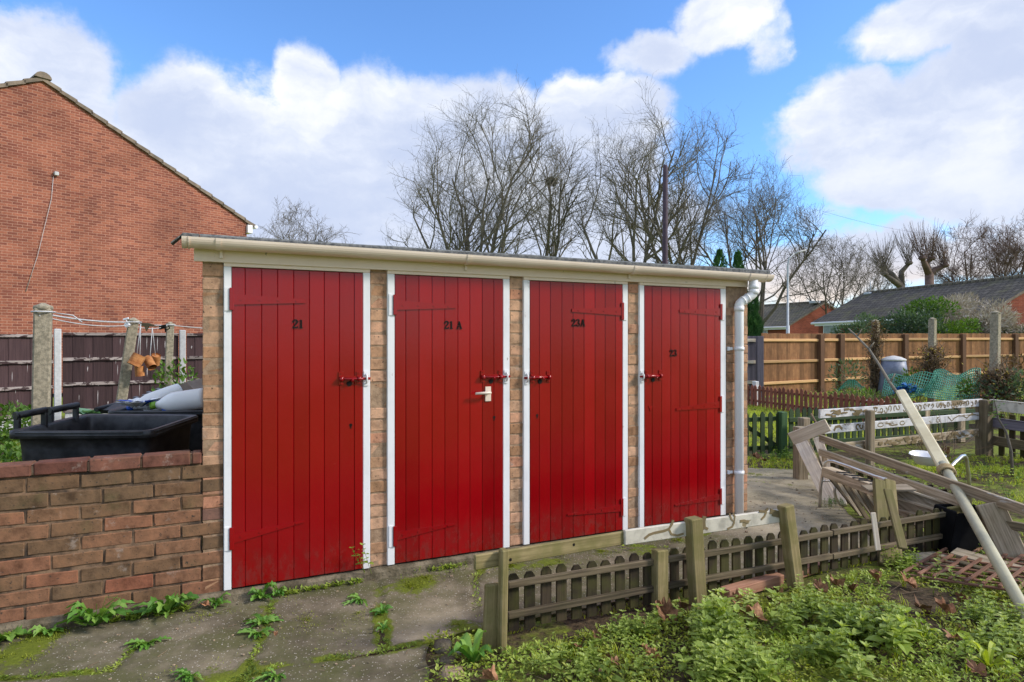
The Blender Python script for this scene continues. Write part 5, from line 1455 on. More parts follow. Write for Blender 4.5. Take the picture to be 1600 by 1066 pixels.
# steel walking-frame hoops
wfh = thing('walking_frame', 'bent chrome tube frame standing at the edge of the path', 'metal frame', G(1282, 792))
mb = MB(); p = [P(1281, 793, 5.70), P(1282, 762, 5.70), P(1287, 731, 5.68), P(1290, 724, 5.66), P(1295, 720.5, 5.62), P(1302, 721, 5.56), P(1328, 730, 5.38), P(1368, 745, 5.08), P(1386, 750, 4.95)]
mb.tube(p, .013, 10); mb.build('tube', 'steel_tube', wfh)
mb = MB(); mb.tube([P(1284, 752, 5.70), P(1306, 751, 5.66), P(1333, 751, 5.6)], .009, 8); mb.tube([P(1306, 751, 5.66), P(1304, 768, 5.66), P(1306, 778, 5.68), P(1313, 789, 5.72)], .012, 8); mb.build('crossbar', 'steel_tube', wfh)
wf2 = thing('walking_frame', 'chrome hoop sticking up behind the cream pole', 'metal frame', G(1513, 770))
mb = MB(); mb.tube([P(1481, 742, 5.3), P(1484, 731, 5.32), P(1491, 724, 5.36), P(1503, 713, 5.45), P(1507, 712, 5.5), P(1510, 716, 5.55), P(1514, 745, 5.6), P(1516, 790, 5.6)], .014, 10); mb.build('tube', 'steel_tube', wf2)
# trough-like beam, its posts and the planked panel fallen beside it
tb = thing('wooden_trough', 'short weathered beam with holes in its top on a pair of mossy legs', 'beam', G(1390, 880))
q0, q1 = P(1292, 737, 5.65), P(1385, 771, 4.85)
mb = MB(); mb.bar(q0, q1, .085, .10, (0, 0, 1), .004); mb.build('beam', 'weathered', tb)
mb = MB()
for t_ in (.32, .45, .60, .70, .88):
    c = q0 + (q1 - q0) * t_ + V((0, 0, .0445)); mb.box(c, (.05, -.03, 0), (.01, .015, 0), (0, 0, .002), .001)
mb.build('hole', 'black_metal', tb)
mb = MB(); mb.box(q1 + V((.0, -.02, .045)), (.16, -.03, .01), (.02, .09, 0), (0, 0, .008), .003); mb.build('cap_board', 'weathered', tb)
for k in range(7):
    t_ = .10 + k * .125; c = q0 + (q1 - q0) * t_ + V((0, .05, -.03)); mb = MB(); mb.bar(c, V((c.x + .20 + rnd(-.04, .04), c.y - .05, -.02)), .045, .014, (1, .3, 0), .002); mb.build('slat', 'weathered' if k % 2 else 'rail_old', tb)
for x0, x1, dz in ((1373, 1382, 0), (1389, 1400, .02)):
    mb = MB(); mb.bar(P(x0, 752, 4.72 + dz), P(x1, 884, 4.22 + dz), .075, .05, (1, 0, 0), .005); mb.build('leg', 'post_algae', tb)
fp = thing('fallen_panel', 'fallen panel of dark grooved planks sloping down to the right', 'fence panel', P(1440, 790, 4.8))
A_, B_, C_, D_ = P(1391, 758, 4.95), P(1512, 798, 4.62), P(1512, 842, 4.45), P(1391, 812, 4.95)
for k in range(3):
    mb = MB(); t0, t1 = k / 3, (k + .94) / 3
    a0 = A_ + (D_ - A_) * t0; a1 = A_ + (D_ - A_) * t1; b0 = B_ + (C_ - B_) * t0; b1 = B_ + (C_ - B_) * t1
    mb.prism([a0, b0, b1, a1], (.01, .02, -.012), .3 + .2 * k)
    mb.bar(a0 + V((0, -.004, .004)), b0 + V((0, -.004, .004)), .016, .03, (0, 0, 1), .002, .9); mb.build('plank', 'weathered', fp)
# dark thing: a black sheet-covered crate
bc = thing('black_crate', 'black plastic crate slumped behind the cream pole', 'crate', (3.2, 4.55, 0))
mb = MB()
for k, (cx, cy, hx, hy) in enumerate(((3.17, 4.40, .13, .012), (3.17, 4.64, .13, .012), (3.04, 4.52, .012, .108), (3.30, 4.52, .012, .108))):
    mb.box((cx, cy, .15), (hx, .02, 0), (-.02, hy, 0) if hx > .1 else (0, hy, 0), (.03, 0, .15), .008)
mb.box((3.17, 4.52, .02), (.12, 0, 0), (0, .11, 0), (0, 0, .012), .004); mb.build('box', 'black_sheet', bc)
# right-hand leaning post and its rails
rp = thing('broken_fence_end', 'leaning broken fence end with two low rails at the right edge', 'fence', G(1590, 880))
mb = MB(); mb.bar(P(1545, 786, 4.35), P(1590, 886, 4.22), .16, .06, (1, -.3, .2), .006, .35); mb.build('post', 'weathered', rp)
for (x0, y0, x1, y1) in ((1566, 818, 1660, 836), (1580, 856, 1660, 872)):
    mb = MB(); mb.bar(P(x0, y0, 4.30), P(x1, y1, 4.1), .055, .04, (0, 0, 1), .004); mb.build('rail', 'rail_old', rp)
mb = MB(); mb.bar(P(1500, 762, 4.75), P(1512, 842, 4.55), .12, .03, (1, 0, 0), .004, .25); mb.build('pale', 'picket_dark', rp)
# cream pole with rope and the thin branch lashed to its tip
cp = thing('cream_pole', 'long cream pole leaning over the fallen rails, tied with rope part-way', 'pole', (2.46, 2.89, 0))
pb = G(1652, 1046); tie = P(1478, 735, 5.0); tip = P(1407, 612, 7.15)
mb = MB(); mb.bar(tie - (tip - tie) * .02, tip, .092, .05, (1, -.2, .3), .012, .5); mb.build('upper_board', 'cream_pole', cp)
mb = MB(); dd = (tie - pb); mb.tube([pb, pb + dd * .5, tie + dd * .05], [.031, .033, .036], 14); mb.build('lower_pole', 'grey_pole', cp)
mb = MB(); ax = dd.normalized()
for k in range(5):
    c = tie + ax * (.016 * k - .05); u_ = ax.cross(ZV).normalized(); v_ = ax.cross(u_)
    mb.tube([c + (u_ * math.cos(t) * .054 + v_ * math.sin(t) * .045) + ax * rnd(-.006, .006) for t in [q * PI / 6 for q in range(13)]], .010, 5)
mb.build('rope_tie', 'rope', cp)
mb = MB(); p = [P(1410, 622, 7.1), P(1392, 596, 7.35), P(1376, 572, 7.6), P(1357, 546, 7.9), P(1340, 525, 8.2), P(1326, 512, 8.45)]
mb.tube([q + V((rnd(-.015, .015), 0, rnd(-.015, .015))) for q in p], [.018, .017, .015, .014, .012, .009], 7)
for k in (1, 3, 4): mb.tube([p[k], p[k] + V((rnd(-.02, .1), 0, .09))], [.012, .006], 5)
tagset(mb.build('branch', 'bark', loc=p[0]), 'thin brown branch lashed to the tip of the cream pole', 'branch')
# white bowl
mb = MB(); c = P(1448, 716, 6.3)
mb.tube([c + V((0, 0, -.06)), c + V((0, 0, -.05)), c + V((.0, -.01, .03)), c + V((0, -.01, .035))], [.09, .10, .15, .16], 16, False); mb.tube([c + V((0, -.01, .034)), c + V((0, 0, -.045))], [.155, .095], 16, False); mb.tube([c + V((0, 0, -.045)), c + V((0, 0, -.044))], .095, 16)
tagset(mb.build('washing_up_bowl', 'white_pvc', loc=c), 'white plastic bowl lying beyond the fallen rails', 'bowl')
# trellis lying on the ground
tr = thing('trellis', 'red-brown square trellis lying flat on the weeds at the right', 'trellis', G(1500, 900))
t0 = G(1412, 905); e1 = V((.66, .52, 0)); e2 = V((.46, -.44, 0))
for i in range(9):
    p = t0 + e2 * (i / 8) + V((0, 0, .045 + .006 * i)); mb = MB(); mb.bar(p, p + e1 * 1.35, .020, .012, e2, .002); mb.build('lath', 'trellis_wood', tr)
for i in range(12):
    p = t0 + e1 * (i / 11 * 1.35) + V((0, 0, .031)); mb = MB(); mb.bar(p, p + e2 + V((0, 0, .05)), .022, .012, e1, .002); mb.build('lath', 'trellis_wood', tr)
ga = 'loose boards at the head of the trellis'
beam('loose_board', 'grey grooved board lying behind the trellis', 'board', G(1490, 862, .06), G(1640, 905, .05), .09, .025, 'weathered', (.3, .8, .2), ga)
beam('loose_board', 'second grey board, in front of the grooved one, behind the trellis', 'board', G(1500, 880, .05), G(1650, 925, .05), .035, .03, 'rail_old', (.3, .8, .2), ga)
c = G(1455, 888, -.03); mb = MB(); mb.prism([c + V((-.17, -.10, 0)), c + V((.12, -.12, .01)), c + V((.30, .02, .02)), c + V((.10, .14, .02)), c + V((-.12, .12, .01))], (0, 0, .045), .5)
tagset(mb.build('paving_piece', 'concrete_post', loc=c), 'broken grey paving piece at the end of the low fence', 'paving')

# ------------------------------------------------------------------ low picket fence round the bed
fnr = V((FD.y, -FD.x, 0))
lf2 = thing('low_picket_fence', 'low dark picket fence along the weedy bed, green with algae', 'fence', FA)
FL = (FB - FA).length
for s0, s1 in ((0.0, FL * .345), (FL * .345, FL * .66), (FL * .66, FL + .02)):
    mb = MB(); n = int(round((s1 - s0) / .0925))
    for i in range(n):
        c = FA + FD * (s0 + (i + .5) * (s1 - s0) / n) - fnr * .014
        picket(mb, c + V((0, 0, .015 + rnd(-.006, .006))), FD, fnr, .057, .285 + rnd(-.010, .010), .014, 'clip', None, rnd(-.015, .015))
    mb.build('pales', 'picket_dark', lf2)
    for z in (.255, .105):
        mb = MB(); a_ = FA + FD * (s0 + .004) + fnr * .014 + V((0, 0, z + rnd(-.004, .004))); b_ = FA + FD * (s1 - .004) + fnr * .014 + V((0, 0, z + rnd(-.004, .004)))
        mb.bar(a_, b_, .033, .026, (0, 0, 1), .003); mb.build('rail', 'rail_old', lf2)
mb = MB(); c = FB + FD * .02 + fnr * .04; mb.box((c.x, c.y, .12), FD * .07, fnr * .02, (0, 0, .19), .004); mb.build('post', 'post_algae', lf2)
gpst = 'short posts along the low picket fence'
def fpost(label, x0, y0, x1, y1, w, t, mat='post_algae', fn=.0, tt=None):
    b_ = G(x1, y1); Zt = b_.y - .0; top = P(x0, y0, Zt); ax = top - b_; b_ = b_ - ax.normalized() * .12
    mb = MB(); mb.bar(b_, top, w, t, FD, .006, tt)
    return tagset(mb.build('fence_post', mat, loc=G(x1, y1)), label, 'post', gpst)
fpost('wide flat board post at the left end of the low fence', 770, 912, 766, 1016, .078, .03)
fpost('tall thin green lath post at the left end of the low fence', 787, 858, 784, 1019, .036, .05)
fpost('short square-topped post in the middle of the low fence, nearest the brown leaf', 1031, 858, 1031, 950, .078, .06)
fpost('post under the middle of the white board, right of the short square-topped post', 1083, 809, 1091, 948, .080, .07)
fpost('leaning post at the right end of the white board', 1227, 789, 1244, 921, .075, .07)
beam('lath', 'orange-tipped mossy lath leaning on the low fence', 'lath', P(1387, 765, 4.35), P(1411, 858, 4.05), .055, .02, 'post_algae', (1, 0, 0))
beam('lath', 'short pale lath nailed upright to the low fence', 'lath', P(1364, 801, 4.0), P(1372, 860, 3.97), .032, .012, 'weathered_pale', (1, 0, 0))
# top board: bare at the left, white with brown tracks at the right
mb = MB(); a_ = P(741, 879, 3.02); b_ = P(980, 839, 3.46); mb.bar(a_, b_, .070, .022, (0, 0, 1), .004, .75)
f0 = a_ + fnr * .011; dd = (b_ - a_).normalized()
squig(mb, f0, dd, ZV, fnr, [(loop(.19, -.012, .004, 1), .008), (loop(.56, .01, .004, 1), .007)])
tagset(mb.build('top_board', ['post_algae', 'black_metal'], loc=a_), 'bare greenish top board over the left half of the low fence', 'board')
mb = MB(); a_ = P(975, 840, 3.43); b_ = P(1236, 803, 3.87); mb.bar(a_, b_, .080, .022, (0, 0, 1), .004, .5)
f0 = a_ + fnr * .0115; dd = (b_ - a_).normalized(); Lb = (b_ - a_).length
def bm(px, py):
    t = (px - 975) / 261.0; t = t * 3.43 / (3.87 - t * (3.87 - 3.43)); yc = 840 + (803 - 840) * (px - 975) / 261.0
    return (t * Lb, (yc - py) / 1000 * (3.43 + .44 * t))
mk = [([(1005, 841), (1012, 835), (1020, 832), (1035, 829), (1043, 826), (1048, 818), (1050, 812)], .014), ([(1043, 826), (1047, 834), (1056, 836), (1066, 833)], .012), ([(1099, 806), (1097, 815), (1098, 823), (1093, 827)], .026), ([(1098, 823), (1104, 826)], .014),
      ([(1138, 802), (1140, 810), (1145, 815), (1146, 806), (1143, 802)], .010), ([(1145, 815), (1142, 822), (1134, 826)], .012), ([(1154, 814), (1160, 813), (1167, 815)], .016), ([(1184, 798), (1193, 799), (1198, 794)], .014), ([(1195, 799), (1192, 806), (1187, 811)], .012),
      ([(1201, 798), (1214, 802), (1226, 803), (1234, 798)], .03), ([(1204, 803), (1216, 806), (1228, 806)], .02)]
squig(mb, f0, dd, ZV, fnr, [([bm(*p) for p in pts], w) for pts, w in mk])
tagset(mb.build('top_board', ['board_white', 'peel_wood'], loc=a_), 'white-painted top board with brown squiggles over the right half of the low fence', 'board')
gq2 = 'timbers lying at the foot of the low fence'
beam('timber', 'reddish timber lying under the low fence between the two right-hand posts', 'timber', G(1132, 928, .03), G(1218, 903, .03), .06, .07, 'plank_red', (0, 0, 1), gq2)
beam('timber', 'reddish timber under the low fence right of the leaning post', 'timber', G(1243, 896, .02), G(1280, 884, .02), .05, .07, 'plank_red', (0, 0, 1), gq2)
# ================================================================== vegetation
def gz_bed(x, y):
    z = -0.016 + 0.012 * fbm(x, y, 2.2)
    q = (x - FA.x) * FD.y - (y - FA.y) * FD.x
    if q > 0 and x > -0.4: z += 0.028 * min(1, q / 0.3)
    return z
def inview(x, y, m=.84):
    return y > 2.45 and abs(x) < m * y + .1
bed_poly = [(-.34, 1.9), g2(676, 1066), g2(672, 1000), g2(752, 988), (0.0, 3.02), (FB.x + .1, FB.y - .02), (4.6, 4.6), (5.0, 3.2), (3.2, 1.9)]
def pxof(x, y, z=0):
    return CX + FP * x / y, CY + FP * (CZ - z) / y
def dens(px, py, spots, base):
    v = base
    for sx, sy, rx, ry, a in spots:
        v += a * math.exp(-((px - sx) / rx) ** 2 - ((py - sy) / ry) ** 2)
    return v
def rand_in(poly, n):
    xs = [p[0] for p in poly]; ys = [p[1] for p in poly]; out = []
    while len(out) < n:
        p = (rnd(min(xs), max(xs)), rnd(min(ys), max(ys)))
        if inside(p, poly) and inview(*p): out.append(p)
    return out
# creeping ground cover and moss on the bed
mb = MB()
moss_sp = [(1000, 1040, 120, 40, .5), (850, 990, 110, 50, .5), (930, 940, 130, 30, .4), (1340, 960, 120, 30, .35), (1100, 960, 80, 20, .2), (820, 1040, 80, 40, .4)]
for (x, y) in rand_in(bed_poly, 7000):
    px, py = pxof(x, y)
    k = .45 + .9 * fbm(x, y, 2.6) + dens(px, py, moss_sp, 0) * .6
    if rnd(0, 1) > k: continue
    z = gz_bed(x, y); t = rnd(0, 1); m = 1 if fbm(x + 3, y, 1.9) > .08 else 0
    for q in range(random.choice((4, 6, 8))):
        a = rnd(0, 6.28); r_ = rnd(0, .035)
        mb.sleaf((x + math.cos(a) * r_, y + math.sin(a) * r_, z + rnd(0, .035)), (math.cos(a), math.sin(a), rnd(.0, 1.0)), (0, 0, 1), rnd(.012, .030), rnd(.008, .018), min(1, max(0, .2 + t + rnd(-.25, .25))), m)
tagset(mb.build('ground_cover', ['weed_leaf', 'moss_leaf']), 'low creeping weeds and moss over the bed in the foreground', 'ground cover', kind='stuff')
# soft upright weeds with paired leaves
mb = MB()
net_sp = [(1220, 1030, 190, 60, .85), (1080, 1000, 120, 40, .40), (1380, 1020, 140, 50, .45), (1480, 1050, 120, 50, .5), (1560, 980, 70, 50, .35), (1300, 895, 70, 14, .65), (1150, 980, 90, 25, .35), (960, 900, 60, 12, .4), (870, 930, 60, 20, .25), (950, 1050, 60, 30, .35),
          (1060, 930, 60, 20, .35), (1390, 970, 60, 30, .3), (1250, 950, 80, 20, .35), (1340, 1050, 100, 30, .6), (720, 1050, 40, 30, -.5), (940, 985, 60, 30, -.15), (1150, 935, 50, 16, -.25)]
def weed(mb, x, y, z, h, tiers, ln, tint, mi=0, lean=.25):
    ax = V((rnd(-lean, lean), rnd(-lean, lean), 1)).normalized(); p0 = V((x, y, z)); a0 = rnd(0, 6.28)
    mb.tube([p0, p0 + ax * h], [.0018, .0011], 3, False, .25, mi, True)
    for k in range(tiers):
        f = (k + 1) / tiers; p = p0 + ax * h * (.22 + .78 * f); l = ln * (1.0 - .5 * f) * rnd(.8, 1.2); a = a0 + k * 1.57
        for s_ in (0, PI):
            d = V((math.cos(a + s_), math.sin(a + s_), .05 + .55 * f * f)) + ax * .1
            mb.leaf(p, d, ax, l, l * rnd(.48, .62), min(1, max(0, tint + .25 * f + rnd(-.2, .15))), .18, mi)
    p = p0 + ax * h
    for k in range(4):
        a = a0 + k * 1.57 + .7; mb.sleaf(p, (math.cos(a), math.sin(a), 1.2), ax, ln * .32, ln * .17, min(1, tint + .4), mi)
CLEAR = [(1040, 962, 34), (1066, 952, 24), (1183, 966, 44), (1205, 945, 34), (1152, 942, 30), (1216, 930, 26), (1282, 922, 30), (1308, 915, 30), (1334, 922, 26), (1024, 1028, 24), (1008, 1018, 22), (1012, 978, 20), (960, 1034, 28), (932, 996, 22), (902, 1010, 26), (768, 1062, 30), (1420, 912, 34), (1440, 952, 34), (1476, 955, 34), (1500, 938, 26), (1492, 998, 30), (1528, 1050, 26), (1380, 940, 40), (1100, 935, 26), (1058, 925, 34), (1060, 940, 40)]
cnt = 0
for (x, y) in rand_in(bed_poly, 6500):
    px, py = pxof(x, y)
    if any(abs(px - a) < r_ and -r_ * .4 < py - b < r_ * 1.1 for a, b, r_ in CLEAR) and rnd(0, 1) < .9: continue
    k = dens(px, py, net_sp, .10) * max(0, .33 + 1.9 * fbm(x, y, 3.8))
    if rnd(0, 1) > k: continue
    big = dens(px, py, net_sp, 0)
    h = rnd(.04, .11) + .06 * min(1, max(0, big)) * rnd(.2, 1)
    q = (x - FA.x) * FD.y - (y - FA.y) * FD.x
    if q < .10: h *= .7
    if py > 985 and 1040 < px < 1450 and rnd(0, 1) < .35: h *= 1.25; big += .8
    weed(mb, x, y, gz_bed(x, y), h, random.choice((2, 3, 3, 4)), (rnd(.022, .046) + .022 * min(1.9, max(0, big))) * (1.0 if rnd(0, 1) < .8 else 1.45), min(.8, max(0, .38 + .5 * fbm(x + 7, y, 1.6) + rnd(-.25, .25))), 0 if fbm(x, y + 5, 1.3) > -.05 else 1); cnt += 1
tagset(mb.build('weeds', ['nettle_leaf', 'weed_leaf']), 'thick soft green weeds filling the bed in front of the low fence', 'weeds', kind='stuff')
# grass: tufts in the bed and on the lawns
mb = MB()
def tuft(mb, x, y, z, n, h, w, tint):
    for _ in range(n):
        a = rnd(0, 6.28); mb.blade((x + rnd(-.02, .02), y + rnd(-.02, .02), z), (math.cos(a) * rnd(.1, .8), math.sin(a) * rnd(.1, .8), 1), h * rnd(.6, 1.2), w, min(1, max(0, tint + rnd(-.25, .25))), rnd(.1, .6))
for (x, y) in rand_in(bed_poly, 900):
    px, py = pxof(x, y)
    if rnd(0, 1) < dens(px, py, [(930, 1030, 70, 30, .5), (1090, 930, 25, 15, .8), (1370, 950, 30, 20, .7), (900, 1020, 40, 20, .4), (1500, 1030, 100, 50, .3)], .10): tuft(mb, x, y, gz_bed(x, y), random.choice((5, 8, 12)), rnd(.04, .10), .0035, rnd(.3, .8))
lawnA = [(3.2, 8.7), (6.4, 9.3), (7.2, 10.6), (5.9, 14.8), (4.2, 14.8)]
lawnB = [(3.45, 5.0), (4.6, 4.5), (7.2, 5.2), (7.4, 8.0), (6.0, 8.3), (4.0, 7.3)]
for poly, n, h in ((lawnA, 5200, .075), (lawnB, 5000, .06)):
    for (x, y) in rand_in(poly, n):
        k = .62 + .9 * fbm(x, y, 1.2) if poly is lawnA else .32 + 1.3 * fbm(x, y, .9)
        if rnd(0, 1) < k: tuft(mb, x, y, -.02, 6, h * rnd(.6, 1.4), .006, rnd(.3, .9))
lawnC = [(7.0, 11.2), (11.5, 13.5), (13.5, 17.0), (8.0, 17.5), (6.0, 15.0)]
for (x, y) in rand_in(lawnC, 5200):
    if rnd(0, 1) < .55 + .9 * fbm(x, y, .8): tuft(mb, x, y, -.03, 5, rnd(.05, .16), .010, rnd(.2, .9))
lawnL = [(-3.3, 4.6), (-3.0, 9.0), (-6.6, 10.0), (-7.6, 8.0), (-5.0, 5.2)]
for (x, y) in rand_in(lawnL, 900): tuft(mb, x, y, -.02, 5, rnd(.04, .12), .006, rnd(.2, .8))
for (x, y) in rand_in([(2.7, 7.4), (3.4, 7.3), (3.5, 8.1), (2.9, 8.1)], 160): tuft(mb, x, y, -.01, 5, rnd(.03, .08), .005, rnd(.3, .8))
tagset(mb.build('grass', 'grass_blade'), 'rough green grass on the garden plots', 'grass', kind='stuff')
# leafy weeds scattered over the far plots
mb = MB()
for poly, n, s_ in ((lawnB, 420, 1.0), (lawnC, 700, 1.7), (lawnL, 330, 1.4), ([(2.75, 7.55), (3.5, 7.5), (3.6, 8.1), (2.9, 8.15)], 90, 1.0), (lawnA, 160, 1.0)):
    for (x, y) in rand_in(poly, n):
        if fbm(x, y, 1.1) < -.05 and poly is not lawnL: continue
        weed(mb, x, y, -.03, rnd(.05, .16) * s_, random.choice((2, 3)), rnd(.035, .06) * s_, rnd(.1, .9), random.choice((0, 1)))
tagset(mb.build('plot_weeds', ['weed_leaf', 'bright_leaf']), 'leafy weeds scattered over the garden plots behind the fences', 'weeds', kind='stuff')
# dry litter on the bare soil
mb = MB()
for poly, n in ((lawnB, 700), (bed_poly, 500), (lawnL, 250)):
    for (x, y) in rand_in(poly, n):
        a = rnd(0, 6.28); z = gz_bed(x, y) + .012; d = V((math.cos(a), math.sin(a), rnd(-.1, .2)))
        if rnd(0, 1) < .4: mb.sleaf((x, y, z), d, (rnd(-.4, .4), rnd(-.4, .4), 1), rnd(.02, .06), rnd(.012, .035), rnd(0, 1))
        else: mb.tube([V((x, y, z)), V((x, y, z)) + d * rnd(.04, .16)], [.002, .0012], 3, False, rnd(0, 1), 1)
tagset(mb.build('litter', ['brown_leaf', 'dry_stem']), 'dead leaf scraps and twigs on the soil', 'leaf litter', kind='stuff')

# moss cushions on the slabs and fine weeds in the joints
mb = MB()
for (bx, by), r, m in mbl:
    for _ in range(int(5200 * r * m)):
        a = rnd(0, 6.28); q = r * abs(random.gauss(0, .50)); x = bx + math.cos(a) * q; y = by + math.sin(a) * q
        if fbm(x, y, 6.0) < -.02 or not inside((x, y), path_poly): continue
        mb.sleaf((x, y, .004), (rnd(-.7, .7), rnd(-.7, .7), 1), (1, 0, 0), rnd(.006, .015), rnd(.003, .006), rnd(.1, 1))
for _ in range(1500):
    t = rnd(0, 1); p = FA + FD * (FL * t) - fnr * abs(random.gauss(0, .07)) ; x, y = p.x, p.y
    if fbm(x, y, 2.0) < -.12: continue
    mb.sleaf((x, y, .0), (rnd(-.7, .7), rnd(-.7, .7), 1), (1, 0, 0), rnd(.012, .035), rnd(.006, .014), rnd(.2, 1))
tagset(mb.build('moss', 'moss_leaf'), 'bright moss cushions on the path and along the low fence', 'moss', kind='stuff')
mb = MB()
for ci, (c, wt) in enumerate(zip(cracks, (.8, 1.0, 1.0, .4, .7, .9, .25, .3))):
    for k in range(len(c) - 1):
        (xa, ya), (xb, yb) = c[k], c[k + 1]; L = math.hypot(xb - xa, yb - ya)
        for _ in range(int(L * 150 * wt)):
            t = rnd(0, 1); x, y = xa + (xb - xa) * t + random.gauss(0, .012), ya + (yb - ya) * t + random.gauss(0, .012)
            if fbm(x, y, 2.4) < .0: continue
            for q in range(3):
                a = rnd(0, 6.28); mb.sleaf((x + rnd(-.008, .008), y + rnd(-.008, .008), .0), (math.cos(a), math.sin(a), rnd(.1, .9)), (0, 0, 1), rnd(.008, .026), rnd(.004, .010), min(1, max(0, .35 + .9 * fbm(x + 2, y, 5) + rnd(-.3, .3))))
for _ in range(420):
    u_ = wu(rnd(-20, 830), .08); p = W(u_, rnd(.066, .10), .0)
    if fbm(p.x, p.y, 2.6) < .02: continue
    for q in range(5):
        a = rnd(0, 6.28); mb.sleaf((p.x, p.y, rnd(0, .02)), (math.cos(a), math.sin(a), rnd(.2, 1.2)), (0, 0, 1), rnd(.014, .040), rnd(.008, .016), rnd(.1, .9))
tagset(mb.build('joint_weeds', 'weed_leaf'), 'fine green weeds growing in the joints of the path and along the wall foot', 'weeds', kind='stuff')

mb = MB()
for _ in range(1500):
    x, y = rnd(-3, 3.2), rnd(2.6, 7.2)
    if not inside((x, y), path_poly) or not inview(x, y): continue
    r_ = rnd(.0025, .006) if rnd(0, 1) < .9 else rnd(.006, .012)
    mb.box((x, y, .004), (r_, rnd(-.002, .002), 0), (0, r_ * rnd(.6, 1), 0), (0, 0, r_ * .6), r_ * .4, rnd(0, 1), 0 if rnd(0, 1) < .8 else 1)
for _ in range(160):
    x, y = rnd(-3, 3.2), rnd(2.6, 6.5)
    if not inside((x, y), path_poly): continue
    a = rnd(0, 6.28); mb.tube([V((x, y, .006)), V((x + math.cos(a) * rnd(.02, .06), y + math.sin(a) * rnd(.02, .06), .008))], [.0016, .001], 4, False, rnd(0, 1), 2)
tagset(mb.build('grit', ['stone', 'footing', 'dry_stem']), 'small grit and bits of twig on the path', 'grit', kind='stuff')

# individual rosettes and seedlings
def dleaf(mb, p, a, ln, wd, tint, rise, droop, jag=.45, mi=0):
    """toothed strap leaf arching out of a rosette"""
    d = V((math.cos(a), math.sin(a), 0)); s_ = V((-d.y, d.x, 0)); n = 9; prev = None
    tw = rnd(-.25, .25)
    for k in range(n + 1):
        f = k / n; r_ = ln * f; z = rise * math.sin(min(1, f * 1.1) * PI * .62) - droop * f * f
        w = wd * (.18 + .82 * math.sin(PI * min(1, f * .92 + .05)) ** .8) * (1 - jag * (k % 2)) * (.15 if k == n else 1)
        c = V(p) + d * r_ + V((0, 0, z)); up = V((0, 0, w * .35))
        b = len(mb.v); mb.v += [tuple(c + s_ * w / 2 + up + V((0, 0, w * tw))), tuple(c), tuple(c - s_ * w / 2 + up - V((0, 0, w * tw)))]
        if prev is not None:
            mb.face((prev, b, b + 1, prev + 1), tint, mi, False, [(0, 0)] * 4); mb.face((prev + 1, b + 1, b + 2, prev + 2), tint * .92, mi, False, [(0, 0)] * 4)
        prev = b
def rosette(label, c, n, ln, wd, amin=0, amax=6.28, rise=.04, mat='dandelion_leaf', jag=.45, group='weeds rooted along the foot of the wall', name='dandelion', stalk=False):
    c = V(c); mb = MB()
    for k in range(n):
        a = amin + (amax - amin) * (k + rnd(.1, .9)) / n
        dleaf(mb, c, a, ln * rnd(.55, 1.1), wd * rnd(.7, 1.15), rnd(.1, .9), rise * rnd(.5, 1.8), rnd(0, .02), jag)
    for k in range(n // 2):
        a = rnd(amin, amax); mb.sleaf(c + V((math.cos(a), math.sin(a), .4)) * ln * rnd(.1, .4), (math.cos(a), math.sin(a), .7), (0, 0, 1), ln * .3, wd * .9, rnd(.3, 1))
    if stalk:
        for k in range(4):
            a = rnd(amin, amax); mb.tube([c, c + V((math.cos(a) * .05, math.sin(a) * .03, rnd(.08, .15))), c + V((math.cos(a) * .12, math.sin(a) * .08, rnd(.10, .17)))], .0016, 4, False, .8)
    return tagset(mb.build(name, mat, loc=c), label, 'weed', group)
al, ar = TH + PI + .15, TH + 2 * PI - .15     # the half circle in front of the wall
def wf_(x, n=.085, z=.0): return W(wu(x, n), n, z)
rosette('broad dandelion at the foot of the yard wall, left of the cream moss', wf_(150), 16, .19, .05, al - .5, ar + .2, .075, stalk=True)
rosette('dandelion with upright leaves at the wall foot, second large clump from the left', wf_(262), 15, .165, .046, al - .4, ar + .4, .07)
rosette('small pale dandelion at the left post of door 21', wf_(338), 10, .10, .03, al, ar, .04)
rosette('little seedling clump left of the broad dandelion', wf_(78), 8, .09, .035, al, ar, .03)
rosette('bluish-green clump cut by the left edge of the photo', wf_(8), 9, .14, .06, al, ar, .04)
rosette('weed clump on the footing under the left half of door 21', wf_(408, .075), 12, .10, .034, al - .3, ar + .2, .05)
rosette('weed clump on the footing under the middle of door 21', wf_(435, .075), 12, .085, .03, al - .3, ar + .2, .05)
rosette('jagged dandelion flat on the path in front of door 21', G(410, 975), 13, .105, .03, 0, 6.28, .02)
rosette('second jagged dandelion lower on the same path joint', G(405, 990), 9, .10, .03, 3.0, 6.5, .02)
rosette('feathery dandelion flat on the path below the yard wall', G(232, 1006), 12, .115, .03, 2.9, 6.6, .02, jag=.6)
rosette('spreading weed on the path under the right end of door 21', G(565, 938), 12, .11, .022, 2.4, 5.4, .02, jag=.6)
rosette('weed in the joint below the brick pier', G(597, 960), 10, .075, .028, 0, 6.28, .03)
rosette('tiny weed lower in the joint below the brick pier', G(599, 985), 8, .06, .022, 0, 6.28, .025)
rosette('bright green moss-like weed at the bottom edge of the path', G(432, 1056), 12, .11, .022, 2.6, 6.0, .015, jag=.6)
rosette('weed clump at the bottom edge, left of the bright moss-like one', G(300, 1056), 10, .10, .024, 2.6, 6.0, .015, jag=.6)
def sprig(label, c, h, tiers, ln, n=1, mat='weed_leaf', spread=.03, group='weeds rooted along the foot of the wall', tint=(.2, .6), name='seedling'):
    c = V(c); mb = MB()
    for _ in range(n): weed(mb, c.x + rnd(-spread, spread), c.y + rnd(-spread, spread), c.z, h * rnd(.7, 1.1), tiers, ln * rnd(.8, 1.1), rnd(*tint), 0, .4)
    return tagset(mb.build(name, mat, loc=c), label, 'weed', group)
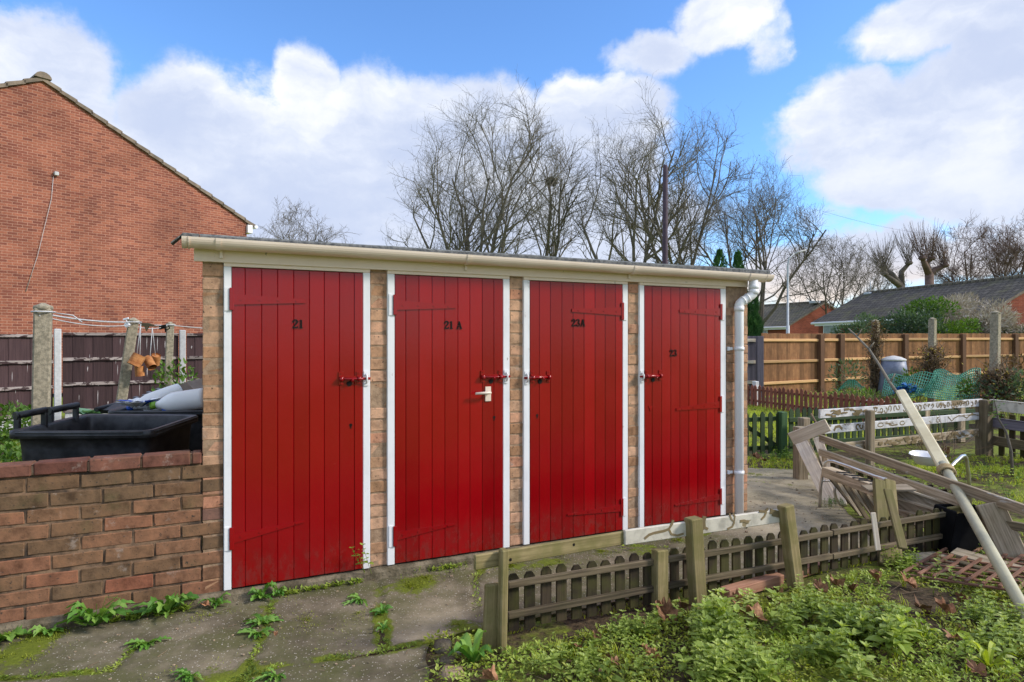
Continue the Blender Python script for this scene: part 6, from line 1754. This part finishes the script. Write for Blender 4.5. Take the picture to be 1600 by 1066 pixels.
sprig('upright seedling growing against the white post at the right of door 21', W(wu(574, .06), .06, .05), .18, 5, .045, 3)
sprig('seedlings in the joint at the foot of door 21 A', wf_(700), .03, 2, .022, 14, spread=.12)
sprig('seedlings on the footing left of door 21 A', wf_(640), .04, 2, .022, 6, spread=.08)
sprig('leafy seedlings on the moss behind the bare top board', G(880, 868), .05, 2, .06, 5, spread=.07)
sprig('round-leaved seedlings behind the joint of the two top boards', G(985, 858), .05, 2, .055, 6, spread=.09)
sprig('small leafy bush by the dark green gate post', G(1240, 716), .13, 4, .05, 40, 'bright_leaf', .22, group='weeds by the green gate', name='leafy_weed')
sprig('leafy weeds at the foot of the green gate, left of the gate post', G(1205, 718), .09, 3, .05, 22, 'bright_leaf', .18, group='weeds by the green gate', name='leafy_weed')
sprig('clump of fresh green weeds where the low fence meets the paving piece', G(1412, 890), .12, 4, .035, 26, 'weed_leaf', .09, group='weeds by the low fence', name='leafy_weed')
sprig('grass-green weeds under the chrome frame on the path', G(1305, 788), .05, 3, .03, 22, 'bright_leaf', .10, group='weeds by the low fence', name='leafy_weed')
rosette('large pale broad-leaved dock by the flat end post of the low fence', G(738, 1040), 10, .125, .05, 0, 6.28, .075, 'dandelion_leaf', .12, 'broad weeds in the bed', 'dock_plant')
rosette('tall bright broad-leaved plant in the middle of the bed', G(1112, 1000), 8, .11, .05, 0, 6.28, .10, 'weed_leaf', .05, 'broad weeds in the bed', 'dock_plant')
rosette('bright strap-leaved plant near the bottom right of the bed', G(1545, 1050), 12, .13, .022, 0, 6.28, .08, 'grass_blade', .0, 'broad weeds in the bed', 'dock_plant')
rosette('pale green strap-leaved clump in the bed left of the big brown leaf', G(905, 1022), 10, .10, .022, 0, 6.28, .04, 'weed_leaf', .05, 'broad weeds in the bed', 'dock_plant')
rosette('bright strap-leaved plant left of the pole at the right of the bed', G(1440, 1005), 11, .11, .020, 0, 6.28, .07, 'grass_blade', .0, 'broad weeds in the bed', 'dock_plant')
# cabbage and greens behind the yard wall
cbg = thing('cabbage_plant', 'blue-green cabbage behind the bins by the thick concrete post', 'cabbage', (-6.2, 9.4, 0))
mb = MB()
for k in range(16):
    a = rnd(0, 6.28); mb.leaf((-6.2, 9.4, .30 + rnd(0, .12)), (math.cos(a), math.sin(a), rnd(.1, 1.2)), (0, 0, 1), rnd(.18, .28), rnd(.16, .24), rnd(.2, 1), .25)
mb.build('leaves', 'cabbage_leaf', cbg); mb = MB(); mb.tube([(-6.2, 9.4, -.05), (-6.2, 9.4, .4)], .03, 6); mb.build('stem', 'dry_stem', cbg)
for lb, x, y, n, r_, zz in (('green leafy vegetables at the left edge behind the wall', -5.5, 6.9, 700, .45, .20), ('green leafy bush below the panel fence at the left', -7.6, 9.6, 900, .6, .32), ('small leafy plant behind the open bin', -3.75, 5.05, 260, .22, .30), ('green leaves seen between the bins and the leaning post', -4.9, 8.2, 500, .4, .34), ('grey-green leaves at the foot of the slim concrete post', -5.35, 10.2, 500, .42, .75)):
    mb = MB(); cluster(mb, (x, y, zz * .6), (r_, r_, zz), n, .09, .05, 'l', .3, .3, (.1, 1.0))
    tagset(mb.build('vegetable_plant', 'bright_leaf', loc=(x, y, 0)), lb, 'plant', 'vegetables in the left-hand garden', 'stuff')
# garden plants on the right plots
def twigbush(name, label, c, n, h, spread, mat='dry_stem', leaves=0):
    c = V(c); mb = MB()
    for _ in range(n):
        p = c + V((rnd(-.1, .1) * spread * 2, rnd(-.1, .1) * spread * 2, -.02)); d = V((rnd(-1, 1) * spread, rnd(-1, 1) * spread, h)).normalized(); pts = [p]; L = h * rnd(.6, 1.1)
        for _ in range(5):
            d = (d + V((rnd(-.3, .3), rnd(-.3, .3), rnd(-.25, .1)))).normalized(); p = p + d * L / 5; pts.append(p)
            if rnd(0, 1) < .5:
                e = (d + V((rnd(-1, 1), rnd(-1, 1), rnd(-.2, .6)))).normalized(); mb.tube([p, p + e * L * .18, p + e * L * .3 + V((rnd(-.03, .03), 0, .02))], [.003, .002, .0015], 3, False, rnd(0, 1))
            for _ in range(leaves): mb.sleaf(p, (rnd(-1, 1), rnd(-1, 1), rnd(-.3, .8)), (0, 0, 1), rnd(.03, .06), rnd(.02, .035), rnd(0, 1), 1)
        mb.tube(pts, [.006, .005, .0045, .004, .003, .002], 4, False, rnd(0, 1))
    return tagset(mb.build(name, [mat, 'bright_leaf'], loc=c), label, 'shrub')
twigbush('dry_shrub', 'leafless pinkish twiggy shrub in front of the white rails', G(1462, 722), 22, .62, .7)
twigbush('dry_shrub', 'tangle of dry stems along the bottom white rail', G(1440, 712), 46, .30, 1.6, 'dry_stem', 0)
mb = MB(); c = G(1582, 745); pts = [c + V((0, 0, -.02)), P(1580, 705, 7.0), P(1572, 675, 7.0), P(1560, 655, 7.05), P(1557, 640, 7.1), P(1552, 620, 7.1)]
mb.tube(pts, [.016, .015, .013, .010, .007, .004], 6)
for p in pts[3:]:
    for _ in range(16): mb.sleaf(p + V((rnd(-.06, .06), rnd(-.05, .05), rnd(-.1, .08))), (rnd(-1, 1), rnd(-1, 1), rnd(-.2, .8)), (0, 0, 1), rnd(.03, .05), rnd(.02, .03), rnd(.2, .8), 1)
tagset(mb.build('sapling', ['bark_grey', 'bright_leaf'], loc=c), 'bent grey sapling with a tuft of leaves in front of the white return rails', 'sapling')
for lb, c, n, r_, h, m in (('bright green clump inside the netting below the right-hand tangle', P(1535, 612, 11.6), 420, .4, .25, 'bright_leaf'), ('grey-green scrub below the tall right-hand post at the edge', P(1585, 612, 11.0), 900, .55, .35, 'grey_leaf'), ('bright green clump under the netting by the compost bin', P(1432, 598, 14.0), 420, .42, .3, 'bright_leaf'),
                              ('dark grey-green shrub at the foot of the orange fence', P(1325, 590, 18.4), 500, .55, .55, 'grey_leaf'), ('low weeds along the base of the climber-covered post', P(1350, 622, 15.6), 500, .9, .16, 'bright_leaf'), ('scrubby brown growth at the foot of the orange fence on the right', P(1590, 590, 14.0), 700, .8, .5, 'brown_leaf')):
    mb = MB(); cluster(mb, (c.x, c.y, max(.12, c.z)), (r_, r_ * .7, h), n, .10, .04, 's', .4, .2, (.1, 1))
    tagset(mb.build('garden_plant', m, loc=(c.x, c.y, 0)), lb, 'plant', 'rough plants on the far plots', 'stuff')
mb = MB()
for k in range(700):
    t_ = rnd(0, 1); q = P(1300 + 300 * t_, 533, 14.5 - 2.6 * t_); x = q.x + rnd(-.4, .4); y = q.y + rnd(-.8, .8); p = V((x, y, -.03)); d = V((rnd(-.4, .4), rnd(-.4, .4), 1)).normalized()
    mb.tube([p, p + d * rnd(.1, .3), p + d * rnd(.3, .5) + V((rnd(-.1, .1), 0, 0))], [.004, .003, .002], 3, False, rnd(0, 1), 0)
    if k % 2: mb.sleaf(p + d * rnd(.1, .4), (rnd(-1, 1), rnd(-1, 1), .3), (0, 0, 1), .06, .03, rnd(0, 1), 1)
tagset(mb.build('dry_growth', ['dry_stem', 'brown_leaf']), 'dry dead stems standing over the far beds', 'dead growth', kind='stuff')
# big dead leaves
def maple(label, c, s, a, tilt, tint, roll=0.0):
    c = V(c); mb = MB(); pts = []
    lob = [(0, 1.0), (.16, .84), (.32, .70), (.48, .84), (.64, .96), (.84, .82), (1.02, .66), (1.2, .76), (1.38, .84), (1.7, .66), (2.1, .56), (2.4, .60), (2.75, .46), (3.0, .14)]
    ang = [(x, r_) for x, r_ in lob] + [(-x, r_) for x, r_ in lob[:0:-1]]
    M = Matrix.Rotation(a, 3, 'Z') @ Matrix.Rotation(tilt, 3, 'X') @ Matrix.Rotation(roll, 3, 'Y')
    for x, r_ in ang:
        r2 = r_ * s * rnd(.78, 1.12); q = V((math.sin(x) * r2, math.cos(x) * r2, 0)); q.z = s * (.95 * abs(math.sin(x)) ** 1.3 * r_ * (.55 + .35 * math.sin(a * 5)) + .25 * math.sin(x * 3 + a * 3) * r_ + rnd(-.08, .10)); q.x *= .72; pts.append(M @ q)
    b = len(mb.v); mb.v.append(tuple(c)); mb.v += [tuple(c + p) for p in pts]; n = len(pts)
    for i in range(n): mb.face((b, b + 1 + i, b + 1 + (i + 1) % n), tint + rnd(-.1, .1), 0, False, [(0, 0)] * 3)
    st = M @ V((0, -s * .9, s * .15)); mb.tube([c, c + st * .5 + V((0, 0, .004)), c + st], [.002, .0018, .0015], 4, False, .3)
    return tagset(mb.build('dead_leaf', 'dead_leaf', loc=c), label, 'leaf', 'fallen brown leaves')
for lb, x, y, s, a, ti, tn in (('large curled brown leaf standing at the foot of the short square-topped post', 1040, 962, .085, .4, 1.1, .45), ('reddish leaf propped between the two middle posts', 1066, 952, .06, 2.0, 1.2, .3), ('large pale orange leaf in the middle of the bed', 1183, 966, .085, 1.2, .35, .95), ('dark wet leaf below the reddish timber', 1205, 945, .06, 2.6, .6, .05),
        ('brown leaf at the left end of the reddish timber', 1152, 942, .06, .2, .5, .75), ('brown leaf behind the dark wet leaf', 1216, 930, .05, 3.0, .9, .55), ('leftmost orange-brown leaf of the cluster right of the leaning post', 1282, 922, .06, .5, .8, .5), ('middle orange-brown leaf of the cluster right of the leaning post', 1308, 915, .065, 1.9, .9, .6), ('right leaf of the cluster right of the leaning post', 1334, 922, .05, 2.7, .8, .45),
        ('small bright orange leaf low in the bed', 1024, 1028, .04, 1.5, .4, 1.0), ('pale brown leaf left of the small bright orange one', 1008, 1018, .035, .3, .5, .8), ('pale leaf lying below the short square-topped post', 1012, 978, .035, 2.2, .5, .7), ('brown leaf in the bare patch of soil', 960, 1034, .045, 1.0, .5, .5), ('small brown leaf upright in the bed under the low fence', 932, 996, .035, .1, 1.1, .35),
        ('pinkish leaf near the left of the bed', 902, 1010, .04, 2.4, .5, .6), ('orange leaf at the corner of the path by the stones', 727, 1018, .05, .9, .7, .85), ('pale leaf at the bottom edge by the path corner', 768, 1062, .05, 1.4, .3, .9), ('pale curled leaf at the left end of the trellis', 1420, 912, .07, .7, .7, .9),
        ('dark brown leaf below the trellis', 1440, 952, .07, 2.0, .8, .25), ('pale brown leaf in front of the trellis', 1476, 955, .065, .4, .5, .85), ('brown leaf on the trellis laths', 1500, 938, .05, 2.6, .9, .45), ('reddish leaf on the far laths of the trellis', 1523, 908, .045, 1.1, .5, .5), ('pale leaf low in the bed near the right edge', 1492, 998, .055, 1.9, .4, .8),
        ('brown leaf at the bottom right corner of the bed', 1528, 1050, .05, .6, .5, .5), ('brown leaf at the foot of the mossy legs', 1368, 905, .06, 1.3, 1.0, .7), ('russet leaf by the green gate, left of the pair', 1182, 716, .07, .3, .5, .4), ('russet leaf by the green gate, right of the pair', 1193, 719, .06, 2.0, .6, .3),
        ('single brown leaf lying on the path near the wall', 430, 992, .018, .3, .3, .6), ('yellow-brown leaf under the second large dandelion', 322, 946, .03, 1.3, .2, 1.0), ('pale dead leaf beyond the white bowl', 1475, 706, .10, 1.8, .6, .95)):
    p = G(x, y, .045); maple(lb, p, s * 1.2, a, ti, tn, rnd(-.4, .4))
# stones at the corner of the bed
gs = 'loose stones at the corner of the path'
def stone(label, x, y, s, mat, sq=.6):
    c = G(x, y); mb = MB(); b = 0; n = 10; m = 6; ph = rnd(0, 9)
    for j in range(m + 1):
        t_ = PI * j / m
        for i in range(n):
            a = 2 * PI * i / n; d = V((math.sin(t_) * math.cos(a), math.sin(t_) * math.sin(a), math.cos(t_)))
            e = V((math.copysign(abs(d.x) ** .6, d.x), math.copysign(abs(d.y) ** .6, d.y), math.copysign(abs(d.z) ** .6, d.z)))
            r_ = s * (.85 + .25 * mnoise.noise(d * 1.8 + V((ph, 0, 0)))); mb.v.append(tuple(c + V((e.x * r_, e.y * r_ * .8, e.z * r_ * sq + s * sq * .35))))
    for j in range(m):
        for i in range(n): mb.face((j * n + i, (j + 1) * n + i, (j + 1) * n + (i + 1) % n, j * n + (i + 1) % n), .5, 0, True)
    return tagset(mb.build('stone', mat, loc=c), label, 'stone', gs)
stone('grey rounded concrete lump at the corner of the path', 692, 1014, .055, 'footing', .6)
stone('tan broken brick at the bottom edge of the bed', 706, 1058, .065, 'stone', .5)
stone('small purple-grey pebble by the orange leaf', 716, 1022, .022, 'grey_plastic', .6)
stone('mossy lump between the concrete lump and the broken brick', 700, 1035, .05, 'footing', .4)
# ------------------------------------------------------------------ trees
def bare_tree(name, label, x, Z, top, half, seed, mat='bark', stems=5, stem_sp=.5, depth=4, kids=(7, 6, 5, 3), fork=1.2, droop=0.0, tw=.010, catkin=0, group='bare winter trees behind the shed', nest=None, lean=0.0, cat='tree'):
    """leafless tree: several stems from low forks, limbs that divide into fine twigs"""
    rs = random.Random(seed); g = rs.gauss; u = rs.uniform
    base = P(x, 533, Z); base.z = -.1; H = CZ + (533 - top) / 1000 * Z; SP = half / 1000 * Z
    t = thing(name, label, cat, base, group)
    trunk = MB(); limbs = MB(); twigs = MB()
    fz_ = min(fork, H * .3)
    trunk.tube([base, base + V((lean * .3, 0, fz_ * .5)), base + V((lean * .6, 0, fz_ + .25))], [H * .020, H * .016, H * .013], 8)
    top0 = base + V((lean * .6, 0, fz_))
    env_c = base + V((lean, 0, H * .50)); ez = H * .52
    def inside_env(p):
        q = p - env_c; return (q.x / SP) ** 2 + (q.y / SP) ** 2 + (q.z / ez) ** 2
    def branch(p, d, L, r_, lev):
        n = 5 if lev < 2 else (4 if lev < 3 else 3); pts = [p]; rad = [r_]; dirs = [d]
        for k in range(n):
            w = .13 + .05 * lev
            d = (d + V((g(0, w), g(0, w), g(0, w * .7) + (.10 if lev < 3 else .14) - droop * (lev > 1)))).normalized()
            if inside_env(p) > .95: d = (d + (env_c - p).normalized() * .12 + V((0, 0, .10))).normalized()
            p = p + d * (L / n); pts.append(p); dirs.append(d)
            rad.append(max(tw * .45, r_ * (1 - .68 * (k + 1) / n)))
            if inside_env(p) > (1.0 if lev > 0 else .86) and k >= (1 if lev else 2): break
        (limbs if lev < 2 else twigs).tube(pts, rad, 6 if lev == 0 else (4 if lev == 1 else 3), False, min(1, .35 + .16 * lev + u(-.15, .15)))
        if lev >= depth:
            if catkin:
                for q in pts[1:]:
                    if u(0, 1) < catkin: twigs.sleaf(q, (u(-.4, .4), u(-.4, .4), -.9), (1, 0, 0), .14, .07, .2)
            return
        nk = kids[lev]; m = len(pts) - 1
        for j in range(nk):
            f = (.22 + .78 * (j + u(.1, .9)) / nk) * m; i = min(int(f), m - 1); q = pts[i] + (pts[i + 1] - pts[i]) * (f - i); dd = dirs[i + 1]
            side = V((g(0, 1), g(0, 1), g(0, .6))); side = (side - dd * side.dot(dd)).normalized()
            an = u(.45, .95) if lev < 2 else u(.4, 1.0)
            nd_ = (dd * math.cos(an) + side * math.sin(an)).normalized()
            rr = rad[i] * u(.5, .72)
            branch(q, nd_, L * u(.42, .66), max(tw, rr), lev + 1)
    for k in range(stems):
        a = 2 * PI * (k + u(-.3, .3)) / stems; out = stem_sp * u(.5, 1.2) * (0.35 if k == 0 else 1)
        d = V((math.cos(a) * out, math.sin(a) * out, 1)).normalized()
        branch(top0 + V((math.cos(a) * .12, math.sin(a) * .12, 0)), d, (H - fz_) * (.80 if k else .92) * u(.85, 1.05), H * .0095 * u(.8, 1.15), 0)
    trunk.build('trunk', mat, t)
    lo = limbs.build('limbs', mat, t); twigs.build('twigs', mat, lo)
    if nest:
        c = P(nest[0], nest[1], Z); mb = MB()
        for _ in range(260):
            d = V((g(0, 1), g(0, 1), g(0, 1))).normalized(); e = V((g(0, 1), g(0, 1), g(0, .5))).normalized(); p = c + V((d.x * .28, d.y * .28, d.z * .2)); mb.tube([p - e * .2, p + e * .2], .016, 3, False, u(0, .4))
        mb.build('nest', 'bark', t)
    return t
bare_tree('bare_tree', 'broad many-stemmed bare tree rising behind door 21 A', 752, 40, 200, 138, 11, 'bark', 8, .72, 4, (7, 6, 5, 4), 2.2, 0, .0055, .06)
bare_tree('bare_tree', 'bare tree with a dark crow nest, behind doors 21 A and 23A', 848, 41, 232, 84, 23, 'bark', 4, .46, 4, (6, 5, 5, 3), 2.5, 0, .0065, .06, nest=(862, 284))
bare_tree('bare_tree', 'slender open bare tree left of the purple pole', 985, 37, 214, 84, 5, 'bark', 4, .55, 4, (6, 5, 5, 4), 2.2, 0, .005, .08)
bare_tree('bare_tree', 'open spreading bare tree just right of the purple pole', 1058, 38, 214, 115, 31, 'bark', 5, .70, 4, (6, 5, 5, 4), 2.4, 0, .005, .08)
bare_tree('bare_tree', 'dense dark rounded bare tree over the right end of the shed', 1186, 34, 262, 112, 47, 'bark_grey', 6, .72, 4, (7, 6, 5, 4), 2.4, .03, .0055)
bare_tree('bare_tree', 'smaller bare tree between the lamp post and the nearer bungalow', 1300, 50, 375, 74, 53, 'bark_grey', 5, .6, 4, (7, 6, 5, 3), 1.6, .02, .009)
bare_tree('bare_tree', 'low rounded bare tree showing between the house and the shed roof', 458, 60, 344, 72, 61, 'bark_grey', 7, .7, 4, (6, 6, 5, 3), 2.5, 0, .012)
gr2 = 'trees behind the nearer bungalow'
bare_tree('bare_tree', 'red-brown bare tree behind the roof, left of the right-hand pair', 1512, 56, 356, 68, 71, 'bark_red', 5, .6, 4, (6, 6, 5, 3), 2.5, .01, .012, 0, gr2)
bare_tree('bare_tree', 'red-brown bare tree at the far right behind the roof', 1588, 55, 350, 78, 73, 'bark_red', 6, .6, 4, (6, 6, 5, 3), 2.5, .01, .012, 0, gr2)
bare_tree('bare_tree', 'small faint bare tree behind the left end of the dark tiled roof', 1366, 62, 408, 42, 79, 'bark_grey', 4, .6, 4, (5, 5, 4, 3), 2.0, 0, .012, 0, gr2)
def pollard(label, x, Z, stubs, top, seed, mat):
    rs = random.Random(seed); u = rs.uniform
    base = P(x, 533, Z); base.z = -.1; t = thing('pollard_tree', label, 'tree', base, gr2)
    trunk = MB(); tw = MB(); f = P(stubs[0][0], stubs[0][1], Z)
    trunk.tube([base, base + (f - base) * .6, f], [.42, .36, .32], 8)
    for pts in stubs[1]:
        q = [P(a, b, Z) + V((0, u(-.8, .8), 0)) for a, b in pts]; q[0] = f - V((0, 0, .1))
        n = len(q); trunk.tube(q, [.30 - .14 * k / (n - 1) for k in range(n)], 7)
        trunk.tube([q[-1] - V((0, 0, .12)), q[-1] + V((0, 0, .05)), q[-1] + V((0, 0, .22))], [.20, .34, .18], 7)
        for _ in range(46):
            d = V((u(-.75, .55), u(-.55, .55), 1)).normalized(); L = u(1.0, 3.0); p = q[-1] + V((u(-.25, .25), u(-.25, .25), u(-.1, .2)))
            m1 = p + d * L * .5 + V((u(-.1, .1), 0, 0)); m2 = p + d * L + V((0, 0, L * .15)); tw.tube([p, m1, m2], [.018, .013, .008], 3, False, u(.3, .9))
            for _ in range(2):
                e = (d + V((u(-.7, .7), u(-.7, .7), .2))).normalized(); tw.tube([m1, m1 + e * L * .4], [.010, .006], 3, False, u(.3, .9))
    trunk.build('trunk', mat, t); tw.build('twigs', mat, t)
pollard('pollarded tree with knuckled limbs and upright shoots, left one behind the roof', 1408, 56, ((1408, 446), [[(1408, 446), (1398, 428), (1384, 416)], [(1408, 446), (1414, 424), (1420, 412)], [(1408, 446), (1392, 438), (1375, 430)]]), 380, 5, 'bark_grey')
pollard('pollarded tree with a thick pale forked trunk, right one behind the roof', 1454, 52, ((1452, 428), [[(1452, 428), (1442, 412), (1434, 406)], [(1452, 428), (1455, 410), (1459, 404)], [(1452, 428), (1468, 420), (1480, 415)]]), 370, 9, 'bark_red')
def conifer(label, c, zs, seed):
    rs = random.Random(seed); u = rs.uniform; t = thing('conifer', label, 'conifer', (c[0], c[1], 0), None); mb = MB()
    for (ox, oz, h, w, n) in zs:
        for _ in range(n):
            k = u(0, 1) ** 1.3; z = oz + h * k; r_ = w * (1 - k) ** .48 * (.55 + .45 * u(0, 1) ** .5) * (1 + .22 * math.sin(z * 9 + ox * 5)); a = u(0, 6.28)
            p = V((c[0] + ox + math.cos(a) * r_, c[1] + math.sin(a) * r_, z)); mb.sleaf(p, (math.cos(a) * .55, math.sin(a) * .55, 1), (math.cos(a), math.sin(a), .2), u(.07, .16), u(.025, .05), min(1, max(0, .5 + .4 * math.sin(a * 5 + z * 14) * .6 + u(-.3, .3))))
    mb.build('foliage', 'conifer_leaf', t); mb = MB(); mb.tube([V((c[0], c[1], -.1)), V((c[0], c[1], zs[0][1] + zs[0][2] * .8))], [.06, .02], 6); mb.build('trunk', 'bark', t)
q = P(1150, 533, 20.5); conifer('dark green conifer beyond the fence, its two tips showing over the shed roof', (q.x, q.y), [(-.52, .8, 3.55, .46, 4600), (.06, .8, 3.48, .42, 4200), (.50, .7, 2.35, .42, 4200), (.62, .7, 1.5, .36, 2200)], 3)
# overhead wire from the pole line
mb = MB(); sagline(mb, P(1285, 330, 40), P(1500, 368, 60), .4, .006, 12); tagset(mb.build('overhead_wire', 'black_metal', loc=P(1285, 330, 40)), 'thin overhead wire crossing the sky at the right', 'wire')
